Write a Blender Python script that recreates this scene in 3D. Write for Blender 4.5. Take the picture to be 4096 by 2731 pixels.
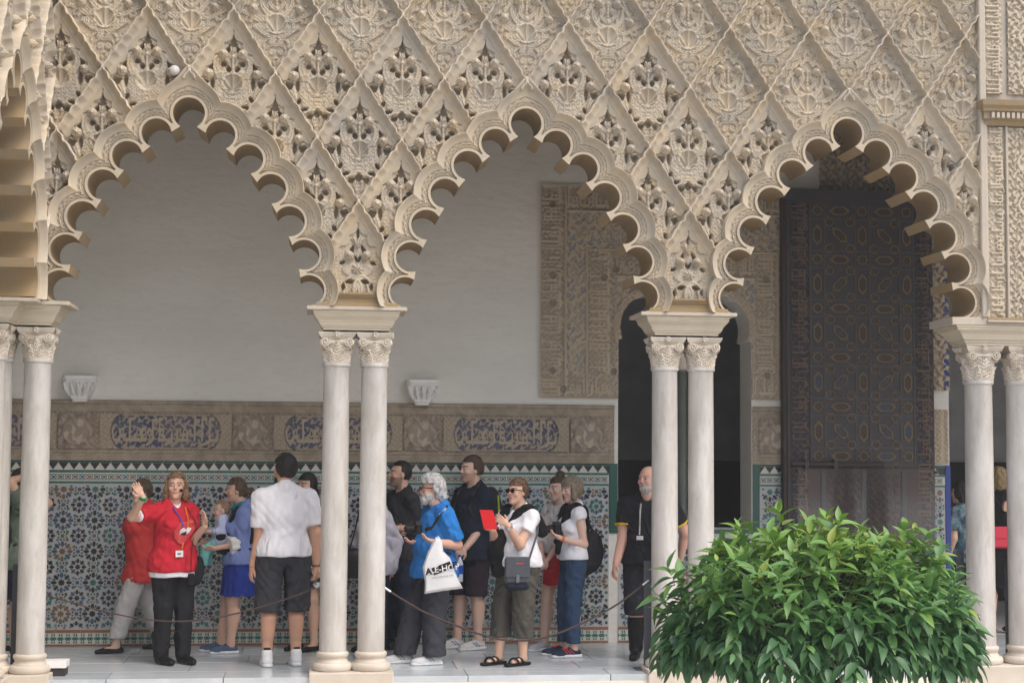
import bpy, math, random, numpy as np
from mathutils import Vector, Matrix
from mathutils.geometry import tessellate_polygon
for o in list(bpy.data.objects): bpy.data.objects.remove(o, do_unlink=True)
scene = bpy.context.scene
COL = scene.collection
rnd = random.Random(7)
nrg = np.random.default_rng(7)
PI = math.pi
# ---------------------------------------------------------------- camera
CAMP = np.array([-0.3143, -13.519, 1.7898]); YAW, PITCH, ROLL, FPX = 0.1193, 0.0703, 0.0068, 6494.4
_f = np.array([math.sin(YAW)*math.cos(PITCH), math.cos(YAW)*math.cos(PITCH), math.sin(PITCH)])
_r0 = np.array([math.cos(YAW), -math.sin(YAW), 0.0]); _u0 = np.cross(_r0, _f)
_r = math.cos(ROLL)*_r0 + math.sin(ROLL)*_u0; _u = -math.sin(ROLL)*_r0 + math.cos(ROLL)*_u0
cam = bpy.data.cameras.new('camera'); camo = bpy.data.objects.new('camera', cam); COL.objects.link(camo)
cam.sensor_width = 36; cam.lens = FPX*36/4096; cam.clip_end = 500; cam.clip_start = 0.1
camo.matrix_world = Matrix(((_r[0], _u[0], -_f[0], CAMP[0]), (_r[1], _u[1], -_f[1], CAMP[1]), (_r[2], _u[2], -_f[2], CAMP[2]), (0, 0, 0, 1)))
scene.camera = camo
def ray(px, py): return _f + _r*(px-2048)/FPX - _u*(py-1365.5)/FPX
def onY(px, py, Y): d = ray(px, py); return CAMP + d*(Y-CAMP[1])/d[1]
def onZ(px, py, Z=0.0): d = ray(px, py); return CAMP + d*(Z-CAMP[2])/d[2]
# ---------------------------------------------------------------- light
world = bpy.data.worlds.new('World'); scene.world = world; world.use_nodes = True
wn = world.node_tree.nodes; wl = world.node_tree.links
sky = wn.new('ShaderNodeTexSky'); sky.sky_type = 'NISHITA'; sky.sun_disc = False
SUN_EL, SUN_AZ = math.radians(56), math.radians(138)
sky.sun_elevation = SUN_EL; sky.sun_rotation = SUN_AZ; sky.air_density = 1.0; sky.dust_density = 4.0; sky.ozone_density = 0.6
wl.new(sky.outputs[0], wn['Background'].inputs[0]); wn['Background'].inputs[1].default_value = 0.15
sun = bpy.data.lights.new('sun', 'SUN'); sun.energy = 0.95; sun.angle = math.radians(60); sun.color = (1.0, 0.975, 0.93)
suno = bpy.data.objects.new('sun', sun); COL.objects.link(suno)
_sd = Vector((math.sin(SUN_AZ)*math.cos(SUN_EL), math.cos(SUN_AZ)*math.cos(SUN_EL), math.sin(SUN_EL)))
suno.rotation_euler = _sd.to_track_quat('Z', 'Y').to_euler()
scene.view_settings.view_transform = 'Standard'; scene.view_settings.look = 'None'
scene.view_settings.gamma = 1.0; scene.view_settings.use_curve_mapping = False; scene.view_settings.exposure = 0.68
# ---------------------------------------------------------------- helpers
def tag(o, label=None, cat=None, group=None, kind=None):
    if label: o['label'] = label
    if cat: o['category'] = cat
    if group: o['group'] = group
    if kind: o['kind'] = kind
    return o
def link(name, me, parent=None, loc=None, mat=None):
    o = bpy.data.objects.new(name, me); COL.objects.link(o)
    if parent is not None: o.parent = parent
    if loc is not None: o.location = loc
    if mat is not None and me is not None and not me.materials: me.materials.append(mat)
    return o
def empty(name, loc=(0, 0, 0), rz=0.0, parent=None):
    o = bpy.data.objects.new(name, None); COL.objects.link(o); o.location = loc; o.rotation_euler = (0, 0, rz)
    o.empty_display_size = 0.1
    if parent is not None: o.parent = parent
    return o
def mesh_np(name, V, F, smooth=True, col=None, mat=None):
    V = np.asarray(V, np.float32); me = bpy.data.meshes.new(name)
    if not isinstance(F, (list, tuple)): F = [F]
    F = [np.asarray(f, np.int32) for f in F if len(f)]
    me.vertices.add(len(V)); me.vertices.foreach_set('co', V.ravel())
    nl = sum(f.size for f in F); npoly = sum(len(f) for f in F)
    me.loops.add(nl); me.polygons.add(npoly)
    me.loops.foreach_set('vertex_index', np.concatenate([f.ravel() for f in F]))
    st = []; c = 0
    for f in F:
        st.append(c + np.arange(len(f))*f.shape[1]); c += f.size
    me.polygons.foreach_set('loop_start', np.concatenate(st).astype(np.int32))
    me.polygons.foreach_set('use_smooth', np.full(npoly, bool(smooth)))
    me.update(calc_edges=True); me.validate()
    if col is not None and len(me.vertices) == len(col):
        a = me.color_attributes.new('col', 'FLOAT_COLOR', 'POINT')
        c4 = np.ones((len(V), 4), np.float32); c4[:, :col.shape[1]] = col; a.data.foreach_set('color', c4.ravel())
    if mat: me.materials.append(mat)
    return me
class MB:
    """collects polygons, builds one mesh"""
    def __init__(s): s.v = []; s.f = []
    def add(s, V, F):
        n = len(s.v); s.v += [tuple(map(float, p)) for p in V]; s.f += [tuple(int(i)+n for i in f) for f in F]; return s
    def box(s, a, b):
        (x0, y0, z0), (x1, y1, z1) = a, b
        return s.add([(x0,y0,z0),(x1,y0,z0),(x1,y1,z0),(x0,y1,z0),(x0,y0,z1),(x1,y0,z1),(x1,y1,z1),(x0,y1,z1)],
                     [(0,3,2,1),(4,5,6,7),(0,1,5,4),(1,2,6,5),(2,3,7,6),(3,0,4,7)])
    def bar(s, a, b, w, t, up=(0, 0, 1)):
        a = Vector(a); b = Vector(b); d = (b-a).normalized(); sd = d.cross(Vector(up)).normalized(); u = sd.cross(d)
        P = []
        for c in (a, b):
            for i, j in ((-1,-1),(1,-1),(1,1),(-1,1)): P.append(c + sd*w*i/2 + u*t*j/2)
        return s.add(P, [(0,3,2,1),(4,5,6,7),(0,1,5,4),(1,2,6,5),(2,3,7,6),(3,0,4,7)])
    def tube(s, pts, r, n=8, cap=True):
        pts = [Vector(p) for p in pts]; rs = r if hasattr(r, '__len__') else [r]*len(pts); V = []; F = []
        ref = Vector((0, 0, 1))
        for i, p in enumerate(pts):
            d = (pts[min(i+1, len(pts)-1)] - pts[max(i-1, 0)]).normalized()
            if abs(d.dot(ref)) > .95: ref = Vector((1, 0, 0)) if abs(d.x) < .9 else Vector((0, 1, 0))
            a = d.cross(ref).normalized(); b = a.cross(d)
            for k in range(n): t = 2*PI*k/n; V.append(p + a*math.cos(t)*rs[i] + b*math.sin(t)*rs[i])
        for i in range(len(pts)-1):
            for k in range(n): k2 = (k+1) % n; F.append((i*n+k, i*n+k2, (i+1)*n+k2, (i+1)*n+k))
        if cap: F.append(tuple(range(n))[::-1]); F.append(tuple((len(pts)-1)*n+k for k in range(n)))
        return s.add(V, F)
    def lathe(s, prof, n=32, c=(0, 0, 0), caps=True):
        V = [(c[0]+r*math.cos(2*PI*k/n), c[1]+r*math.sin(2*PI*k/n), c[2]+z) for r, z in prof for k in range(n)]
        F = [(i*n+k, i*n+(k+1) % n, (i+1)*n+(k+1) % n, (i+1)*n+k) for i in range(len(prof)-1) for k in range(n)]
        if caps: F.append(tuple(range(n))[::-1]); F.append(tuple((len(prof)-1)*n+k for k in range(n)))
        return s.add(V, F)
    def prism(s, poly, y0, y1, ax='y'):
        """extrude a 2-D polygon (x,z) from y0 to y1 (front face y0)"""
        n = len(poly); m = (lambda x, z, y: (x, y, z)) if ax == 'y' else ((lambda x, z, y: (y, x, z)) if ax == 'x' else (lambda x, z, y: (x, z, y)))
        V = [m(x, z, y0) for x, z in poly] + [m(x, z, y1) for x, z in poly]
        F = [tuple(range(n)), tuple(range(2*n-1, n-1, -1))] + [(i, i+n, (i+1) % n+n, (i+1) % n) for i in range(n)]
        return s.add(V, F)
    def mesh(s, name, mat=None, smooth=False, bevel=0):
        me = bpy.data.meshes.new(name); me.from_pydata(s.v, [], s.f)
        import bmesh
        bm = bmesh.new(); bm.from_mesh(me); bmesh.ops.recalc_face_normals(bm, faces=bm.faces)
        if bevel: bmesh.ops.bevel(bm, geom=bm.edges[:], offset=bevel, segments=1, affect='EDGES', clamp_overlap=True)
        bm.to_mesh(me); bm.free()
        if smooth: me.polygons.foreach_set('use_smooth', np.full(len(me.polygons), True)); me.set_sharp_from_angle(angle=math.radians(40))
        if mat: me.materials.append(mat)
        return me
    def obj(s, name, mat=None, parent=None, smooth=False, loc=None, bevel=0): return link(name, s.mesh(name, mat, smooth, bevel), parent, loc)
def copy_tree(o, parent=None, loc=None, rz=None):
    kids = [c for c in bpy.data.objects if c.parent == o]
    c = o.copy(); COL.objects.link(c)
    if parent is not None: c.parent = parent
    if loc is not None: c.location = loc
    if rz is not None: c.rotation_euler = (0, 0, rz)
    for k in kids: copy_tree(k, c)
    return c
# ---------------------------------------------------------------- materials
def mat(name, base, rough=0.7, spec=0.3, var=None, vs=4.0, var2=None, vs2=25.0, amt=0.6, amt2=0.5, bump=0.0, bs=60.0, attr=False, attrmul=False, metal=0.0, coat=0.0, stretch=None, contrast=0.25, sss=0.0, trans=0.0, tint=0.0, fold=0.0):
    m = bpy.data.materials.new(name); m.use_nodes = True; nt = m.node_tree; N = nt.nodes; Lk = nt.links; b = N['Principled BSDF']
    b.inputs['Roughness'].default_value = rough; b.inputs['Specular IOR Level'].default_value = spec; b.inputs['Metallic'].default_value = metal
    if coat: b.inputs['Coat Weight'].default_value = coat; b.inputs['Coat Roughness'].default_value = .08
    tc = N.new('ShaderNodeTexCoord'); src = tc.outputs['Object']
    oi = N.new('ShaderNodeObjectInfo'); ad = N.new('ShaderNodeVectorMath'); ad.operation = 'MULTIPLY_ADD'
    Lk.new(oi.outputs['Location'], ad.inputs[0]); ad.inputs[1].default_value = (1.7, 1.3, 1.1); Lk.new(src, ad.inputs[2]); src = ad.outputs[0]
    if stretch:
        mp = N.new('ShaderNodeMapping'); mp.inputs['Scale'].default_value = stretch; Lk.new(src, mp.inputs[0]); src = mp.outputs[0]
    def noise(sc, det=6, rg=.6):
        n = N.new('ShaderNodeTexNoise'); n.inputs['Scale'].default_value = sc; n.inputs['Detail'].default_value = det; n.inputs['Roughness'].default_value = rg; Lk.new(src, n.inputs['Vector']); return n.outputs['Fac']
    def ramp(fac, lo, hi):
        r = N.new('ShaderNodeMapRange'); r.inputs[1].default_value = lo; r.inputs[2].default_value = hi; Lk.new(fac, r.inputs[0]); return r.outputs[0]
    rgb = N.new('ShaderNodeRGB'); rgb.outputs[0].default_value = (*base, 1); cur = rgb.outputs[0]
    if attr or attrmul:
        at = N.new('ShaderNodeVertexColor'); at.layer_name = 'col'
        if attr: cur = at.outputs[0]
        else:
            mx = N.new('ShaderNodeMix'); mx.data_type = 'RGBA'; mx.blend_type = 'MULTIPLY'; mx.inputs[0].default_value = 1; Lk.new(cur, mx.inputs[6]); Lk.new(at.outputs[0], mx.inputs[7]); cur = mx.outputs[2]
    def mixc(fac, a, c, k):
        mu = N.new('ShaderNodeMath'); mu.operation = 'MULTIPLY'; Lk.new(fac, mu.inputs[0]); mu.inputs[1].default_value = k
        mx = N.new('ShaderNodeMix'); mx.data_type = 'RGBA'; Lk.new(mu.outputs[0], mx.inputs[0]); Lk.new(a, mx.inputs[6]); mx.inputs[7].default_value = (*c, 1); return mx.outputs[2]
    if var: cur = mixc(ramp(noise(vs), .5-contrast/2, .5+contrast/2+.1), cur, var, amt)
    if var2: cur = mixc(ramp(noise(vs2, 8, .7), .5, .5+contrast), cur, var2, amt2)
    if tint:
        hs = N.new('ShaderNodeHueSaturation'); 
        for inp, lo, hi, mul in (('Saturation', 1-tint*1.2, 1+tint*1.6, 7.31), ('Value', 1-tint*.8, 1+tint*.7, 3.77)):
            fr = N.new('ShaderNodeMath'); fr.operation = 'MULTIPLY'; Lk.new(oi.outputs['Random'], fr.inputs[0]); fr.inputs[1].default_value = mul
            fc = N.new('ShaderNodeMath'); fc.operation = 'FRACT'; Lk.new(fr.outputs[0], fc.inputs[0]); r = N.new('ShaderNodeMapRange'); r.inputs[3].default_value = lo; r.inputs[4].default_value = hi; Lk.new(fc.outputs[0], r.inputs[0]); Lk.new(r.outputs[0], hs.inputs[inp])
        Lk.new(cur, hs.inputs['Color']); cur = hs.outputs[0]
    Lk.new(cur, b.inputs['Base Color'])
    if bump:
        bp = N.new('ShaderNodeBump'); bp.inputs['Strength'].default_value = 1; bp.inputs['Distance'].default_value = bump; Lk.new(noise(bs, 8, .65), bp.inputs['Height']); Lk.new(bp.outputs[0], b.inputs['Normal'])
        if fold:
            fn_ = N.new('ShaderNodeTexNoise'); fn_.inputs['Scale'].default_value = 5.5; fn_.inputs['Detail'].default_value = 4; fn_.inputs['Roughness'].default_value = .45; fn_.inputs['Distortion'].default_value = 1.6; fn_.noise_type = 'RIDGED_MULTIFRACTAL' if hasattr(fn_, 'noise_type') else 'FBM'; Lk.new(src, fn_.inputs['Vector'])
            b2 = N.new('ShaderNodeBump'); b2.inputs['Strength'].default_value = 1; b2.inputs['Distance'].default_value = fold; Lk.new(fn_.outputs['Fac'], b2.inputs['Height']); Lk.new(bp.outputs[0], b2.inputs['Normal']); Lk.new(b2.outputs[0], b.inputs['Normal'])
    if sss: b.inputs['Subsurface Weight'].default_value = sss; b.inputs['Subsurface Radius'].default_value = (.01, .004, .002)
    if trans: b.inputs['Transmission Weight'].default_value = trans
    return m
M = {}
M['stucco'] = mat('carved_stucco', (.545,.47,.36), .85, .2, (.385,.35,.30), 3.2, (.57,.44,.28), 4.5, .85, .55, bump=.0018, bs=110, attrmul=True, tint=.05, contrast=.14)
M['stucco2'] = mat('arch_stucco', (.54,.46,.34), .85, .2, (.37,.335,.285), 4.0, (.56,.43,.27), 5, .9, .65, bump=.002, bs=70, attrmul=True)
M['stone_plain'] = mat('plain_stone', (.53,.465,.375), .85, .2, (.42,.385,.33), 3, (.62,.57,.49), 22, .6, .4, bump=.003, bs=80)
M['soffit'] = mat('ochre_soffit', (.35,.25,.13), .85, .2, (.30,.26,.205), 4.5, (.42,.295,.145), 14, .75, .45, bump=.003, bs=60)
M['marble'] = mat('white_marble', (.62,.605,.575), .38, .4, (.42,.39,.34), 3.8, (.33,.32,.30), 9, .95, .65, bump=.0015, bs=40, stretch=(2.2, 2.2, .55), contrast=.3)
M['basestone'] = mat('warm_marble', (.63,.57,.485), .5, .35, (.50,.43,.345), 5, (.72,.68,.62), 20, .6, .4, bump=.0015, bs=60)
M['impost'] = mat('cream_stone', (.60,.54,.42), .55, .35, (.49,.42,.31), 3, (.68,.64,.56), 16, .6, .4, bump=.0015, bs=60, stretch=(1, 1, 3))
M['capital'] = mat('carved_marble', (.66,.60,.51), .6, .3, (.50,.42,.32), 9, (.78,.74,.68), 40, .65, .4, bump=.002, bs=90)
# ---------------------------------------------------------------- arcade geometry
BAY = 2.77; HA = BAY/8; HH = 0.5216; YF = -0.233; YB = 0.262; ZS = 3.0
ELEN = math.hypot(HA, HH)
LOBES = [(0.0, 4.555, .128), (.256, 4.383, .119), (.484, 4.190, .120), (.671, 3.950, .122), (.825, 3.686, .124), (.949, 3.415, .123), (.993, 3.125, .124)]
LSC = [1.0, 1.0, 1.0, 1.0, .98, .86, .78]
DCR = 0.142
def full_lobes():
    L = [(-x, z, r, s) for (x, z, r), s in zip(LOBES[::-1], LSC[::-1])][:-1]
    return L + [(x, z, r, s) for (x, z, r), s in zip(LOBES, LSC)]
FL = full_lobes()          # left spring -> apex -> right spring
def arch_level(delta, n=60):
    """outline of the lobed opening grown by delta, one (n)-sample arc per lobe"""
    pts = []; ang = []
    for i, (cx, cz, r, s) in enumerate(FL):
        c = np.array([cx, cz]); R0 = r; R = r + delta*s
        def lim(j, which, lvl0):
            o = np.array(FL[j][:2]); v = o - c; D = np.linalg.norm(v); mid = (c+o)/2; nrm = np.array([-v[1], v[0]])/D
            tocen = np.array([0, 3.75]) - mid
            if nrm @ tocen < 0: nrm = -nrm
            if lvl0: t = .056; hc = math.sqrt(max(R0*R0 - t*t, 1e-6)); p = c + (v/D)*hc + nrm*t
            else:
                Rj = FL[j][2] + delta*FL[j][3]; a = (R*R - Rj*Rj + D*D)/(2*D)
                p = c + (v/D)*a - nrm*math.sqrt(max(R*R - a*a, 0)) if R > abs(a) else c + (v/D)*R
            return math.atan2(p[1]-c[1], p[0]-c[0])
        res = []
        for lvl0 in (True, False):
            if i == 0:
                a0 = math.atan2((ZS - cz), math.sqrt(max(R0**2-(ZS-cz)**2, 0)) * (.25 if lvl0 else -1)) if lvl0 else math.pi - math.asin(max(-1, (ZS-cz)/R))
                if lvl0: a0 = 2*PI - math.acos(max(-1, min(1, .02/R0))) if False else -PI/2 + .17
            else: a0 = lim(i-1, 0, lvl0)
            if i == len(FL)-1:
                a1 = (-PI/2 - .17) if lvl0 else math.asin(max(-1, (ZS-cz)/R))
            else: a1 = lim(i+1, 1, lvl0)
            # arcs run over the top (outward side): from left limit clockwise to right limit
            out = math.atan2(cz - 3.75 + .25, cx) if abs(cx) > .01 else PI/2
            def unwrap(a):
                while a - out > PI: a -= 2*PI
                while a - out < -PI: a += 2*PI
                return a
            res.append((unwrap(a0), unwrap(a1)))
        (A0, A1), (B0, B1) = res
        hi0, lo0 = max(A0, A1), min(A0, A1); hi1, lo1 = max(B0, B1), min(B0, B1)
        th = np.linspace(hi0, lo0, n)
        if delta > 0: th = np.clip(th, lo1, hi1)
        Rr = np.full(n, R)
        if abs(cx) < .01 and delta > .07: Rr = Rr + .115*(delta-.07)/.072*np.exp(-np.abs((th-PI/2)/.24)**1.3)
        pts.append(np.stack([cx + Rr*np.cos(th), cz + Rr*np.sin(th)], -1))
    P = np.concatenate(pts)
    P[:, 1] = np.maximum(P[:, 1], ZS)
    return P
_cent = np.array([[a, b] for a, b, _, _ in FL]); _rad = np.array([r for _, _, r, _ in FL]); _scl = np.array([s for *_, s in FL])
def arch_d(x, z):
    """signed distance-like value to the opening in units of delta (negative inside)"""
    d = np.full(x.shape, 9.0)
    for (cx, cz, r, s) in FL: d = np.minimum(d, (np.hypot(x-cx, z-cz) - r)/s)
    d = np.where((z < 3.13) & (np.abs(x) < 1.118), np.minimum(d, -.01), d)
    # inner polygon through lobe centres
    ins = np.zeros(x.shape, bool); pc = np.vstack([[-1.0, 2.0], _cent, [1.0, 2.0]])
    j = len(pc)-1
    for i in range(len(pc)):
        xi, zi = pc[i]; xj, zj = pc[j]
        cnd = ((zi > z) != (zj > z)) & (x < (xj-xi)*(z-zi)/(zj-zi+1e-12)+xi); ins ^= cnd; j = i
    d[ins] = np.minimum(d[ins], -.01)
    lo = z < 3.13
    d2 = (np.abs(np.abs(x)) - 1.118)/.78
    return np.where(lo, np.maximum(np.minimum(d, d2), -.05), d)
def sst(x, a, w): t = np.clip((x-a)/w+.5, 0, 1); return t*t*(3-2*t)
def segdist(X, Y, pts):
    d = np.full(X.shape, 9.0); tt = np.zeros(X.shape); n = len(pts)-1
    for i in range(n):
        (x0, y0), (x1, y1) = pts[i], pts[i+1]; dx, dy = x1-x0, y1-y0; l2 = dx*dx+dy*dy+1e-12
        t = np.clip(((X-x0)*dx+(Y-y0)*dy)/l2, 0, 1); dd = np.hypot(X-x0-t*dx, Y-y0-t*dy)
        m = dd < d; d = np.where(m, dd, d); tt = np.where(m, (i+t)/n, tt)
    return d, tt
def spiral(cx, cy, r0, r1, a0, turns, n=22):
    return [(cx+(r0+(r1-r0)*i/n)*math.cos(a0+2*PI*turns*i/n), cy+(r0+(r1-r0)*i/n)*math.sin(a0+2*PI*turns*i/n)) for i in range(n+1)]
def bez(p0, p1, p2, n=10): return [((1-t)**2*p0[0]+2*t*(1-t)*p1[0]+t*t*p2[0], (1-t)**2*p0[1]+2*t*(1-t)*p1[1]+t*t*p2[1]) for t in [i/n for i in range(n+1)]]
def arab(X, Y, s, ph=0.0):
    """carved arabesque relief: interlaced scroll bands, 0..1"""
    u = X*s + .9*np.sin(Y*s*.83+ph) + .4*np.sin(X*s*1.7-Y*s*.6); v = Y*s + .9*np.sin(X*s*.91+1.3+ph) + .4*np.cos(Y*s*1.9+X*s*.5)
    return np.clip(.5 + 1.4*np.sin(u)*np.sin(v) + .5*np.sin(2.1*u+v), 0, 1)
GRID = 0.0044
def cell_height(X, Y, kind, seed=0):
    rg = np.random.default_rng(seed); ax = np.abs(X); jit = lambda k: 1+rg.normal()*k
    e = (Y*HA - ax*HH)/ELEN; s = (ax*HA + Y*HH)/ELEN; e2 = ((2*HH-Y)*HA - ax*HH)/ELEN
    wob = .003*np.sin(s*37+seed)+.002*np.sin(s*91+2*seed+X*5)
    solid = kind[0] == 'S'
    per = .0895; sc = np.abs(np.sin(PI*(s-.02)/per)); e_raw = e; e = e + .009*(sc-.5) + wob
    sc2 = np.abs(np.sin(PI*(s-.02)/.125))
    field = -.030 if not solid else -.034
    H = np.full(X.shape, field)
    ar = arab(ax, Y, 95, seed*.7); ar2 = arab(ax, Y, 150, 2+seed)
    H += .003*ar
    dots = (np.sin(e_raw*420+seed)*np.sin(s*400) > .25)*1.0
    holes = np.zeros(X.shape, bool)
    def raise_(mask_h): nonlocal H; H = np.maximum(H, mask_h)
    def disc(cx, cy, rx, ry, h, k=1.0):
        d = ((ax-cx)/rx)**2 + ((Y-cy)/ry)**2; raise_(np.where(d < 1, field + h*np.sqrt(np.clip(1-d, 0, 1))**k, -9))
    def plate(cx, cy, rx, ry, h, rot=0.0):
        c, s_ = math.cos(rot), math.sin(rot); u = (ax-cx)*c+(Y-cy)*s_; v = -(ax-cx)*s_+(Y-cy)*c
        d = (u/rx)**2+(v/ry)**2; raise_(np.where(d < 1.15, field + h*sst(-d, -1.0, .3), -9)); return d
    def stroke(pts, w0, w1, h, grooved=True):
        d, t = segdist(ax, Y, pts); w = w0+(w1-w0)*t
        hh = field + h*np.clip((1-(d/w)**2)*2.2, 0, 1)**.6 - (.007*np.exp(-(d/.0035)**2) if grooved else 0)
        raise_(np.where(d < w, hh, -9))
    def hole(cx, cy, rx, ry, rot=0.0, p=1.6):
        c, s_ = math.cos(rot), math.sin(rot); u = (ax-cx)*c+(Y-cy)*s_; v = -(ax-cx)*s_+(Y-cy)*c
        holes[(np.abs(u/rx)**p+np.abs(v/ry)**p) < 1] = True
    knobs = []
    base = kind[0] == 'B'
    if kind[0] == 'P':
        plate(0, .335, .05, .085, .012); plate(.0, .665, .155, .185, .016); H += np.where(((ax/.155)**2+((Y-.665)/.185)**2 < 1), .006*(ar2 > .5), 0)
        # fan palmette
        d = np.hypot(ax, Y-.375); a = np.arctan2(ax, .375-Y); fan = (d < .075) & (np.abs(a) < .75); H = np.where(fan, np.maximum(H, field+.022+.007*np.cos(a*15)), H)
        stroke([(0, .38), (0, .52)], .009, .007, .032, False); disc(0, .392, .02, .02, .04); disc(0, .472, .017, .017, .036)
        stroke(spiral(.045, .425, .004, .022, 0, 1.2), .008, .009, .026); stroke(bez((.03, .44), (.03, .50), (.005, .52)), .012, .006, .026)
        stroke(bez((.125, .405), (.165, .43), (.115, .56)), .030, .026, .026); stroke(spiral(.10, .545, .004, .03, 1, 1.3), .009, .010, .032)
        stroke(bez((.235, .60), (.20, .66), (.175, .75)), .034, .016, .022)
        d = np.hypot(ax, Y-.612); a = np.arctan2(ax, .675-Y); df = np.hypot(ax, Y-.675)
        H = np.where(d < .078, field-.026+.030*(d/.078)**2+.030*np.clip(1-np.abs(np.sin(a*5.0))*1.15, 0, 1)*np.clip(df/.04, 0, 1), H)
        raise_(np.where(np.abs(d-.083) < .009, field+.030-.008*np.abs(np.sin(a*9)), -9))
        for cx, cy in ((.105, .715), (.065, .775)): disc(cx, cy, .028, .028, .024); 
        stroke(bez((0, .80), (.06, .80), (.125, .84)), .02, .016, .024); stroke(spiral(.03, .875, .003, .02, 0, 1.1), .008, .008, .026); stroke([(.035, .89), (.02, .95)], .014, .008, .022)
        hole(0, .258, .026, .055, 0, 1.2); hole(0, .288, .040, .024, 0, 1.1); hole(.052, .350, .020, .054, -.45); hole(.075, .447, .027, .024, .7); hole(.036, .492, .022, .032, .3)
        hole(.178, .468, .018, .052, -.1); hole(.236, .616, .042, .036, .5, 1.3); hole(.165, .606, .017, .058, .05); hole(.152, .74, .018, .028, -.5)
        hole(.114, .808, .042, .016, .25); hole(0, .838, .030, .030, .785, 4); hole(.060, .860, .029, .026, .5)
        knobs = [(.078, .372, .040), (.196, .535, .041)]
    elif solid:
        plate(0, .63, .13, .13, .012)
        stroke([(0, .33), (0, .51)], .011, .008, .030, True); disc(0, .345, .02, .02, .032); disc(0, .50, .018, .018, .034)
        stroke(bez((.012, .50), (.09, .45), (.035, .395)), .022, .012, .024); stroke(spiral(.052, .400, .004, .026, 2, 1.3), .009, .011, .030)
        stroke(bez((.045, .555), (.14, .50), (.125, .40)), .028, .012, .024); stroke(spiral(.115, .575, .004, .034, 1, 1.4), .010, .012, .026)
        stroke(bez((.13, .60), (.22, .58), (.20, .50)), .022, .018, .022); stroke(spiral(.165, .645, .004, .026, 0, 1.4), .009, .010, .024)
        stroke(bez((.02, .735), (.10, .73), (.165, .66)), .016, .010, .024); stroke(spiral(.04, .775, .004, .028, 2.5, 1.4), .010, .010, .024); stroke(spiral(.036, .86, .004, .024, 2.5, 1.4), .009, .010, .022)
        stroke(bez((.0, .80), (.06, .80), (.07, .83)), .012, .008, .02); stroke(bez((.12, .30), (.10, .26), (.03, .27)), .024, .016, .022)
        stroke(bez((.05, .29), (.05, .25), (0, .24)), .018, .014, .026); stroke(bez((.18, .43), (.15, .38), (.12, .36)), .022, .018, .022); stroke(bez((.27, .53), (.24, .56), (.18, .57)), .016, .012, .022)
        stroke(bez((.075, .70), (.15, .72), (.135, .60)), .018, .012, .022); stroke(spiral(.085, .66, .004, .022, .5, 1.3), .008, .009, .024); stroke(bez((.03, .42), (.10, .47), (.07, .53)), .016, .010, .02)
        stroke(bez((.16, .47), (.19, .44), (.235, .47)), .014, .010, .022); stroke(bez((.215, .545), (.26, .575), (.24, .615)), .014, .009, .02); stroke(spiral(.215, .60, .004, .02, 3, 1.2), .007, .008, .022)
        stroke(bez((.06, .745), (.11, .77), (.10, .82)), .013, .008, .02); stroke(bez((.10, .30), (.15, .33), (.155, .38)), .014, .010, .022); stroke(bez((.0, .90), (.03, .92), (.012, .96)), .012, .007, .018); stroke(bez((.0, .16), (.035, .19), (.02, .225)), .016, .01, .02)
        stroke(spiral(.065, .235, .004, .02, 1, 1.2), .007, .008, .02); stroke(spiral(.235, .525, .003, .018, 2, 1.2), .007, .007, .02)
        d = np.hypot(ax, Y-.625); a = np.arctan2(ax, .705-Y); df = np.hypot(ax, Y-.705)
        H = np.where(d < .080, field-.016+.026*(d/.08)**2+.024*np.clip(1-np.abs(np.sin(a*5.0))*1.15, 0, 1)*np.clip(df/.05, 0, 1), H)
        raise_(np.where(np.abs(d-.083) < .008, field+.030-.010*np.abs(np.sin(a*9)), -9)); disc(.018, .70, .013, .013, .02)
        knobs = [(.078, .348, .037), (.19, .505, .038)]
    else:
        plate(0, .56, .125, .06, .018); disc(0, .555, .05, .05, .05); H += np.where(np.hypot(ax, Y-.555) < .05, .008*np.cos(8*np.arctan2(X, Y-.555)), 0)
        d = np.hypot(ax, Y-.385); a = np.arctan2(ax, .385-Y); fan = (d < .10) & (np.abs(a) < .6); H = np.where(fan, np.maximum(H, field+.026+.008*np.cos(a*18)), H)
        stroke(bez((.02, .62), (.09, .62), (.10, .74)), .03, .02, .026); stroke(bez((0, .66), (.03, .70), (.02, .76)), .03, .02, .032)
        hole(.05, .40, .016, .05, -.4); hole(.012, .47, .012, .03, .4); hole(.125, .50, .028, .016, .5); hole(.065, .655, .035, .020, .3); hole(0, .26, .012, .05, 0, 1.3); hole(.115, .70, .016, .03, 0)
        knobs = [(.07, .44, .037)]
    if kind.endswith('w'):    # weathered: erode relief
        sm = H.copy()
        for _ in range(6):
            sm[1:-1, 1:-1] = .25*(sm[:-2, 1:-1]+sm[2:, 1:-1]+sm[1:-1, :-2]+sm[1:-1, 2:])
        wm = np.exp(-((X/.16)**2+((Y-.68)/.2)**2)**2); H = H*(1-wm)+(sm+.014*nrg.random(H.shape)*.6)*wm
    fine = arab(ax, Y, 210, 1+seed); H = H + np.where(np.hypot(ax, Y-.61) < .095, 0, .0045*(fine > .5)-.002)
    for kx, ky, kr in knobs:
        for sx in (-1, 1):
            r_ = kr*jit(.04); dd = np.hypot(X-sx*kx, Y-ky); a = np.arctan2(X-sx*kx, Y-ky)
            k = field + .016 + .060*np.sqrt(np.clip(1-(dd/r_)**2, 0, 1))**1.1 + .010*np.exp(-(dd/.010)**2) - .020*(1-np.abs(np.sin(4*a+seed)))**1.5*np.clip(1-np.abs(dd/r_-.5)/.5, 0, 1)
            H = np.where(dd < r_, k, H); holes &= ~(dd < r_)
    H = np.where(holes, -.105, H)
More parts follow.
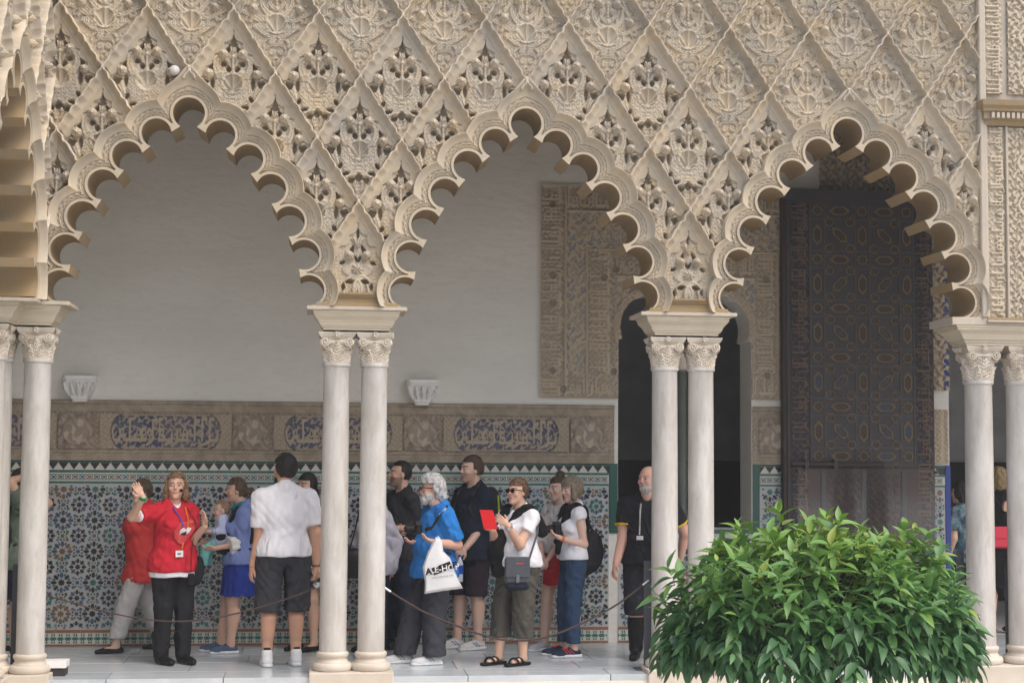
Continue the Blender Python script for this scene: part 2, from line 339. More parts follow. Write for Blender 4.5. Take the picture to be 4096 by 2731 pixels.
    # coved frame along the two upper edges
    if solid:
        lob = .020+.034*sc + wob; t = np.clip((e-.008)/np.maximum(lob-.008, .01), 0, 1)
        cov = .056 - .080*np.sqrt(np.clip(1-(1-t)**2, 0, 1)); H = np.where(e < lob, cov, H)
        bd = lob+.012; H = np.where((e >= lob) & (e < bd), np.maximum(H, -.012), H)
    else:
        e1 = .060+.010*sc+wob; t = np.clip((e-.004)/(e1-.004), 0, 1); cov = -.004+.066*(1-t)**1.8 - .008*np.sin(PI*np.clip(t, 0, 1))*(sc**.7)
        e3 = e1+.012+.032*sc2
        tip = (Y < .30) & (ax < .06); e3 = e3 + np.where(Y < .36, .012, 0)
        brd = np.where(e < e3, -.010-.005*(dots > .5)*((e > e1+.006) & (e < e3-.006)), -9)
        H = np.where(e < e1, cov, np.where(e < e3, np.maximum(H, brd), H))
    crest = .062+.003*np.sin(s*43+seed)
    H = np.where((e < .005+wob) & (e > -.005), crest, H)
    H = np.where(e <= -.005, crest - .10*np.clip((-e-.005)/.008, 0, 1), H)
    # sink towards lower edges so the neighbours' crests stand free
    H = np.where((e2 < .02) & (e > .02), np.minimum(H, np.where(holes, -.105, field+.012)), H)
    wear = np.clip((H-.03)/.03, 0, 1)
    inside = (e > -.019) & (e2 > -.006)
    return H, wear, inside, holes
def grid_mesh(name, X, Z, H, mask, wear, material, yfront=YF, tint=None):
    ny, nx = X.shape; idx = -np.ones(X.shape, int)
    q = mask[:-1, :-1] & mask[1:, :-1] & mask[:-1, 1:] & mask[1:, 1:]
    use = np.zeros(X.shape, bool); use[:-1, :-1] |= q; use[1:, :-1] |= q; use[:-1, 1:] |= q; use[1:, 1:] |= q
    if not use.any(): return None
    idx[use] = np.arange(use.sum())
    V = np.stack([X[use], yfront-H[use], Z[use]], -1)
    F = np.stack([idx[:-1, :-1][q], idx[:-1, 1:][q], idx[1:, 1:][q], idx[1:, :-1][q]], -1)
    # rows run downwards in z -> orientation facing -y
    if Z[0, 0] > Z[-1, 0]: F = F[:, ::-1]
    w = wear[use][:, None]
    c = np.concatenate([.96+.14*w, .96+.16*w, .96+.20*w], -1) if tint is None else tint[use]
    return mesh_np(name, V, F, True, c.astype(np.float32), material)
_cells = {}
def cell_mesh(kind, seed, apex=None, xclip=None):
    """apex: (x,z) relative to the bay centre when the arch cuts the cell"""
    key = (kind, seed, None if apex is None else (round(apex[0], 3), round(apex[1], 3)), xclip)
    if key in _cells: return _cells[key]
    xs = np.arange(-HA-.02, HA+.0201, GRID); ys = np.arange(-.045, 2*HH+.012, GRID); X, Y = np.meshgrid(xs, ys)
    H, w, ins, holes = cell_height(X, Y, kind, seed)
    if apex is not None:
        bx = apex[0]+X; bz = apex[1]-Y; d = arch_d(bx, bz); ins &= (d > DCR-.022)&(bz > ZS+.03)
        H = np.where(d < DCR+.006, np.minimum(H, -.02), H)
    if xclip is not None: ins &= (X > xclip[0]) & (X < xclip[1])
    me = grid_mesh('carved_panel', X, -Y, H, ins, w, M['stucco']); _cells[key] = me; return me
def build_arch():
    lv = [(0, 0), (.001, .006), (.022, .006), (.024, -.016), (.029, -.018), (.031, -.008), (.037, -.0081), (.046, -.0082), (.055, -.008), (.057, .002), (.061, .003), (.063, -.006), (.072, -.0063), (.080, -.006), (.082, .004), (.094, .008), (.108, .017), (.120, .030), (.130, .044), (.137, .057), (.142, .061), (.146, .054), (.152, -.05)]
    V = []; F = []; col = []; n = None
    for k, (d, h) in enumerate(lv):
        P = arch_level(d if d > 0 else 0.0); 
        if k == 1: P = arch_level(0)*1.0
        n = len(P); prof = np.full(n, h)
        if h in (-.0081, -.0082, -.0063): q = np.arange(n); prof = prof + np.where((q//2 + (1 if h == -.0082 else 0)) % 2 == 0, .006, -.007)
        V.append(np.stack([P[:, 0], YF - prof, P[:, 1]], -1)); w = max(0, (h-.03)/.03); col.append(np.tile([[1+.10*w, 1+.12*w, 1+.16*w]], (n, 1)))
    for k in range(len(lv)-1):
        a = k*n + np.arange(n-1); F.append(np.stack([a, a+n, a+n+1, a+1], -1))
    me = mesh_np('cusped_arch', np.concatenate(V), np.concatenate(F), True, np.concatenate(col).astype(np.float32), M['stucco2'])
    me.set_sharp_from_angle(angle=math.radians(35))
    P = arch_level(0); ys = [YF-.002, YF+.03, YF+.16, YF+.33, YB]
    V = np.concatenate([np.stack([P[:, 0], np.full(n, y), P[:, 1]], -1) for y in ys]); F = []
    for k in range(len(ys)-1): a = k*n + np.arange(n-1); F.append(np.stack([a, a+1, a+n+1, a+n], -1))
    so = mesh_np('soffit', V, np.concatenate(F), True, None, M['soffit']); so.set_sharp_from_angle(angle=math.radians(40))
    # rear face of the wall with the same opening
    poly = [Vector((x, z, 0)) for x, z in P] + [Vector((BAY/2, ZS, 0)), Vector((BAY/2, 6.6, 0)), Vector((-BAY/2, 6.6, 0)), Vector((-BAY/2, ZS, 0))]
    tri = tessellate_polygon([poly]); rear = mesh_np('rear_face', [(p.x, YB, p.y) for p in poly], np.array(tri), False, None, M['plaster'])
    return me, so, rear
M['plaster'] = mat('white_plaster', (.74,.72,.655), .9, .15, (.59,.575,.52), .9, (.53,.51,.46), 14, .6, .35, bump=.012, bs=6, stretch=(.6, 1, 1.6))
M['floor'] = mat('floor_marble', (.56,.61,.64), .18, .5, (.42,.48,.53), 2.4, (.70,.71,.70), 9, .8, .5, stretch=(.6, 2.2, 1), tint=.09)
M['grout'] = mat('dark_joint', (.20,.20,.20), .9, .1, (.14,.14,.14), 6)
M['step'] = mat('step_marble', (.74,.69,.60), .5, .35, (.66,.58,.47), 3, (.80,.77,.71), 14, .6, .4)
M['terracotta'] = mat('terracotta_paving', (.38,.25,.19), .85, .2, (.30,.19,.14), 5, (.45,.31,.24), 30, .6, .4, bump=.004)
ARCH, SOFF, REAR = build_arch()
N_ARC = tag(empty('carved_arcade_wall', (0, 0, 0)), 'pale carved stucco arcade wall with lattice of diamonds above three cusped arches', 'arcade', kind='thing')
W_ARC = tag(empty('carved_arcade_wall', (-2.748, -.155, 0), -PI/2+PI), 'carved stucco arcade wall seen edge-on at the left corner', 'arcade', kind='thing')
# W arcade: local x -> world -y ... rotate so that local -y (front) faces +x
W_ARC.rotation_euler = (0, 0, PI/2)
def add_bay(par, cx):
    a = link('cusped_arch', ARCH, par, (cx, 0, 0)); link('soffit', SOFF, a); link('rear_face', REAR, a)
kinds_N = {}
def add_cells(par, cx_list, pillars, xlim, solid_from=99):
    """lattice of diamonds; x in arcade coordinates"""
    x0, x1 = xlim; k0 = int(math.floor(x0/HA)); k1 = int(math.ceil(x1/HA))
    for row in range(-2, 5):                       # apex heights
        za = 5.426 - row*HH
        for k in range(k0-1, k1+2):
            if (k + row) % 2 == 0: continue
            x = k*HA
            if x+HA < x0+.02 or x-HA > x1-.02: continue
            # nearest bay centre
            cx = min(cx_list, key=lambda c: abs(c-x)); rel = x - cx
            if za > 5.5: kind = 'S'
            elif x > solid_from and row == 0: kind = 'S'
            else: kind = 'P'
            if row == 3 and any(abs(x-p) < .05 for p in pillars): kind = 'B'
            if row >= 3 and kind != 'B' : 
                if row == 4: continue
            sd = (k*7+row*3) % 2
            if kind == 'P' and (k*5+row) % 7 in (0, 3) and x < 2: kind = 'Pw'
            # does an arch cut it?
            xs = np.linspace(-HA, HA, 30); ys = np.linspace(0, 2*HH, 40); X, Y = np.meshgrid(xs, ys)
            ins = (Y*HA-np.abs(X)*HH > 0) & ((2*HH-Y)*HA-np.abs(X)*HH > 0)
            dmin = 9; bad = None
            for c in cx_list:
                if abs(c-x) > BAY/2+HA: continue
                d = arch_d(x-c+X, za-Y); dm = d[ins].min()
                if dm < dmin: dmin = dm; bad = c
            xc = None
            if x-HA < x0-.01 or x+HA > x1+.01: xc = (round(x0-x, 3), round(x1-x, 3))
            if dmin > DCR+.02 and za-2*HH > ZS+.05: me = cell_mesh(kind, sd, None, xc)
            elif abs(rel) > BAY/2-.02:             # on a pillar axis: cut by both arches
                me = cell_mesh2(kind, sd, (x-cx, za), xc)
            else: me = cell_mesh(kind, sd, (x-bad, za), xc)
            if me is not None and len(me.polygons) > 30: link('carved_panel', me, par, (x, 0, za))
def cell_mesh2(kind, seed, apex, xclip):
    key = ('2', kind, seed, round(abs(apex[0]), 3), round(apex[1], 3), xclip)
    if key in _cells: return _cells[key]
    xs = np.arange(-HA-.02, HA+.0201, GRID); ys = np.arange(-.045, 2*HH+.012, GRID); X, Y = np.meshgrid(xs, ys)
    H, w, ins, holes = cell_height(X, Y, kind, seed); bz = apex[1]-Y
    d = np.minimum(arch_d(X-BAY/2, bz), arch_d(X+BAY/2, bz)); ins &= (d > DCR-.022) & (bz > ZS+.06)
    H = np.where(d < DCR+.006, np.minimum(H, -.02), H)
    if xclip is not None: ins &= (X > xclip[0]) & (X < xclip[1])
    me = grid_mesh('carved_panel', X, -Y, H, ins, w, M['stucco']); _cells[key] = me; return me
CX = [-BAY/2, BAY/2, 1.5*BAY]
for c in CX: add_bay(N_ARC, c)
add_cells(N_ARC, CX, [-BAY, 0, BAY, 2*BAY], (-2.56, 5.325), 3.0)
# left arcade in its own frame: local x runs to world +y, so the corner bay centre is at -BAY/2
for c in (-BAY/2, -1.5*BAY): add_bay(W_ARC, c)
add_cells(W_ARC, [-BAY/2, -1.5*BAY], [0, -BAY], (-3.2, .0), 99)
def wall_piece(par, a, b, m, name='upper_wall'): return MB().box(a, b).obj(name, m, par)
wall_piece(N_ARC, (-2.9, YF-.02, 5.99), (5.33, YB, 7.6), M['stone_plain'])
wall_piece(W_ARC, (-4.2, YF-.02, 5.99), (.2, YB, 7.6), M['stone_plain'])
# sills under the lowest panels, above every pillar
def sill(par, x):
    m = MB(); 
    prof = [(.335, 3.0, .012), (.335, 3.03, .012), (.235, 3.035, .004), (.235, 3.058, .004), (.195, 3.062, .0), (.135, 3.098, .046), (.135, 3.11, .046), (.10, 3.112, -.03)]
    V = []; F = []
    for hx, z, h in prof: V += [(-hx, YF-h, z), (hx, YF-h, z)]
    for i in range(len(prof)-1): F.append((2*i, 2*i+1, 2*i+3, 2*i+2))
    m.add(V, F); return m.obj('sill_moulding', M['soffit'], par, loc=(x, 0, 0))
for x in (0, BAY): sill(N_ARC, x)
# ---- impost blocks
def loft_rect(rings):
    m = MB(); V = []; F = []
    for hx, y0, y1, z in rings: V += [(-hx, y0, z), (hx, y0, z), (hx, y1, z), (-hx, y1, z)]
    for i in range(len(rings)-1):
        for k in range(4): F.append((4*i+k, 4*i+(k+1) % 4, 4*i+4+(k+1) % 4, 4*i+4+k))
    F += [(3, 2, 1, 0), tuple(4*(len(rings)-1)+k for k in range(4))]
    return m.add(V, F)
def impost_rings(ex=0.0, z0=2.812, z1=2.966):
    pr = [(.272, .150, 0), (.272, .150, .10), (.286, .160, .13), (.289, .163, .18), (.286, .162, .20), (.298, .170, .24), (.304, .177, .36), (.318, .190, .52), (.338, .210, .66), (.349, .222, .76), (.350, .224, .80), (.344, .220, .81), (.352, .228, .88), (.358, .234, 1.0)]
    return [(hx+ex, -hy, hy, z0+t*(z1-z0)) for hx, hy, t in pr]
imp = loft_rect(impost_rings()).mesh('impost_block', M['impost'])
slab = MB().box((-.41, -.252, 2.968), (.41, .276, 2.9985)).mesh('impost_slab', M['stone_plain'], bevel=.004)
for x in (0, BAY): o = link('impost_block', imp, N_ARC, (x, 0, 0)); link('impost_slab', slab, o)
o = link('impost_block', imp, N_ARC, (-2.718, 0, 0)); link('impost_slab', slab, o, (.012, 0, .0))
o = link('impost_block', imp, W_ARC, (0, .122, -.0021)); link('impost_slab', MB().box((-.41, -.37, 2.967), (.14, .276, 2.9965)).mesh('impost_slab', M['stone_plain'], bevel=.004), o)
# ---- columns
def col_meshes(zr, rs=1.0, zt=.037, cap_h=.253):
    B = [(.150,0),(.160,.010),(.1635,.028),(.161,.048),(.150,.061),(.136,.064),(.135,.070),(.124,.080),(.118,.095),(.121,.108),(.128,.112),(.129,.118),(.132,.124),(.1325,.135),(.126,.147),(.114,.152)]
    base = MB().lathe([(r*rs, z) for r, z in B], 40, (0, 0, zt)).mesh('column_base', M['basestone'], True)
    sh = [(.1125, zt+.150), (.1115, zt+.17), (.1115, 1.0), (.110, 1.7), (.1065, zr-.035), (.110, zr-.028)]
    shaft = MB().lathe([(r*rs, z) for r, z in sh], 40).mesh('column_shaft', M['marble'], True)
    ring = MB().lathe([(r*rs, zr+z) for r, z in [(.106, -.03), (.117, -.026), (.1205, -.012), (.118, .002), (.108, .006)]], 40).mesh('column_ring', M['marble'], True)
    # capital: bell with acanthus relief
    n = 112; nz = 26; V = []; F = []; hb = cap_h*.66
    for i in range(nz+1):
        t = i/nz; r = (.104+.004*t+.026*t**3)
        for k in range(n):
            a = 2*PI*k/n; l1 = abs(((a*8/(2*PI)) % 1)-.5)*2; l2 = abs(((a*8/(2*PI)+.5) % 1)-.5)*2
            w1 = max(0, 1-l1/(.85*(1-(t/.62)**3 if t < .62 else .001))) if t < .62 else 0
            w2 = max(0, 1-l2/(.9*(1-((t-.1)/.9)**4)+.001)) if t > .05 else 0
            rel = .016*min(1, w1*2)*(.6+.6*t/.62) + (.010*min(1, w2*1.8)*(.3+t) if w1 < .1 else 0)
            rel += .004*math.sin(a*48+math.sin(t*22)*1.3) + .004*math.sin(t*40+l1*7)
            if .52 < t < .64: rel += .012*max(0, 1-l1*1.6)
            V.append((rs*(r+rel)*math.cos(a), rs*(r+rel)*math.sin(a), zr+.004+hb*t))
    for i in range(nz):
        for k in range(n): F.append((i*n+k, i*n+(k+1) % n, (i+1)*n+(k+1) % n, (i+1)*n+k))
    m = MB().add(V, F); zc = zr+cap_h
    capm = m.mesh('capital', M['capital'], True)
    m = MB()                                    # abacus with concave sides
    def abring(h, z, cc):
        P = []
        for q in range(4):
            for j in range(8):
                u = -1+2*j/8; y = h*(1-cc*(1-u*u)); x = u*h; a = q*PI/2
                P.append((x*math.cos(a)+y*math.sin(a), x*math.sin(a)-y*math.cos(a), z))
        return P
    rings = [(.118, zc-.075, .12), (.132, zc-.045, .14), (.146, zc-.030, .12), (.146, zc-.022, .12), (.153, zc-.015, .11), (.153, zc-.001, .11)]
    V = []; F = []
    for h, z, cc in rings: V += abring(h*rs, z, cc)
    for i in range(len(rings)-1):
        for k in range(32): F.append((i*32+k, i*32+(k+1) % 32, (i+1)*32+(k+1) % 32, (i+1)*32+k))
    F.append(tuple(5*32+k for k in range(32))); F.append(tuple(range(32))[::-1]); m.add(V, F)
    aba = m.mesh('abacus', M['capital'], True)
    m = MB()
    for q in range(4):
        R = Matrix.Rotation(q*PI/2, 4, 'Z')
        for sx in (-1, 1):
            sp = spiral(sx*.098*rs, zc-.082, .006, .036, PI/2, -sx*1.75, 26)
            pts = [R @ Vector((x, -.128*rs-.010*(1-i/26), z)) for i, (x, z) in enumerate(sp)]
            pts += [R @ Vector((sx*(.098*rs)*(1-j/4)*.9, -.120*rs, zc-.058-.004*j)) for j in range(1, 4)]
            m.tube(pts, [.007]*len(pts), 6)
            c = Vector((sx*.098*rs, -.1, zc-.082))       # scroll body
            m.tube([R @ Vector((c.x, -.085*rs, c.z)), R @ Vector((c.x, -.126*rs, c.z))], .034, 14)
            for jj, (dx, dz) in enumerate(((0, -.045), (-.018, -.05), (.02, -.05))): m.tube([R @ Vector((c.x+dx, -.088*rs, c.z+dz-.008)), R @ Vector((c.x+dx*.8, -.112*rs, c.z+dz+.018))], [.004, .011], 6)
        for k in range(6):
            a = 2*PI*k/6; m.tube([R @ Vector((.020*math.cos(a), -.140*rs, zc-.022+.020*math.sin(a))), R @ Vector((.008*math.cos(a), -.158*rs, zc-.022+.008*math.sin(a)))], [.011, .007], 6)
        m.tube([R @ Vector((-.07*rs, -.116*rs, zc-.083)), R @ Vector((.07*rs, -.116*rs, zc-.083))], .016, 8)
    vol = m.mesh('volutes', M['capital'], True)
    return base, shaft, ring, capm, aba, vol
CM = col_meshes(2.5436); CM3 = col_meshes(2.462, 1.09, .047, .30)
def column(x, y, label, cm=CM, rz=0.0):
    o = tag(empty('marble_column', (x, y, 0), rz), label, 'column', 'marble columns of the arcade', 'thing')
    link('base', cm[0], o); link('shaft', cm[1], o); c = link('capital', cm[3], o); link('abacus', cm[4], c); link('volutes', cm[5], c); link('neck_ring', cm[2], o)
    return o
column(-.156, 0, 'marble column right of the man in white T-shirt, left one of its pair')
column(.156, 0, 'white marble column with a rope hooked beside it, right one of the middle pair')
column(BAY-.156, 0, 'white marble column hiding half of the bald man in the black polo', rz=PI/2)
column(BAY+.156, 0, 'white marble column just left of the shrub, right one of its pair', rz=PI)
column(-2.566, 0, 'veined marble column standing free at the left corner, in front of the tiled wall', rz=PI)
column(-2.87, 0, 'marble column half hidden in the left corner, behind the nearer shaft', rz=PI/2)
column(-2.87, -.31, 'marble column cut by the left edge of the photo, nearest in the corner')
column(5.39, 0, 'large grey marble column with big capital right of the shrub', CM3)
column(5.765, 0, 'large marble column cut by the right edge of the photo', CM3, PI/2)
def plinth(x0, x1, y0, y1, z, label):
    return tag(MB().box((x0, y0, -.26), (x1, y1, z)).obj('column_plinth', M['basestone'], bevel=.006), label, 'plinth', 'plinths under the columns')
plinth(-.345, .335, -.205, .19, .036, 'cream stone plinth under the middle pair of columns')
plinth(BAY-.335, BAY+.335, -.205, .19, .036, 'cream stone plinth left of and behind the shrub')
plinth(-2.80, -2.39, -.175, .19, .036, 'stone plinth under the free column at the left corner')
plinth(-3.2, -2.69, -.52, .19, .034, 'stone plinth at the left edge under the corner columns')
plinth(5.19, 6.3, -.22, .24, .046, 'pinkish stone plinth under the large columns at the right edge')
# P3 impost
o = loft_rect([(.62+a, -b*1.02, b, z) for a, b, z in [(-.12, .155, 2.765), (-.12, .155, 2.785), (-.105, .167, 2.789), (-.10, .170, 2.80), (-.105, .168, 2.803), (-.085, .185, 2.815), (-.06, .20, 2.86), (-.03, .225, 2.885), (-.01, .238, 2.893), (-.01, .24, 2.90), (-.02, .234, 2.902), (.0, .245, 2.92), (.0, .247, 2.930)]]).obj('impost_block', M['impost'], N_ARC, loc=(5.72, 0, 0))
MB().box((-.66, -.255, 2.932), (.7, .275, 2.9985)).obj('impost_slab', M['stone_plain'], o, bevel=.004)
# ---- floor, step, court
fl = tag(MB().box((-7, .0, -.30), (11, 2.6, -.006)).obj('gallery_floor', M['grout']), kind='structure')
def slabs():
    ms = {}
    rg = random.Random(3); y = -.168; row = 0
    while y < 2.1:
        d = .44 if row == 0 else .56; x = -6.0 - rg.random()*.6
        while x < 9:
            w = rg.choice((.92, 1.05, 1.18))
            key = (w, d)
            if key not in ms: ms[key] = MB().box((0, 0, -.05), (w-.007, d-.008, 0)).mesh('floor_slab', M['floor'], bevel=.0015)
            if -4.3 < x < 6.6: link('floor_slab', ms[key], fl, (x, y, -.0006*rg.random()))
            x += w
        y += d; row += 1
slabs()
stp = tag(MB().box((-7, -.165, -.30), (11, .05, -.052)).obj('gallery_step', M['step']), kind='structure')
x = -4.6; k = 0
while x < 7:
    w = (1.1, .84, 1.3)[k % 3]; MB().box((x, -.171, -.30), (x+w-.004, -.02, -.0505)).obj('step_block', M['step'], stp, bevel=.003); x += w; k += 1
MB().box((-7, -.172-.26, -.30), (11, -.172, -.135)).obj('lower_step', M['step'], stp)
M['court'] = mat('court_marble', (.47,.45,.41), .6, .3, (.48,.45,.40), 2, (.62,.60,.55), 12, .5, .3)
crt = tag(MB().box((-40, -60, -.40), (40, .2, -.150)).obj('court_paving', M['court']), kind='structure')
tag(MB().box((-7, -1.5, -.16), (11, -.45, -.146)).obj('brick_border_paving', M['terracotta']), kind='structure')

M['sconce_k'] = mat('whitewashed_repair', (.62,.61,.59), .9, .1, (.45,.44,.42), 30, None, 20, .7, bump=.006, bs=60)
kp = onY(698, 283, YF-.03); kb = MB(); kb.lathe([(.002, -.040), (.022, -.034), (.038, -.018), (.044, 0), (.038, .020), (.022, .034), (.002, .040)], 14)
kme = kb.mesh('repaired_knob', M['sconce_k'], True); ko = link('repaired_knob', kme, N_ARC, tuple(kp)); ko.rotation_euler = (1.2, .3, 0)
# ---------------------------------------------------------------- interior
YW = 2.10
def tmat(n, c, r=.3, s=.5, v=.75): return mat(n, c, r, s, tuple(x*v for x in c), 7, tuple(min(1, x*1.25) for x in c), 40, .5, .3)
M['t_white'] = tmat('tile_white', (.60,.58,.52)); M['t_grout'] = mat('tile_strapwork', (.46,.46,.45), .4, .4, (.36,.36,.355), 6, None, 20, .5)
M['t_black'] = tmat('tile_black', (.022,.024,.024)); M['t_blue'] = tmat('tile_blue', (.062,.098,.165)); M['t_green'] = tmat('tile_green', (.03,.17,.13))
M['t_ochre'] = tmat('tile_ochre', (.19,.115,.06)); M['t_lblue'] = tmat('tile_pale_blue', (.15,.23,.29)); M['t_dgreen'] = tmat('tile_dark_green', (.02,.09,.07))
M['brick'] = mat('terracotta_skirting', (.30,.14,.07), .6, .3, (.22,.10,.05), 8)
M['relief'] = mat('painted_relief', (.5, .4, .3), .88, .15, (.40,.33,.25), 3, None, 20, .35, bump=.004, bs=60, attr=True)
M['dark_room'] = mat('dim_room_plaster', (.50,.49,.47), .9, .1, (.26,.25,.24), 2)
M['ceiling'] = mat('dark_timber', (.10,.07,.045), .6, .3, (.07,.05,.03), 5)
M['sconce'] = mat('white_sconce', (.82,.81,.79), .7, .3, (.74,.73,.71), 8)
M['blue_paint'] = mat('blue_edge', (.03,.06,.25), .5, .4)
GW = tag(empty('gallery_wall', (0, YW, 0)), 'white plastered inner wall of the gallery behind the visitors', 'wall', kind='thing'); GW.location = (0, 0, 0)
OX0, OX1, OZ0, OZ1 = 2.605, 3.937, 1.09, 2.93
MB().box((-7, YW, -.1), (OX0, YW+.42, 5.35)).obj('plaster_wall', M['plaster'], GW)
MB().box((OX0, YW, -.1), (OX1, YW+.42, OZ0)).obj('plaster_wall', M['plaster'], GW)
MB().box((OX1, YW, -.1), (5.965, YW+.42, 5.35)).obj('plaster_wall', M['plaster'], GW)
MB().box((5.965, YW+.001, 4.75), (11, YW+.42, 5.35)).obj('plaster_wall', M['plaster'], GW)
MB().box((8.6, YW, -.1), (11, YW+.42, 4.75)).obj('plaster_wall', M['plaster'], GW)
def arcpts(cx, cz, r, a0, a1, n=14): return [(cx+r*math.cos(a0+(a1-a0)*i/n), cz+r*1.06*math.sin(a0+(a1-a0)*i/n)) for i in range(n+1)]
ACX = [2.935, 3.607]; AR = .312; ACZ = 3.055
head = [(OX0, 5.35), (OX0, OZ1)] + arcpts(ACX[0], ACZ, AR, PI+.35, -.35) + arcpts(ACX[1], ACZ, AR, PI+.35, -.35) + [(OX1, OZ1), (OX1, 5.35)]
MB().prism(head[::-1], YW+.002, YW+.418).obj('window_head', M['plaster'], GW)
# window column between the two arches
wc = tag(empty('window_column', (3.271, YW+.14, 0)), 'dark green marble column dividing the twin arched window', 'column', kind='thing')
M['greenmarble'] = mat('dark_green_marble', (.06,.075,.06), .35, .5, (.13,.14,.12), 5, (.03,.04,.03), 20, .6, .5)
MB().lathe([(.075, 0), (.08, .02), (.06, .05), (.055, .06), (.053, 1.55), (.06, 1.56)], 20, (0, 0, OZ0)).obj('shaft', M['greenmarble'], wc, True)
MB().lathe([(.055, 2.64), (.058, 2.72), (.09, 2.86)], 20).obj('capital', M['capital'], wc, True); MB().box((-.10, -.10, 2.86), (.10, .16, 2.965)).obj('abacus', M['capital'], wc)
# rooms beyond
rm = tag(empty('inner_room', (0, 0, 0)), 'dark room seen through the window and doorway', 'room', kind='structure')
for nm, a, b in (('room_wall', (1.5, 6.5, -.1), (12, 6.7, 5.4)), ('room_wall', (1.3, YW+.42, -.1), (1.5, 6.7, 5.4)), ('room_wall', (12, YW, -.1), (12.2, 6.7, 5.4)), ('room_ceiling', (1.3, YW, 5.36), (12, 6.15, 5.5)), ('room_floor', (1.3, YW+.3, -.2), (12, 6.7, -.012))): MB().box(a, b).obj(nm, M['dark_room'], rm)  # ceiling stops short of the back wall, an added unseen gap for sky light
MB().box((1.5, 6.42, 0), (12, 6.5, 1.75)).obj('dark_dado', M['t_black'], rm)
MB().box((5.0, YW+.42, -.1), (5.15, 6.5, 5.36)).obj('room_wall', M['dark_room'], rm)
MB().box((-9, YB, 5.36), (12, YW+.42, 5.5)).obj('gallery_ceiling', M['ceiling'], rm)
wg = tag(empty('side_gallery', (0, 0, 0)), 'side gallery behind the left arcade', 'gallery', kind='structure')
MB().box((-5.3, -9, -.1), (-5.0, YW, 5.36)).obj('side_wall', M['plaster'], wg); MB().box((-9, -9, 5.37), (-3.02, YB, 5.5)).obj('side_ceiling', M['ceiling'], wg); MB().box((-5, -9, -.3), (-2.9, -.0, -.01)).obj('side_floor', M['floor'], wg)
# ---- carved inscriptions
def kufic(U, Vv, seed, step=.034):
    """pseudo-script relief 0..1 on strip; U along [m], Vv across 0..1"""
    rg = np.random.default_rng(seed); R = np.zeros(U.shape); u = float(U.min()); umax = float(U.max())
    def put(m): nonlocal R; R = np.maximum(R, m.astype(float))
    base = .24
    while u < umax:
        w = step*(.7+.8*rg.random()); h = rg.choice((.95, .95, .9, .6, .45, .4)); bw = .0085
        put((np.abs(U-u) < bw) & (Vv > base-.04) & (Vv < h))
        if rg.random() < .6: put((U > u) & (U < u+w) & (np.abs(Vv-base) < .055))
        if rg.random() < .35: put(np.abs(np.hypot((U-u-w*.5)/.016, (Vv-.48)/.10)-1) < .38)
        if rg.random() < .35 and h > .8: put((U > u-.004) & (U < u+w*.7) & (np.abs(Vv-h+.05) < .05))
        if rg.random() < .3: put((U > u) & (U < u+w) & (np.abs(Vv-.08-.12*((U-u)/w)) < .05))
        u += w
    return R
TAN = np.array([.50, .415, .30]); BLU = np.array([.27, .29, .31]); DRK = np.array([.375, .315, .24])
def relief_grid(x0, x1, z0, z1, fn, name, y, parent=None, g=.0075, mask=None, matl='relief'):
    xs = np.linspace(x0, x1, max(3, int((x1-x0)/g))); zs = np.linspace(z1, z0, max(3, int((z1-z0)/g))); X, Z = np.meshgrid(xs, zs)
    H, Cc = fn(X, Z); mk = np.ones(X.shape, bool) if mask is None else mask(X, Z)
    me = grid_mesh(name, X, Z, H, mk, H, M[matl], y, Cc.astype(np.float32))
    return link(name, me, parent) if me else None
def mixcol(t, a, b): return a*(1-t[..., None]) + b*t[..., None]
def win_mask(X, Z):
    op = (X > OX0+.005) & (X < OX1-.005) & (Z < OZ1)
    for cx in ACX: op |= np.hypot(X-cx, (Z-ACZ)/1.06) < AR-.004
    return ~op
PX0, PX1, PZ0, PZ1 = 1.83, 4.36, 2.356, 4.438
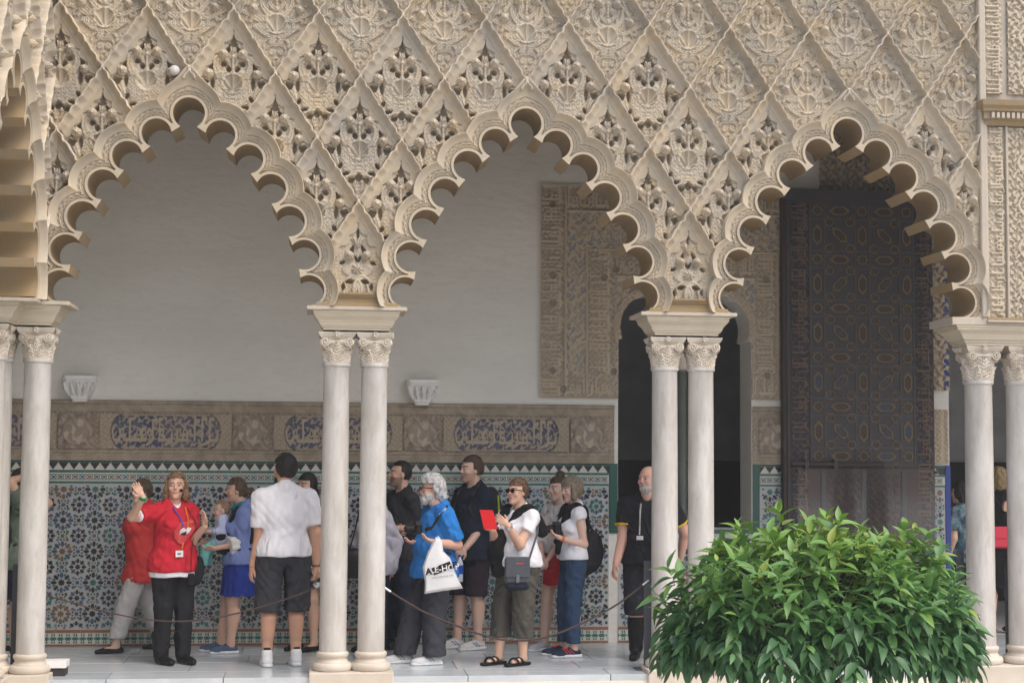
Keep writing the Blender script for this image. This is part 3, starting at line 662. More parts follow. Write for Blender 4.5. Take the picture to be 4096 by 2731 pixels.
def panel_fn(X, Z):
    A = arab(X, Z, 62, .4); A2 = arab(X, Z, 105, 1.7)
    H = .004+.010*(A > .5)*1.0; cf = (A > .5).astype(float)
    # mosaic field of lobed medallions with blue grounds
    u = (X-2.10)/.30; v = (Z-2.5)/.46; cu = np.abs((u % 1)-.5)*2; cv = np.abs(((v+.5*(np.floor(u) % 2)) % 1)-.5)*2
    med = (cu**2+cv**2+.18*np.cos(8*np.arctan2(cv, cu+1e-6))) ; ring = np.abs(med-.75) < .10
    H = np.where(ring, .018, H); blu = ((A < .4) & (med > .85)) | ((med < .16) & (A2 < .5))
    C_ = mixcol(cf*.8+.2, DRK*1.05, TAN); C_ = np.where(blu[..., None], BLU, C_); C_ = np.where(ring[..., None], TAN*1.02, C_)
    def strip(m, U, Vv, seed):
        nonlocal H, C_
        k = kufic(U, Vv, seed); a = arab(U, Vv*.26, 110, seed)*.55; h = np.maximum(k, (a > .3)*.6)
        H = np.where(m, .002+.014*h, H); C_ = np.where(m[..., None], mixcol(np.clip(h, 0, 1), DRK*.88, TAN*1.02), C_)
    bw = .25
    left = (X < PX0+bw); strip(left, Z-PZ0, 1-(X-PX0)/bw, 3)
    top = (Z > PZ1-bw) & ~left; strip(top, X-PX0, (Z-PZ1+bw)/bw, 5)
    bot = (Z < PZ0+.22) & ~left & (X < OX0-.05); strip(bot, X-PX0, (Z-PZ0)/.22, 6)
    bot = (Z < PZ0+.26) & (X > OX1); strip(bot, X-PX0, (Z-PZ0)/.26, 8)
    ib = (X > 2.30) & (X < 2.565) & (Z > PZ0+.24) & (Z < 3.80); strip(ib, Z-PZ0, 1-(X-2.30)/.265, 9)
    ib = (X > 3.98) & (X < 4.2) & (Z > PZ0+.28) & (Z < 3.80); strip(ib, Z-PZ0, 1-(X-3.98)/.22, 10)
    ib = (X >= 2.565) & (X < 3.98) & (Z > 3.56) & (Z < 3.80); strip(ib, X, (Z-3.56)/.24, 11)
    for m in ((np.abs(X-PX0-bw) < .012), (np.abs(Z-PZ1+bw) < .012) & (X > PX0+bw), (np.abs(X-2.29) < .010) & (Z < 3.83) & (Z > PZ0+.22), (np.abs(Z-3.815) < .010) & (X > 2.29) & (X < 4.22), (np.abs(X-4.21) < .010) & (Z < 3.82), (np.abs(Z-3.555) < .008) & (X > 2.56) & (X < 3.98), (X < PX0+.012), (Z > PZ1-.012), (Z < PZ0+.012)):
        H = np.where(m, .024, H); C_ = np.where(m[..., None], TAN*.92, C_)
    for cx in ACX:      # stalactite fringe round the arches
        d = np.hypot(X-cx, (Z-ACZ)/1.06); m = (d < AR+.075) & (Z > 2.9); H = np.where(m, .018+.012*A2, H); C_ = np.where(m[..., None], TAN*.95, C_)
    for hx, hz in ((1.955, 3.55), (1.955, 3.28), (1.955, 2.62), (2.06, 2.44), (2.56, 2.62), (2.58, 3.62), (2.46, 3.54), (4.09, 3.55), (4.1, 2.6), (1.95, 4.25)):
        d = np.hypot(X-hx, Z-hz); H = np.where(d < .03, .0, H); C_ = np.where((d < .034)[..., None], DRK*.6, C_)
    return H, C_
cs = relief_grid(PX0, PX1, PZ0, PZ1, panel_fn, 'carved_surround', YW-.004, GW, .0075, win_mask)
MB().box((PX0-.012, YW-.022, PZ1), (PX1, YW, PZ1+.012)).obj('surround_edge', M['plaster'], GW)
# ---- frieze: cartouches and medallions
def cart_fn(X, Z):
    z = (Z-1.995)/.165; hl = .50; dx = np.maximum(np.abs(X)-hl+.10, 0)/.10
    a = np.arctan2(z, dx*np.sign(X)+1e-6); sc = .03*np.abs(np.sin(a*7))*(dx > 0)
    inside = (np.hypot(dx*.9, z) < .93-sc) & (np.abs(z) < .9)
    k = kufic(X, (Z-1.845)/.30, 21, .05); cur = arab(X, Z, 70, .9); k2 = np.maximum(k, (cur > .66)*.8)
    H = np.where(inside, .002+.012*k2, .012+.006*arab(X, Z, 120)); T2 = TAN*.80
    C_ = np.where(inside[..., None], mixcol(np.clip(k2, 0, 1), np.array([.070, .085, .15]), TAN*.80), mixcol(arab(X, Z, 120), T2*.8, T2))
    edge = np.abs(np.hypot(dx*.9, z)-.97+sc) < .05; C_ = np.where((edge & (dx > 0))[..., None], np.array([.10, .10, .12]), C_)
    return H, C_
def med_fn(X, Z):
    d = np.hypot(X, Z-1.995); a = np.arctan2(Z-1.995, X); n = arab(X, Z, 40, .3); H = np.where(d < .118, .014+.006*n, .010+.008*arab(X, Z, 110)); rg = np.abs(d-.125) < .008+.004*np.sin(12*a)
    H = np.where(rg, .024, H); C_ = mixcol(n, np.array([.24, .19, .155]), np.array([.35, .29, .235])); C_ = np.where((d < .118)[..., None], mixcol(n*n, np.array([.29, .235, .19]), np.array([.46, .39, .30])), C_); return H, C_
FR = tag(empty('carved_frieze', (0, 0, 0)), 'brown carved frieze with blue inscribed cartouches above the tiled dado', 'frieze')
FR2 = tag(empty('carved_frieze', (0, 0, 0)), 'short piece of carved frieze with one medallion left of the wooden door', 'frieze')
def frame_fn(X, Z):
    b = arab(X, Z, 130, .2); s = np.where(np.abs(Z-1.995) > .20, 1.0, 0.0)
    H = .010+.005*b; cc = mixcol(b, DRK*.62, TAN*.74)
    for zz, w, h in ((2.272, .016, .034), (2.225, .022, .016), (2.188, .014, .020), (1.808, .014, .020), (1.765, .022, .016), (1.728, .012, .022)):
        m = np.abs(Z-zz) < w; t = np.sin((X+Z*(1 if zz > 2 else -1))*170)*.5+.5; H = np.where(m, h+.003*t, H); cc = np.where(m[..., None], mixcol(t, DRK*.78, TAN*.74), cc)
    n = arab(X, Z, 9, 1.1)*.5+arab(X, Z, 31, .4)*.5; cc = cc*(.78+.32*n)[..., None]
    return H, cc
relief_grid(-3.9, 2.565, 1.722, 2.289, frame_fn, 'frieze_frame', YW-.002, FR, .008); relief_grid(3.945, 4.37, 1.722, 2.289, frame_fn, 'frieze_frame', YW-.002, FR2, .008)
cm_ = relief_grid(-.61, .61, 1.832, 2.158, cart_fn, 'cartouche_panel', YW-.018, FR, .0062); mm_ = relief_grid(-.165, .165, 1.832, 2.158, med_fn, 'medallion_panel', YW-.018, FR, .0065)
c0 = onY(665, 1725, YW)[0]; m0 = onY(1005, 1725, YW)[0]; PERC = (onY(1685, 1725, YW)[0]-m0)
cm_.location.x = c0; mm_.location.x = m0
for k in (-2, -1, 1, 2):
    if k > -2: link('cartouche_panel', cm_.data, FR, (c0+PERC*k, 0, 0))
    link('medallion_panel', mm_.data, FR, (m0+PERC*k, 0, 0))
link('medallion_panel', mm_.data, FR2, (4.175, 0, 0))
# ---- tiled dado
def build_dado(root, X0, X1, zcut, big, border=None):
    rg = random.Random(int(X0*10)+5); yb = YW-.006; yt = YW-.012
    MB().box((X0, yb, 0.0), (X1, YW+.01, zcut)).obj('strapwork_ground', M['t_grout'], root)
    def strip(z0, z1, m, nm): 
        if z1 > zcut: return
        x = X0; mb = MB()
        while x < X1: w = min(.24, X1-x); mb.box((x, yt, z0), (x+w-.003, yb+.002, z1)); x += w
        mb.obj(nm, M[m], root)
    strip(1.702, 1.722, 't_dgreen', 'green_border'); strip(1.610, 1.628, 't_green', 'green_border'); strip(1.508, 1.526, 't_green', 'green_border'); strip(.127, .153, 'brick', 'ochre_border'); strip(.002, .018, 'brick', 'skirting_tiles')
    if zcut > 1.7:
        MB().box((X0, yt+.001, 1.630), (X1, yb+.002, 1.700)).obj('black_ground', M['t_black'], root)
        st = [(-.045+.0094*i, .0130*j) for i, j in ((0, 0), (0, 1), (1, 1), (1, 2), (2, 2), (2, 3), (3, 3), (3, 4), (4, 4), (4, 5))]
        poly = st + [(-x, z) for x, z in st[::-1]]
        mer = MB().prism([(x, z) for x, z in poly][::-1], yt-.001, yb).mesh('merlon_tile', M['t_white'])
        x = X0+.05
        while x < X1-.03: link('merlon_tile', mer, root, (x, 0, 1.633)); x += .0955
        # interlaced braid
        per = .066; k = 0; x = X0; parts = {'t_ochre': MB(), 't_green': MB(), 't_blue': MB()}
        MB().box((X0, yt+.001, 1.530), (X1, yb+.002, 1.606)).obj('braid_ground', M['t_white'], root)
        while x < X1-per:
            mb = parts[('t_ochre', 't_green', 't_ochre', 't_blue', 't_ochre', 't_green')[k % 6]]; cx = x+per/2; cz = 1.568
            for r0 in (.030, .0135):
                P = [(cx+r0*math.cos(PI/4*i+PI/8), cz+r0*math.sin(PI/4*i+PI/8)) for i in range(8)]; Q = [(cx+(r0-.0065)*math.cos(PI/4*i+PI/8), cz+(r0-.0065)*math.sin(PI/4*i+PI/8)) for i in range(8)]
                mb.add([(a, yt-.0005, b) for a, b in P]+[(a, yt-.0005, b) for a, b in Q], [(i, (i+1) % 8, 8+(i+1) % 8, 8+i) for i in range(8)])
            mb2 = parts[('t_green', 't_ochre', 't_blue')[k % 3]]
            for s in (-1, 1): mb2.bar((x+.002, yt-.0008, cz+s*.026), (x+per-.002, yt-.0008, cz-s*.026), .0015, .0062, (0, 0, 1))
            x += per; k += 1
        for m, mb in parts.items(): o = mb.obj('braid_tiles', M[m], root); o['kind'] = 'stuff'
    # bottom chequer
    s = .0335; mw = {'t_white': MB(), 't_green': MB(), 't_dgreen': MB()}
    x = X0; i = 0
    while x < X1-s:
        for j in range(3):
            z = .021+j*s
            if (i+j) % 2 == 0: mw['t_white' if j != 1 else 't_green'].box((x+.001, yt, z+.001), (x+s-.001, yb+.002, z+s-.001))
            else:
                cx, cz = x+s/2, z+s/2; h = s/2-.001; g = 't_green' if (i//2) % 2 else 't_dgreen'
                for t in ((-1, 1), (1, 1)), ((1, -1), (-1, -1)): mw['t_white'].add([(cx, yt, cz), (cx+t[0][0]*h, yt, cz+t[0][1]*h), (cx+t[1][0]*h, yt, cz+t[1][1]*h)], [(0, 1, 2)])
                for t in ((-1, 1), (-1, -1)), ((1, -1), (1, 1)): mw[g].add([(cx, yt, cz), (cx+t[0][0]*h, yt, cz+t[0][1]*h), (cx+t[1][0]*h, yt, cz+t[1][1]*h)], [(0, 1, 2)])
        x += s; i += 1
    for m, mb in mw.items():
        if mb.f: o = mb.obj('chequer_tiles', M[m], root); o['kind'] = 'stuff'
    # star field
    p = .288; z1 = min(1.492, zcut-.02); pieces = []; cols = ['t_black', 't_blue', 't_green', 't_ochre', 't_black', 't_black', 't_blue']
    def star(cx, cz, r, rot): return [(cx+(r if q % 2 == 0 else r*.62)*math.cos(rot+PI/8*q), cz+(r if q % 2 == 0 else r*.62)*math.sin(rot+PI/8*q)) for q in range(16)]
    def petal(cx, cz, a, r0, r1, w):
        c, s_ = math.cos(a), math.sin(a); L = [(r0, 0), (r0+w*.9, w), (r1-w*.9, w), (r1, 0), (r1-w*.9, -w), (r0+w*.9, -w)]; return [(cx+u*c-v*s_, cz+u*s_+v*c) for u, v in L]
    def kite(cx, cz, a, r0, r1, w):
        c, s_ = math.cos(a), math.sin(a); L = [(r0, 0), ((r0+r1)/2, w), (r1, 0), ((r0+r1)/2, -w)]; return [(cx+u*c-v*s_, cz+u*s_+v*c) for u, v in L]
    nx = int((X1-X0)/p)+2; nz = int(z1/p)+2
    for i in range(-1, nx):
        for j in range(-1, nz):
            cx = X0+.10+i*p; cz = .30+j*p
            r5 = rg.random(); big_ = (i+2*j) % 4 == 0; c1 = 't_ochre' if big_ else ('t_green' if (i+j) % 3 == 0 else 't_black'); c2 = 't_black' if c1 == 't_green' else c1
            if r5 < .15: c1 = rg.choice(cols); c2 = rg.choice(cols)
            pieces.append((star(cx, cz, .036, 0), c1))
            for q in range(8):
                a = q*PI/4; pieces.append((petal(cx, cz, a, .041, .098, .0145), rg.choice((c2, c2, c2, c2, 't_blue'))))
                pieces.append((kite(cx, cz, a+PI/8, .056, .092, .0115), rg.choice(('t_blue', 't_green', c2))))
                pieces.append((petal(cx, cz, a+PI/8, .098, .134, .0125), rg.choice(('t_lblue', 't_blue', 't_green', 't_ochre' if big_ else 't_dgreen'))))
            hx, hz = cx+p/2, cz+p/2; c3 = rg.choice(('t_black', 't_black', 't_green', 't_green'))
            pieces.append((star(hx, hz, .029, 0), c3))
            for q in range(8):
                pieces.append((petal(hx, hz, q*PI/4, .033, .080, .0125), rg.choice((c3, c3, c3, 't_blue')))); pieces.append((kite(hx, hz, q*PI/4+PI/8, .046, .070, .0085), 't_blue' if c3 != 't_blue' else 't_black'))
            for (ex, ez) in ((cx+p/2, cz), (cx, cz+p/2)):
                c4 = rg.choice(('t_blue', 't_black', 't_blue', 't_ochre', 't_lblue')); pieces.append((star(ex, ez, .0235, PI/8), c4))
                for q in range(8): pieces.append((petal(ex, ez, q*PI/4+PI/8, .027, .050, .0095), rg.choice((c4, 't_black', 't_lblue', 't_green', 't_blue'))))
    ok = []
    for P, c in pieces:
        xs = [a for a, b in P]; zs = [b for a, b in P]
        if min(xs) > X0+.004 and max(xs) < X1-.004 and min(zs) > .157 and max(zs) < z1: ok.append((P, c))
    single = [q for q in ok if len(q[0]) == 16 or len(q[0]) == 6]; rg.shuffle(single); single = set(id(q) for q in single[:big])
    bulk = {}
    for q in ok:
        P, c = q
        if id(q) in single:
            cx = sum(a for a, b in P)/len(P); cz = sum(b for a, b in P)/len(P)
            MB().prism([(a-cx, b-cz) for a, b in P][::-1], yt, yb).obj('star_tile' if len(P) == 16 else 'petal_tile', M[c], root, loc=(cx, 0, cz))
        else: bulk.setdefault(c, MB()).add([(a, yt, b) for a, b in P], [tuple(range(len(P)))])
    for c, mb in bulk.items(): o = mb.obj('mosaic_tiles', M[c], root); o['kind'] = 'stuff'
    if border:
        for (a, b) in border: MB().box((a[0], yt-.003, a[1]), (b[0], yb+.001, b[1])).obj('green_border', M['t_dgreen'], root)
DA = tag(empty('tiled_dado', (0, 0, 0)), 'mosaic tile dado of star patterns behind the tour group', 'tile dado')
build_dado(DA, -3.9, 2.515, 1.722, 260, [((2.517, 1.09), (2.60, 1.722))])
DB = tag(empty('tiled_dado', (0, 0, 0)), 'low tiled dado under the window sill behind the bald man', 'tile dado')
build_dado(DB, 2.61, 3.945, 1.05, 30, [((2.52, 1.05), (3.95, 1.088))])
DC = tag(empty('tiled_dado', (0, 0, 0)), 'narrow tiled dado panel between the window and the wooden door', 'tile dado')
build_dado(DC, 4.02, 4.39, 1.722, 10, [((3.947, .0), (4.015, 1.722))])
# ---- wall sconces
def sconce(px, label):
    x = onY(px, 1520, YW-.1)[0]; o = tag(empty('wall_sconce', (x, YW, 2.268)), label, 'wall lamp', 'sconces on the plaster wall')
    rings = [(.065, .085, 0), (.075, .095, .025), (.085, .105, .03), (.105, .125, .075), (.135, .155, .125), (.148, .17, .17), (.150, .172, .205), (.158, .18, .21), (.160, .182, .238)]
    V = []; F = []; n = 25
    for hx, hy, z in rings:
        for k in range(n):
            t = -1+2*k/(n-1); fl_ = (1-.10*abs(math.sin(t*PI*2))) if .03 < z < .2 else 1.0
            a = PI/2*t*1.0; cx = hx*max(-1, min(1, 1.25*math.sin(a))); cy = -hy*min(1, 1.25*math.cos(a))*fl_; V.append((cx, cy, z))
    for i in range(len(rings)-1):
        for k in range(n-1): F.append((i*n+k, i*n+k+1, (i+1)*n+k+1, (i+1)*n+k))
    F.append(tuple(range(n))); MB().add(V, F).obj('bowl', M['sconce'], o, True)
    m = MB()
    for k in range(5):
        t = -.8+.4*k; m.tube([(.11*t, -.10-.02*(1-t*t), .06), (.15*t, -.135-.035*(1-t*t), .12), (.16*t, -.15-.035*(1-t*t), .18)], [.012, .02, .014], 8)
    m.obj('carved_leaves', M['sconce'], o, True)
sconce(318, 'white carved wall sconce on the left, above the first cartouche'); sconce(1690, 'white carved wall sconce just right of the middle column pair')
# ---------------------------------------------------------------- wooden door leaf and jamb
M['wood'] = mat('dark_painted_wood', (.060,.057,.060), .55, .35, (.042,.039,.039), 5, (.085,.072,.064), 30, .6, .4, bump=.002)
M['strap'] = mat('grey_strapwork', (.085,.082,.082), .55, .35, (.06,.058,.058), 6)
M['gilt'] = mat('ochre_line', (.20,.13,.062), .55, .4, (.15,.095,.05), 20)
M['inlay_d'] = mat('dark_inlay', (.050,.042,.036), .6, .3, (.11,.08,.05), 60, None, 20, .6, bump=.003, bs=120)
M['inlay_b'] = mat('blue_inlay', (.04,.055,.085), .6, .3, (.09,.10,.11), 60, None, 20, .6, bump=.003, bs=120)
M['doorrelief'] = mat('door_inscription', (.1, .08, .07), .6, .3, attr=True)
M['redwood'] = mat('red_brown_wood', (.048,.034,.031), .55, .35, (.05,.03,.026), 6)
m_ = bpy.data.materials.new('glass_sheet'); m_.use_nodes = True; nt = m_.node_tree
g1 = nt.nodes.new('ShaderNodeBsdfGlossy'); g1.inputs['Roughness'].default_value = .06; g1.inputs['Color'].default_value = (.8, .8, .8, 1); t1 = nt.nodes.new('ShaderNodeBsdfTransparent'); mx = nt.nodes.new('ShaderNodeMixShader'); mx.inputs[0].default_value = .05
nt.links.new(t1.outputs[0], mx.inputs[1]); nt.links.new(g1.outputs[0], mx.inputs[2]); nt.links.new(mx.outputs[0], nt.nodes['Material Output'].inputs[0]); M['glass'] = m_
DY = YW-.16
def dx(px, py=1500): return onY(px, py, DY)[0]
def dz(py, px=3450): return onY(px, py, DY)[2]
DX0, DX1, DZ1 = dx(3150), dx(3735), dz(762)
DOOR = tag(empty('wooden_door', (0, 0, 0)), 'huge dark wooden door leaf with inlaid star pattern and inscribed borders', 'door', kind='thing')
MB().box((DX0, DY, .03), (DX1, DY+.10, DZ1-.10)).obj('door_leaf', M['wood'], DOOR); MB().box((DX0-.03, DY-.012, DZ1-.10), (DX1-.08, DY+.14, DZ1)).obj('top_rail', M['wood'], DOOR)
MB().box((DX0-.035, DY+.02, .03), (DX0, DY+.12, DZ1-.1)).obj('hinge_stile', M['redwood'], DOOR)
def doork(seed):
    def fn(X, Z):
        w = float(X.max()-X.min()); v = (X-X.min())/w; k = kufic(Z-Z.min(), 1-v, seed, .045); a = arab(X, Z, 90, seed); h = np.maximum(k, (a > .7)*.5)
        return .002+.014*h, mixcol(np.clip(h, 0, 1), np.array([.028, .030, .040]), np.array([.130, .088, .064]))
    return fn
for a, b, s in ((DX0+.03, DX0+.225, 31), (DX1-.20, DX1-.015, 32)): relief_grid(a, b, .3, DZ1-.14, doork(s), 'inscribed_border', DY-.002, DOOR, .0075, None, 'doorrelief')
LX = [dx(3272), dx(3452), dx(3630)]; zs = [dz(900+y/1.3868) for y in (-75, 195, 465, 735, 1005, 1280)]; PW = (LX[2]-LX[0])/2; PH = zs[1]-zs[2]
zs = [zs[2]+PH*(2-k) for k in range(-1, 7)]
def ringed(poly, t=.78):
    n = len(poly); V = [(x, DY-.010, z) for x, z in poly]+[(x*t, DY-.010, z*t) for x, z in poly]+[(x*(t-.06), DY-.004, z*(t-.06)) for x, z in poly]+[(x, DY-.0005, z) for x, z in poly]
    R = [(i, (i+1) % n, n+(i+1) % n, n+i) for i in range(n)]+[(n+i, n+(i+1) % n, 2*n+(i+1) % n, 2*n+i) for i in range(n)]+[(3*n+i, 3*n+(i+1) % n, (i+1) % n, i) for i in range(n)]
    return V, R, [tuple(range(2*n, 3*n))]
def inlay(poly, inner):
    V, R, I = ringed(poly); me = bpy.data.meshes.new('inlay_panel'); me.from_pydata(V, [], R+I); me.materials.append(M['gilt']); me.materials.append(M[inner])
    for i, p_ in enumerate(me.polygons): p_.material_index = 1 if i >= len(R) else 0
    import bmesh; bm = bmesh.new(); bm.from_mesh(me); bmesh.ops.recalc_face_normals(bm, faces=bm.faces); bm.to_mesh(me); bm.free(); return me
def rot(P, a): c, s = math.cos(a), math.sin(a); return [(x*c-y*s, x*s+y*c) for x, y in P]
star8 = [((.058 if q % 2 == 0 else .044)*math.cos(PI/8*q), (.058 if q % 2 == 0 else .044)*math.sin(PI/8*q)) for q in range(16)]
hexa = [(-.105, 0), (-.055, .042), (.055, .042), (.105, 0), (.055, -.042), (-.055, -.042)]; shield = [(0, -.05), (.042, -.03), (.045, .022), (0, .05), (-.045, .022), (-.042, -.03)]
tri = [(-.020, -.014), (.020, -.014), (0, .02)]
meshes = {}
def put_in(kind, P, x, z, inner):
    k = (kind, inner)
    if k not in meshes: meshes[k] = inlay(P, inner)
    if .6 < z < DZ1-.14: link('inlay_panel', meshes[k], DOOR, (x, 0, z))
MB().box((LX[0]-.10, DY-.003, .4), (LX[2]+.10, DY+.001, DZ1-.13)).obj('lattice_field', M['wood'], DOOR)
st = MB()
for j, z in enumerate(zs):
    for i, x in enumerate(LX):
        put_in('star', star8, x, z, 'inlay_d'); zc = z-PH/2
        put_in('hv', rot(hexa, PI/2), x, zc, 'inlay_b' if (i+j) % 3 == 1 and j > 3 else 'inlay_d')
        for s in (-1, 1):
            for t in (-1, 1):
                if (i == 0 and s < 0) or (i == 2 and s > 0): continue
                put_in('sh%d%d' % (s, t), rot(shield, (0 if t < 0 else PI)+s*t*.35), x+s*PW*.27, zc+t*PH*.22 if False else z-PH/2+t*PH*.27, 'inlay_d')
    for i in range(2):
        xc = (LX[i]+LX[i+1])/2; zc = z-PH/2; put_in('hh', hexa, xc, z, 'inlay_b' if j > 4 and i == 1 else 'inlay_d')
        for s in (-1, 1): put_in('hd%d' % s, rot(hexa, s*PI/4 if i else -s*PI/4), xc+(PW*.0), zc+s*PH*.0, 'inlay_b' if j > 3 else 'inlay_d') if s == (1 if j % 2 else -1) else None
        for (ux, uz) in ((-.33, .40), (.33, .40), (-.33, -.40), (.33, -.40), (0, .30), (0, -.30)): put_in('tr', tri, xc+ux*PW*.9, zc+uz*PH, 'inlay_d')
    if z < DZ1-.1 and z > .7:
        for dzv in (-.085, .085): st.bar((LX[0]-.09, DY-.006, z+dzv), (LX[2]+.09, DY-.006, z+dzv), .010, .016, (0, 0, 1)) if z+dzv < DZ1-.15 else None
        for i in range(2):
            for s in (-1, 1): st.bar((LX[i]+.03, DY-.0055, z-PH/2+s*(PH/2-.03)), (LX[i+1]-.03, DY-.0055, z-PH/2-s*(PH/2-.03)), .009, .014, (0, 0, 1)) if z < DZ1-.25 else None
for x in LX:
    for d in (-.07, .07): st.bar((x+d, DY-.0062, .7), (x+d, DY-.0062, DZ1-.14), .0095, .014, (1, 0, 0))
st.obj('strapwork', M['strap'], DOOR)
# lower wicket behind a protective glass sheet
zb = dz(1858)
MB().box((LX[0]-.12, DY-.016, .05), (LX[2]+.12, DY-.002, zb-.03)).obj('wicket_door', M['redwood'], DOOR)
for xx in (LX[0]+.02, LX[1]-.03, LX[2]-.08): MB().box((xx, DY-.030, .1), (xx+.05, DY-.016, zb-.06)).obj('wicket_stile', M['wood'], DOOR)
def wick(X, Z): a = arab(X, Z, 75, .2); b = np.abs(np.sin(X*26)*np.sin(Z*14)); h = a*.6+b*.4; return .002+.010*h, mixcol(np.clip(h, 0, 1), np.array([.030, .024, .024]), np.array([.085, .055, .046]))
for a, b in ((LX[0]+.08, LX[1]-.04), (LX[1]+.03, LX[2]-.09)): relief_grid(a, b, .6, zb-.10, wick, 'wicket_panel', DY-.018, DOOR, .009, None, 'doorrelief')
MB().tube([(DX0+.02, DY-.06, zb+.005), (dx(3520), DY-.06, zb+.002)], .024, 10).obj('bolt_bar', M['redwood'], DOOR, True)
for px in (3215, 3330): MB().box((dx(px)-.02, DY-.09, zb-.045), (dx(px)+.02, DY, zb+.045)).obj('bolt_bracket', M['wood'], DOOR, bevel=.004)
GS = tag(MB().box((DX0+.06, DY-.115, .05), (DX1+.0, DY-.108, zb-.04)).obj('glass_sheet', M['glass']), 'clear protective glass sheet in front of the lower part of the wooden door', 'glass sheet')
for x in (DX0+.08, DX1-.02): MB().box((x-.014, DY-.122, zb-.085), (x+.014, DY-.06, zb-.055)).obj('glass_clip', M['strap'], GS)
# jamb right of the door
JX0, JX1 = DX1+.006, 5.965
JB = tag(empty('doorway_jamb', (0, 0, 0)), 'narrow carved and tiled jamb with a blue edge right of the wooden door', 'door jamb', kind='thing')
def jmb(X, Z): a = arab(X, Z, 60, .8); k = (a > .45)*1.0; blue = (X > JX1-.055) & (a < .4); C_ = mixcol(k, DRK*.9, TAN*.95); C_ = np.where(blue[..., None], np.array([.05, .09, .28]), C_); return .004+.022*a, C_
relief_grid(JX0, JX1, 2.47, 3.95, jmb, 'carved_jamb', YW-.012, JB, .007)
relief_grid(JX0, JX1-.02, 1.74, 2.28, lambda X, Z: (.010+.012*arab(X, Z, 120, .1)*(np.abs(X-5.9) > .02), mixcol(arab(X, Z, 120, .1), DRK*1.1, TAN)), 'jamb_panel', YW-.006, JB, .007)
MB().box((JX1-.048, YW-.016, .0), (JX1+.004, YW-.004, 1.725)).obj('blue_edge', M['blue_paint'], JB)
DD = tag(empty('tiled_dado', (0, 0, 0)), 'sliver of tiled dado between the wooden door and the blue edge', 'tile dado'); build_dado(DD, JX0, JX1-.05, 1.722, 6)
# carved strip hanging beside the door head, seen through the third arch
relief_grid(dx(3300), dx(3565), DZ1+.01, DZ1+.80, lambda X, Z: (.004+.02*(arab(X, Z, 60, .3) > .5), mixcol((arab(X, Z, 60, .3) > .5)*1.0, DRK*.6, TAN*.72)), 'carved_strip', YW-.01, GW, .009)
relief_grid(dx(3565)+.004, 5.96, DZ1-.2, DZ1+.35, lambda X, Z: (.004+.02*(arab(X, Z, 70, .9) > .5), mixcol((arab(X, Z, 70, .9) > .5)*1.0, DRK*.6, TAN*.72)), 'carved_strip', YW-.01, GW, .009)
# ---------------------------------------------------------------- carved pier at the right end of the arcade
PR = tag(empty('carved_pier', (0, 0, 0)), 'carved pier with inscription strips and a cornice at the right edge', 'pier', kind='thing')
xF = 5.325
MB().box((xF, YF-.035, 3.0), (5.385, YB, 7.6)).obj('edge_fillet', M['stone_plain'], PR, bevel=.008)
MB().box((5.385, YF+.02, 3.0), (7.2, YB, 7.6)).obj('pier_core', M['stone_plain'], PR)
c_top, c_bot = onY(3990, 413, YF)[2], onY(3990, 497, YF)[2]
WHT = np.array([1.0, 1.0, 1.0])
def strip_fn(seed, kind):
    def fn(X, Z):
        w = float(X.max()-X.min()); v = (X-X.min())/w
        if kind == 'k': k = kufic(Z, 1-v*.96, seed, .030); a = arab(X, Z, 120, seed)*.7; h = np.maximum(k, a*.55)
        else:
            a = arab(X, Z, 85, seed); sn = np.abs(X-X.min()-w*.35-.05*np.sin(Z*17)) < .012; h = np.maximum((a > .45)*.75, sn*1.0)
        return -.012+.024*h, np.repeat((.88+.16*h)[..., None], 3, -1)
    return fn
M['stucco_b'] = mat('carved_stucco_panel', (.56,.475,.355), .85, .2, (.45,.39,.31), 2.5, (.64,.58,.48), 26, .6, .4, bump=.003, bs=80, attrmul=True)
xa, xb, xc = onY(3955, 900, YF)[0], onY(4022, 900, YF)[0], onY(4032, 900, YF)[0]
def rg2(x0, x1, z0, z1, fn, nm): relief_grid(x0, x1, z0, z1, fn, nm, YF-.004, PR, .006, None, 'stucco_b')
zb1 = onY(4000, 1278, YF)[2]
rg2(xa, xb, zb1, c_bot-.03, strip_fn(41, 'k'), 'inscription_strip'); rg2(xc, xc+.42, zb1, c_bot-.03, strip_fn(42, 'a'), 'arabesque_panel')
rg2(xa-.02, xb-.01, c_top+.08, 5.9, strip_fn(43, 'k'), 'inscription_strip'); rg2(xc+.02, xc+.45, c_top+.08, 5.9, strip_fn(44, 'a'), 'arabesque_panel')
for x in ((xb+xc)/2, xa-.022): MB().box((x-.010, YF-.028, zb1-.01), (x+.010, YF+.03, c_bot-.02)).obj('divider', M['stone_plain'], PR, bevel=.004)
MB().box((xa-.04, YF-.055, zb1-.028), (7.2, YF+.03, zb1-.012)).obj('sill_ledge', M['stone_plain'], PR, bevel=.003)
MB().box((xa-.03, YF-.030, 3.0), (7.2, YF+.03, zb1-.0285)).obj('base_course', M['soffit'], PR)
cr = MB(); V = []; pf = [(.03, c_bot-.02), (.045, c_bot), (.05, c_bot+.025), (.075, c_bot+.03), (.075, c_bot+.085), (.10, c_bot+.095), (.105, c_bot+.115), (.13, c_bot+.14), (.14, c_top), (.02, c_top+.012)]
for i, (h, z) in enumerate(pf): V += [(xa-.02-h*.55, YF-h, z), (7.2, YF-h, z)]
Fc = [(2*i, 2*i+1, 2*i+3, 2*i+2) for i in range(len(pf)-1)]; cr.add(V, Fc); cr.add([(xa-.02-h*.55, YF-h, z) for h, z in pf]+[(xa-.02-h*.55, YF+.02, z) for h, z in pf], [(i, i+1, len(pf)+i+1, len(pf)+i) for i in range(len(pf)-1)])
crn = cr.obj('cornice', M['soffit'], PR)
x = xa+.0
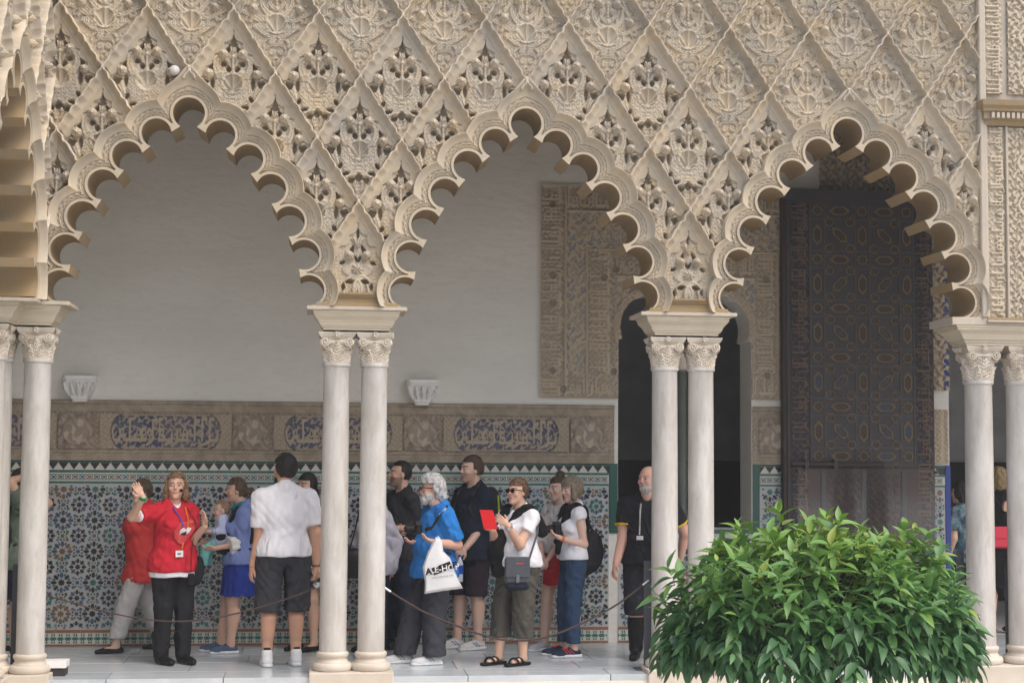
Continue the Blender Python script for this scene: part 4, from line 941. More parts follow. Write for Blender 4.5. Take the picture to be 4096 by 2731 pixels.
while x < 6.4: MB().box((x, YF-.10, c_bot+.036), (x+.026, YF-.06, c_bot+.083)).obj('dentil', M['stone_plain'], crn); x += .045
# ---------------------------------------------------------------- people: implicit surfaces -> meshes
def v3(*a): return np.array(a, float)
def sd_cone(P, a, b, ra, rb):
    a = np.asarray(a, float); b = np.asarray(b, float); ba = b-a; l2 = max(ba@ba, 1e-9); t = np.clip(((P-a)@ba)/l2, 0, 1)
    return np.linalg.norm(P-a-t[:, None]*ba, axis=1) - (ra+(rb-ra)*t)
def sd_ell(P, c, r, rz=0.0):
    q = P-np.asarray(c, float)
    if rz: co, si = math.cos(rz), math.sin(rz); q = np.stack([q[:, 0]*co+q[:, 1]*si, -q[:, 0]*si+q[:, 1]*co, q[:, 2]], -1)
    r = np.asarray(r, float); k0 = np.linalg.norm(q/r, axis=1); k1 = np.linalg.norm(q/(r*r), axis=1); return k0*(k0-1)/np.maximum(k1, 1e-6)
def smin(a, b, k): h = np.clip(.5+.5*(b-a)/k, 0, 1); return b*(1-h)+a*h-k*h*(1-h)
def smax(a, b, k): return -smin(-a, -b, k)
def field(P, prims, k=.03):
    d = None
    for p in prims:
        q = p(P) if callable(p) else (sd_cone(P, *p[1:]) if p[0] == 'c' else sd_ell(P, *p[1:]))
        d = q if d is None else smin(d, q, k)
    return d
def polygonize(fn, lo, hi, step):
    lo = np.asarray(lo, float); n = np.ceil((np.asarray(hi)-lo)/step).astype(int)+1
    ax = [lo[i]+np.arange(n[i])*step for i in range(3)]; G = np.stack(np.meshgrid(*ax, indexing='ij'), -1)
    Gf = G.reshape(-1, 3); b = 4; nb = -(-n//b)
    cc = np.stack(np.meshgrid(*[lo[i]+(np.arange(nb[i])*b+1.5)*step for i in range(3)], indexing='ij'), -1); Dc = fn(cc.reshape(-1, 3)).reshape(nb)
    Du = np.repeat(np.repeat(np.repeat(Dc, b, 0), b, 1), b, 2)[:n[0], :n[1], :n[2]].ravel(); near = np.abs(Du) < step*b*1.9+.008
    Df = Du.copy(); Df[near] = fn(Gf[near]); D = Df.reshape(n); D[0] = D[-1] = 1; D[:, 0] = D[:, -1] = 1; D[:, :, 0] = D[:, :, -1] = 1
    S = D < 0
    corners = [(i, j, k) for i in (0, 1) for j in (0, 1) for k in (0, 1)]
    m = [slice(0, -1), slice(1, None)]
    cnt = sum(S[m[i], m[j], m[k]].astype(int) for i, j, k in corners); act = (cnt > 0) & (cnt < 8)
    idx = -np.ones(act.shape, int); idx[act] = np.arange(act.sum()); c0 = np.argwhere(act)
    acc = np.zeros((len(c0), 3)); num = np.zeros(len(c0))
    for a in corners:
        for d_ in range(3):
            if a[d_]: continue
            b = list(a); b[d_] = 1
            da = D[c0[:, 0]+a[0], c0[:, 1]+a[1], c0[:, 2]+a[2]]; db = D[c0[:, 0]+b[0], c0[:, 1]+b[1], c0[:, 2]+b[2]]
            cr = (da < 0) != (db < 0); t = np.where(cr, da/np.where(cr, da-db, 1), 0); p = np.tile(np.array(a, float), (len(c0), 1)); p[:, d_] += t
            acc[cr] += p[cr]; num[cr] += 1
    V = lo + (c0 + acc/num[:, None])*step; F = []
    for d_ in range(3):
        e1, e2 = [(1, 2), (2, 0), (0, 1)][d_]; sl = [slice(1, -1)]*3; sl[d_] = slice(0, -1); sh = list(sl); sh[d_] = slice(1, None)
        A = S[tuple(sl)]; B = S[tuple(sh)]
        for sgn, msk in ((1, A & ~B), (-1, ~A & B)):
            q = np.argwhere(msk)
            if not len(q): continue
            o = np.array([1, 1, 1]); o[d_] = 0; q = q+o
            def at(da, db): r = q.copy(); r[:, e1] += da; r[:, e2] += db; return idx[r[:, 0], r[:, 1], r[:, 2]]
            f = np.stack([at(-1, -1), at(0, -1), at(0, 0), at(-1, 0)], -1); F.append(f if sgn > 0 else f[:, ::-1])
    F = np.concatenate(F) if F else np.zeros((0, 4), int); F = F[(F >= 0).all(1)]
    return V, F
def bounds(prims, pad):
    lo = np.full(3, 9.0); hi = -lo
    for p in prims:
        if callable(p): continue
        if p[0] == 'c':
            for c, r in ((p[1], p[3]), (p[2], p[4])): lo = np.minimum(lo, np.asarray(c)-r); hi = np.maximum(hi, np.asarray(c)+r)
        else: r = max(p[2]) if len(p) > 3 else np.asarray(p[2]); lo = np.minimum(lo, np.asarray(p[1])-r); hi = np.maximum(hi, np.asarray(p[1])+r)
    return lo-pad, hi+pad
def wrinkle(P, amp, s=1.0, seed=0):
    x, y, z = P.T; s = s*2.1; x = x*s; y = y*s; z = z*s; w1 = 1.6*np.sin(7*z+5*x+seed); rd = lambda a: 1-np.abs(np.sin(a))**.7*2
    return amp*(.55*rd(8*z+11*x-6*y+w1+seed)+.45*rd(-9*z+13*x+10*y+1.3*np.sin(9*x+seed)+2*seed)+.25*np.sin(41*(x-y)+17*z+seed)*np.sin(15*z))
CLOTH = {}
def cloth(name, c, rough=.85, bump=.0012, var=.75, bs=220, spec=.15, fold=.035):
    if name not in CLOTH: CLOTH[name] = mat(name, c, rough, spec, tuple(x*var for x in c), 9, tuple(min(1, x*1.15) for x in c), 40, .55, .3, bump=bump, bs=bs, fold=fold if rough >= .8 else 0, stretch=(1.15, 1, .8) if rough >= .8 else None)
    return CLOTH[name]
M['skin'] = mat('skin', (.6, .4, .3), .55, .35, attr=True, sss=.06)
HAIRM = {}
def hairm(c):
    k = tuple(c)
    if k not in HAIRM: HAIRM[k] = mat('hair', c, .48, .35, tuple(x*.4 for x in c), 60, tuple(min(1, x*1.8) for x in c), 110, .85, .6, stretch=(1, 1, .18), bump=.006, bs=140)
    return HAIRM[k]
def unit(v): v = np.asarray(v, float); return v/max(np.linalg.norm(v), 1e-9)
def hand_prims(w, d, n, side, curl=.5, spread=.1, s=1.0):
    """w wrist, d finger direction, n palm normal, side +1/-1 thumb along +/- (d x n)"""
    d = unit(d); n = unit(np.asarray(n)-d*(np.asarray(n)@d)); t = np.cross(d, n)*side; w = np.asarray(w, float)
    P = [('c', w, w+d*.03*s, .024*s, .026*s), ('c', w+d*.035*s+t*.017*s, w+d*.085*s+t*.026*s, .016*s, .014*s), ('c', w+d*.035*s-t*.015*s, w+d*.082*s-t*.026*s, .016*s, .013*s), ('c', w+d*.03*s, w+d*.085*s, .018*s, .015*s)]
    fing = []
    for i, (o, L) in enumerate(((.029, .070), (.010, .080), (-.010, .074), (-.029, .058))):
        b = w+d*.086*s+t*o*s; a = curl*.55; dd = unit(d*math.cos(a)+n*math.sin(a)+t*spread*(1.5-i)*.4); m = b+dd*L*.5*s; a2 = curl*1.6; d2 = unit(d*math.cos(a2)+n*math.sin(a2)+t*spread*(1.5-i)*.4)
        fing += [('c', b, m, .0098*s, .009*s), ('c', m, m+d2*L*.5*s, .009*s, .0075*s)]
    tb = w+d*.028*s+t*.026*s; td = unit(t*.8+d*.75+n*.35*curl); tm = tb+td*.036*s; td2 = unit(t*.25+d*.9+n*.5*curl); fing += [('c', tb, tm, .0125*s, .0108*s), ('c', tm, tm+td2*.034*s, .0105*s, .0085*s)]
    return P, fing
def merge(parts):
    V = []; F = []; n = 0
    for v, f in parts: V.append(v); F.append(f+n); n += len(v)
    return np.concatenate(V), np.concatenate(F)
class Person:
    def __init__(s, label, pos, heading, H=1.72, g=1.0, belly=1.0, fem=False, skin=(.62,.41,.31), head=(0, 0), headoff=(0, 0), lean=(0, 0), arms=None, legs=None, hair=None, hairc=(.1,.07,.05), beard=None, face=True, hands=None, cat='person', group='visitors in the gallery', bodyskin=True, headscale=1.0, leg_r=1.0, arm_r=1.0, brow=None):
        s.pos = pos; s.chi = .028; s.H = H; s.g = g; s.fem = fem; h = H; s.fem = fem; s.belly = belly; s.lean = lean; s.ar = arm_r; s.lr = leg_r
        L = lambda r, f, z: v3(r+lean[0]*max(0, z-.53*h), f+lean[1]*max(0, z-.53*h), z)
        s.L = L; sw = (.108 if not fem else .096)*h*(1+(g-1)*.45); s.sw = sw
        arms = arms or {}; legs = legs or {}
        s.J = {}
        for sd, nm in ((1, 'R'), (-1, 'L')):
            S = L(sd*sw, 0, .790*h); a = arms.get(nm)
            E = v3(*a[0]) if a else L(sd*(sw+.045*h*g), -.02*h, .63*h); W = v3(*a[1]) if a else L(sd*(sw+.04*h*g), .035*h, .485*h)
            # keep anatomical lengths
            ul, fl_ = .172*h, .150*h
            if a: E = S+unit(E-S)*ul; W = E+unit(W-E)*fl_
            s.J['S'+nm], s.J['E'+nm], s.J['W'+nm] = S, E, W
            l = legs.get(nm, (0, 0, 0))           # foot offset r,f and knee bend forward
            hip = v3(sd*.052*h*(1+(g-1)*.9), 0, .515*h); an = v3(sd*.060*h*(1+(g-1)*.8)+l[0], l[1], .048*h + (l[3] if len(l) > 3 else 0)); kn = (hip+an)/2+v3(0, .012*h+l[2], .012*h)
            s.J['H'+nm], s.J['K'+nm], s.J['A'+nm] = hip, kn, an
        J = s.J; gg = g
        s.torso = [('e', L(0, -.004*h, .530*h), (.096*h*gg*(1.06 if fem else 1), .066*h*gg, .072*h)), ('e', L(0, .008*h*belly**2, .612*h), (.082*h*gg, .060*h*gg*belly, .082*h)), ('e', L(0, .002, .705*h), ((.090 if not fem else .080)*h*gg, .060*h*gg, .098*h)), ('c', L(-sw*.84, -.004*h, .785*h), L(sw*.84, -.004*h, .785*h), .034*h, .034*h), ('c', L(0, -.014*h, .842*h), L(sw*.72, -.006*h, .797*h), .022*h, .026*h), ('c', L(0, -.014*h, .842*h), L(-sw*.72, -.006*h, .797*h), .022*h, .026*h)]
        if fem: s.torso += [('e', L(x*.042*h, .050*h*gg, .712*h), (.038*h*gg, .032*h*gg, .036*h)) for x in (-1, 1)]
        s.hs = hs = (h/1.75 if h > 1.2 else .5)*headscale
        hc = L(0, .012*h, .920*h) + v3(headoff[0], headoff[1], 0); s.hc = hc; s.hrot = head
        s.neck = [('c', L(0, -.014*h, .795*h), hc+v3(0, -.01, -.055)*hs, .036*h*(.92 if fem else 1.06), .033*h*(.92 if fem else 1.06))]
        rot = heading-PI/2
        s.root_loc = (pos[0], pos[1], pos[2] if len(pos) > 2 else 0.0); s.rot = rot
        s.build_body(label, cat, group, skin, face, beard, hairc, brow, hands or {})
        if hair: s.build_hair(hair, hairc)
    def headxf(s, P):
        """body-local -> head-local (x right, y forward, z up), unit scale"""
        y, t = s.hrot[0], s.hrot[1]; q = (P-s.hc)/s.hs; c, si = math.cos(-y), math.sin(-y); q = np.stack([q[:, 0]*c-q[:, 1]*si, q[:, 0]*si+q[:, 1]*c, q[:, 2]], -1)
        c, si = math.cos(-t), math.sin(-t); return np.stack([q[:, 0], q[:, 1]*c-q[:, 2]*si, q[:, 1]*si+q[:, 2]*c], -1)
    def headworld(s, q):
        t = s.hrot[1]; y = s.hrot[0]; q = np.asarray(q, float); c, si = math.cos(t), math.sin(t); q = v3(q[0], q[1]*c-q[2]*si, q[1]*si+q[2]*c); c, si = math.cos(y), math.sin(y); q = v3(q[0]*c-q[1]*si, q[0]*si+q[1]*c, q[2]); return q*s.hs+s.hc
    def head_sdf(s, P):
        q = s.headxf(P); f = 1.0 if not s.fem else .95
        d = sd_ell(q, (0, -.008, .022), (.0755*f, .094, .103)); d = smin(d, sd_ell(q, (0, .022, -.055), (.058*f, .064, .066)), .035); d = smin(d, sd_ell(q, (0, .070, -.098), (.024*f, .019, .018)), .03)
        d = smin(d, sd_ell(q, (0, .078, .034), (.050, .014, .011)), .016)
        for x in (-1, 1):
            d = smin(d, sd_ell(q, (x*.040, .064, -.022), (.022, .018, .020)), .02); d = smax(d, -sd_ell(q, (x*.033, .101, .012), (.020, .014, .012)), .012); d = smin(d, sd_ell(q, (x*.032, .079, .011), (.0155, .012, .010)), .004)
            d = smin(d, sd_ell(q, (x*.078*f, -.006, -.002), (.009, .020, .033)), .008)
        d = smin(d, sd_cone(q, (0, .086, .022), (0, .103, -.016), .0075, .0105), .010); d = smin(d, sd_ell(q, (0, .093, -.022), (.0155, .009, .007)), .008)
        d = smin(d, sd_ell(q, (0, .086, -.049), (.023, .010, .006)), .007); d = smin(d, sd_ell(q, (0, .085, -.060), (.020, .010, .007)), .007)
        return d*s.hs
    def limb(s, nm, infl=0.0):
        h = s.H; J = s.J; k = s.ar*(1.0 if not s.fem else .88)
        return [('c', J['S'+nm], J['E'+nm], .031*h*k+infl, .0235*h*k+infl), ('c', J['E'+nm], J['W'+nm], .0245*h*k+infl, .0165*h*k+infl)]
    def leg(s, nm, infl=0.0):
        h = s.H; J = s.J; k = s.lr; kn = J['K'+nm]; an = J['A'+nm]; calf = kn*.72+an*.28+v3(0, -.012*h, 0)
        return [('c', J['H'+nm], kn, .052*h*k+infl, .033*h*k+infl), ('c', kn, an, .0315*h*k+infl, .0215*h*k+infl), ('c', calf, calf*.55+an*.45, .034*h*k+infl, .026*h*k+infl)]
    def build_body(s, label, cat, group, skin, face, beard, hairc, brow, hands):
        parts = []; skin = np.array(skin); h = s.H
        prims = s.torso + s.limb('R') + s.limb('L') + s.leg('R') + s.leg('L') + s.neck
        for nm in 'RL': prims.append(('c', s.J['A'+nm]+v3(0, -.02, -.022), s.J['A'+nm]+v3(0, .12*h/1.7, -.048*h/1.7), .016*h, .012*h))
        lo, hi = bounds(prims, .03); parts.append(polygonize(lambda P: field(P, prims, .02), lo, hi, .0125))
        f = lambda P: smin(s.head_sdf(P), field(P, s.neck), .012)
        R = .17*s.hs; lo = s.hc-R; hi = s.hc+R; lo = lo-v3(0, 0, .05*s.hs); hd = polygonize(f, lo, hi, .0044*max(s.hs, .6)); nh0 = len(parts[0][0]); parts.append(hd)
        for nm, sd in (('R', 1), ('L', -1)):
            hp = hands.get(nm, {}); w = s.J['W'+nm]; d = hp.get('d', w-s.J['E'+nm]); n = hp.get('n', v3(-sd, 0, 0)); side = hp.get('side', sd)
            pl, fi = hand_prims(w, d, n, hp.get('thumb', side*(1 if np.cross(unit(d), unit(n)) @ v3(0, 1, 0) > 0 else -1)) if 'thumb' not in hp else hp['thumb'], hp.get('curl', .55), hp.get('spread', .1), h/1.74*(.93 if s.fem else 1))
            s.J['hand'+nm] = w+unit(d)*.08
            ff = lambda P, pl=pl, fi=fi: np.minimum(field(P, pl, .012), smin(field(P, fi, .003), field(P, pl, .012), .006))
            lo, hi = bounds(pl+fi, .012); parts.append(polygonize(ff, lo, hi, .0052))
        V, F = merge(parts); rg = np.random.default_rng(3)
        col = np.tile(skin, (len(V), 1))*(1+.03*np.sin(V[:, 2]*31+V[:, 0]*17)[:, None])
        q = s.headxf(V); on = (np.abs(q) < .14).all(1) & (np.arange(len(V)) >= nh0); x, y, z = np.abs(q[:, 0]), q[:, 1], q[:, 2]
        hc_ = np.array(brow if brow is not None else hairc)
        def pa(m, c, k=1.0): m = (m & on); col[m] = col[m]*(1-k)+np.array(c)*k
        pa((np.hypot((x-.045)/.025, (z+.03)/.022) < 1) & (y > .03), skin*np.array([1.12, .82, .80]), .5); pa((y > .095) & (np.hypot(x/.02, (z+.018)/.02) < 1), skin*np.array([1.08, .85, .82]), .5)
        if face:
            pa((y > .06) & (np.hypot((x-.032)/.020, (z-.016)/.013) < 1), skin*.72, .6); pa((y > .05) & (x > .012) & (x < .054) & (np.abs(z-.0345-.05*(x-.03)*(x < .04)) < .0048), hc_*.8, .85)  # eye sockets: shade painted into the skin colour; then brows in hair colour
            pa((y > .07) & (np.hypot((x-.032)/.0145, (z-.0115)/.0062) < 1), (.52, .48, .45), .85); pa((y > .07) & (np.hypot((x-.033)/.0068, (z-.0115)/.0066) < 1), (.05, .035, .03))
            pa((y > .07) & (np.hypot(x/.025, (z+.0545)/.0115) < 1), skin*np.array([.95, .55, .52]), .8); pa((y > .08) & (x < .022) & (np.abs(z+.0545) < .0022), skin*.35, .8)
        if beard is not None: pa((z < -.028) & (y > -.01) & ~((np.hypot(x/.02, (z+.054)/.008) < 1)) & (z > -.14), beard, .75)
        me = mesh_np('person', V, F, True, col.astype(np.float32), M['skin'])
        s.o = tag(link('person', me, None, s.root_loc), label, cat, group, 'thing'); s.o.rotation_euler = (0, 0, s.rot)
        s.M = Matrix.Translation(Vector(s.root_loc)) @ Matrix.Rotation(s.rot, 4, 'Z')
    def world(s, p): return np.array(s.M @ Vector(p))
    def part(s, name, prims, m, k=.03, step=.0115, cut=None, amp=.0, ws=1.0, seed=0, pad=.03, hollow=None, parent=None):
        lo, hi = bounds(prims, pad)
        def fn(P):
            d = field(P, prims, k)
            if amp: d = d+wrinkle(P, amp, ws, seed)
            if cut: d = cut(P, d)
            return d
        V, F = polygonize(fn, lo, hi, step)
        if not len(F): return None
        return link(name, mesh_np(name, V, F, True, None, m), parent or s.o)
    # ---- garments
    def top(s, m, sleeve=.55, hem=.47, infl=.016, amp=.005, neck=.062, loose=0.0, name='shirt', seed=1, step=.0115, collar_z=.838, vneck=0.0, bulge=None):
        h = s.H; hemz = hem*h
        tor = [(p[0], p[1], tuple(np.array(p[2])+infl+loose*.5)) if p[0] == 'e' else ('c', p[1], p[2], p[3]+infl*.7, p[4]+infl*.7) for p in s.torso]
        lowr = .096*h*s.g*(1.05 if s.fem else 1)+infl+loose+.008
        tor.append(('e', s.L(0, .004*h*s.belly, hemz+.03), (lowr*.98, .068*h*s.g*max(1, s.belly*.97)+infl+loose+.008, .13*h)))
        nb_ = s.neck[0]; tor.append(('c', nb_[1], nb_[1]+v3(0, 0, .028*h), nb_[3]+infl*.75, nb_[3]+infl*.35))
        if bulge: tor += bulge
        arms = []
        for nm in 'RL':
            J = s.J; S, E, W = J['S'+nm], J['E'+nm], J['W'+nm]; si = infl*.8
            tot = sleeve
            if tot <= 0: continue
            ra = .031*h*(1+(s.ar-1)*.6)*(1 if not s.fem else .9)+si
            if tot < 1: C = S+(E-S)*tot; arms.append((('c', S, C+unit(E-S)*.02, ra*1.0, ra*1.04), C, unit(E-S)))
            else:
                arms.append((('c', S, E, ra, .027*h*s.ar+si), None, None)); C = E+(W-E)*(tot-1); arms.append((('c', E, C+unit(W-E)*.02, .027*h*s.ar+si, .021*h*s.ar+si), C, unit(W-E)))
        hc = s.L(0, .004*h, collar_z*h+.02); nk = [('c', s.L(0, -.002*h, collar_z*h), s.L(0, .03*h, .90*h), neck*h/1.75, neck*1.4*h/1.75)]
        if vneck: nk.append(('c', s.L(0, .03*h, collar_z*h), s.L(0, .095*h, (collar_z-vneck)*h), .045*h/1.75, .012))
        allp = tor+[a[0] for a in arms]; lo, hi = bounds(allp, .03)
        def fn(P):
            d = field(P, tor, .045)
            for pr, C, u in arms:
                q = sd_cone(P, *pr[1:])
                if C is not None: q = np.maximum(q, (P-C)@u)
                d = smin(d, q, .028)
            d = d+wrinkle(P, amp, 1.0, seed); d = np.maximum(d, hemz-P[:, 2]+.004*np.sin(P[:, 0]*30)); d = smax(d, -field(P, nk, .01), .012); return d
        V, F = polygonize(fn, lo, hi, step); o = link(name, mesh_np(name, V, F, True, None, m), s.o); return o
    def pants(s, m, hem=.055, top=.60, infl=.014, flare=.0, name='trousers', amp=.005, seed=2, step=.0115):
        h = s.H; hemz = hem*h; allp = []; k = s.lr
        pel = [('e', s.L(0, -.004*h, .530*h), (.097*h*s.g*(1.06 if s.fem else 1)+infl, .068*h*s.g+infl, .075*h)), ('e', s.L(0, 0, .585*h), (.088*h*s.g+infl, .062*h*s.g+infl, .05*h))]
        legs = []
        for nm in 'RL':
            J = s.J; kn, an = J['K'+nm], J['A'+nm]; legs.append([('c', J['H'+nm]+v3(0, 0, -.01), kn, .054*h*k+infl, .038*h*k+infl+flare*.6), ('c', kn, an, .037*h*k+infl+flare*.6, .029*h*k+infl+flare)])
        allp = pel+legs[0]+legs[1]; lo, hi = bounds(allp, .03)
        def fn(P):
            d = field(P, pel, .03)
            for l in legs: d = smin(d, field(P, l, .02), .018)
            d = d+wrinkle(P, amp, 1.1, seed); t = np.clip((.462*h-P[:, 2])/(.10*h), 0, 1); mx_ = (legs[0][0][1][0]+legs[1][0][1][0])/2
            if flare >= .015: d = smax(d, np.where(P[:, 2] < .462*h, .004+.020*t, -.05)-np.abs(P[:, 0]-mx_), .012)
            return np.maximum(np.maximum(d, hemz-P[:, 2]), P[:, 2]-top*h)
        V, F = polygonize(fn, lo, hi, step); return link(name, mesh_np(name, V, F, True, None, m), s.o)
    def skirt(s, m, hem=.33, top=.60, r0=.085, r1=.125, folds=14, amp=.008, name='skirt', depth=.78):
        h = s.H; n = 84; nz = 16; V = []; F = []
        for i in range(nz+1):
            t = i/nz; z = (top+(hem-top)*t)*h; r = (r0+(r1-r0)*t**.6)*h*s.g
            for k in range(n):
                a = 2*PI*k/n; rr = r*(1+amp*10*t*math.sin(folds*a+2*math.sin(3*a))*.5); c = s.L(0, 0, z); V.append((c[0]+rr*math.cos(a), c[1]+rr*depth*math.sin(a), z-.006*math.sin(folds*a)*t))
        for i in range(nz):
            for k in range(n): F.append((i*n+k, (i+1)*n+k, (i+1)*n+(k+1) % n, i*n+(k+1) % n))
        F.append(tuple(nz*n+k for k in range(n))[::-1]); F.append(tuple(range(n))); return MB().add(V, F).obj(name, m, s.o, True)
    def shoes(s, m, sole=None, kind='shoe', shaft=0.0, len_=1.0, sock=None, rots=(0, 0)):
        h = s.H/1.72
        for nm, ra in (('R', rots[0]), ('L', rots[1])):
            a = s.J['A'+nm].copy(); gz = a[2]-.048*s.H; co, si = math.cos(ra), math.sin(ra)
            def T(r, f, z): return v3(a[0]+r*co-f*si, a[1]+r*si+f*co, z*h+gz)
            pr = [('c', T(0, -.035, .042), T(0, .03, .05), .036*h, .040*h), ('c', T(0, .02, .048), T(0, .135*len_, .030), .038*h, .034*h), ('c', T(0, .07, .030), T(0, .165*len_, .026), .042*h, .032*h)]
            if 0 < shaft <= .12: pr.append(('c', T(0, -.02, .05), T(0, -.012, .05+shaft), .043*h, .046*h))
            if shaft > .12: pr += [('c', T(0, -.02, .05), T(0, -.012, .10), .042*h, .0215*s.H*s.lr+.016), ('c', T(0, -.012, .10), T(0, -.016, .07+shaft), .0215*s.H*s.lr+.016, (.034 if shaft > .12 else .024)*s.H*s.lr+.014)]
            if kind == 'flat': pr = [('c', T(0, -.045, .03), T(0, .10, .025), .034*h, .034*h), ('c', T(0, .08, .024), T(0, .165*len_, .022), .036*h, .022*h)]
            if kind == 'sandal': pr = [('c', T(0, -.05, .012), T(0, .165, .012), .038*h, .038*h)]
            zt = (.165+shaft if kind != 'sandal' else .030)*h+gz
            cutz = (lambda P, d: np.maximum(np.maximum(d, gz+.004-P[:, 2]), P[:, 2]-zt)) if kind != 'flat' else (lambda P, d: np.maximum(np.maximum(np.maximum(d, gz+.003-P[:, 2]), -sd_cone(P, T(0, -.01, .075), T(0, .085, .065), .028*h, .022*h)), P[:, 2]-zt))
            o = s.part(kind, pr, m, .02, .008, cutz, parent=s.o, amp=.004 if shaft > .1 else 0)
            if sole is not None and kind == 'shoe': s.part('sole', [('c', T(0, -.04, .012), T(0, .06, .012), .043*h, .045*h), ('c', T(0, .06, .012), T(0, .165*len_, .012), .045*h, .036*h)], sole, .02, .008, lambda P, d: np.maximum(np.maximum(d, gz+.001-P[:, 2]), P[:, 2]-gz-.030*h), parent=o)
            if kind == 'sandal':
                for f0, w in ((.045, .0), (.10, .0)):
                    MB().tube([T(.042*math.cos(t), f0+.02*math.cos(t), .022+.052*math.sin(t)) for t in np.linspace(0, PI, 9)], .009, 6).obj('strap', m, o, True)
            if sock: s.part('sock', [('c', T(0, -.012, .10), T(0, -.01, .10+sock[1]), .034*h, .036*h)], sock[0], .01, .01, lambda P, d: np.maximum(d, P[:, 2]-(.10+sock[1])*h-gz), parent=s.o)
    def build_hair(s, st, c):
        """st: dict(t thickness, prims [(kind, head-local ...)], front face-line, low lower limit)"""
        t = st.get('t', .012); face = st.get('face', .045); low = st.get('low', -.03); back = st.get('back', -.07); ext = st.get('prims', []); rough = st.get('rough', .004); fr = st.get('fringe', .062)
        def fn(P):
            q = s.headxf(P); d = sd_ell(q, (0, -.012, .026), (.0755+t, .094+t, .104+t))
            fx = np.where(np.abs(q[:, 0]) > .05, .02, 0)
            keep = np.where(q[:, 2] > fr, -.01, np.maximum((q[:, 1]-face+fx), -9)); d = smax(d, keep, .012)
            zl = np.where(q[:, 1] < -.02, back, low); d = smax(d, zl-q[:, 2], .012)
            for e in ext: d = smin(d, sd_cone(q, *e[1:]) if e[0] == 'c' else sd_ell(q, *e[1:]), st.get('k', .02))
            for e in st.get('sub', []): d = smax(d, -(sd_cone(q, *e[1:]) if e[0] == 'c' else sd_ell(q, *e[1:])), .015)
            f2 = st.get('freq', 1.0); d = d+rough*.7*np.sin(61*q[:, 0]+47*q[:, 2]+3*np.sin(37*q[:, 1]))*np.sin(53*q[:, 1]-31*q[:, 2])+rough*(np.sin(130*f2*q[:, 0]+30*np.sin(24*q[:, 2]))*.5+np.sin(95*f2*q[:, 1]+22*q[:, 2]+4*np.sin(40*q[:, 0]))*.5)+st.get('curl', 0)*np.sin(75*q[:, 0])*np.sin(75*q[:, 1]+1)*np.sin(75*q[:, 2])
            return d*s.hs
        R = st.get('R', .2)*s.hs; V, F = polygonize(fn, s.hc-R-v3(0, 0, st.get('down', 0)*s.hs), s.hc+R, .005*max(.7, s.hs)); return link('hair', mesh_np('hair', V, F, True, None, hairm(c)), s.o)
def feet(px, py): q = onZ(px, py, 0.0); return (q[0], q[1], 0.0)
def gpos(px, y, py=2300): q = onY(px, py, y); return (q[0], y, 0.0)
def deg(a): return math.radians(a)
# ---------------------------------------------------------------- the visitors
class At:
    """places a person by feet pixel, gives pixel -> local coordinates"""
    def __init__(s, fx, fy, top, head_deg, y=None):
        s.pos = feet(fx, fy) if y is None else gpos(fx, y); s.h = deg(head_deg); s.H = float(onY(top[0], top[1], s.pos[1])[2])
    def __call__(s, px, py, dy=0.0):
        w = onY(px, py, s.pos[1]+dy) - np.array([s.pos[0], s.pos[1], 0]); t = -(s.h-PI/2); return v3(w[0]*math.cos(t)-w[1]*math.sin(t), w[0]*math.sin(t)+w[1]*math.cos(t), w[2])
    def dir(s, dx, dy, dz):          # world direction -> local
        t = -(s.h-PI/2); return v3(dx*math.cos(t)-dy*math.sin(t), dx*math.sin(t)+dy*math.cos(t), dz)
BLK = cloth('black_denim', (.019,.019,.022)); DKG = cloth('dark_grey_cotton', (.042,.044,.052)); NAVY = cloth('navy_cotton', (.014,.019,.032)); WHT_ = cloth('white_cotton', (.76,.76,.80)); RED = cloth('red_knit', (.50,.022,.038)); LREA = cloth('black_leather', (.012,.012,.013), .35, .0008)
JEAN = cloth('blue_denim', (.035,.065,.125)); GREYT = cloth('grey_trousers', (.050,.052,.064)); OLIV = cloth('olive_trousers', (.085,.080,.068)); SOLE = cloth('white_sole', (.75,.75,.75), .6)
SK1, SK2, SK3 = (.60,.375,.275), (.66,.44,.345), (.55,.31,.21)
def tube_part(o, name, pts, r, m, n=6): return MB().tube([tuple(p) for p in pts], r, n).obj(name, m, o, True)
def ribbon(o, name, pts, w, t, m, up=(0, 0, 1)):
    mb = MB()
    for a, b in zip(pts[:-1], pts[1:]): mb.bar(tuple(a), tuple(b), w, t, up)
    return mb.obj(name, m, o)
def text_mesh(txt, size, m, ext=.0008, bold=0.0):
    cu = bpy.data.curves.new('lettering', 'FONT'); cu.body = txt; cu.size = size; cu.extrude = ext; cu.offset = bold; cu.align_x = 'CENTER'; cu.align_y = 'CENTER'; cu.resolution_u = 3
    ob = bpy.data.objects.new('lettering_tmp', cu); COL.objects.link(ob); dg = bpy.context.evaluated_depsgraph_get(); me = bpy.data.meshes.new_from_object(ob.evaluated_get(dg)); bpy.data.objects.remove(ob); me.materials.clear(); me.materials.append(m); return me
def lock(o, p, surf_off=0): return o
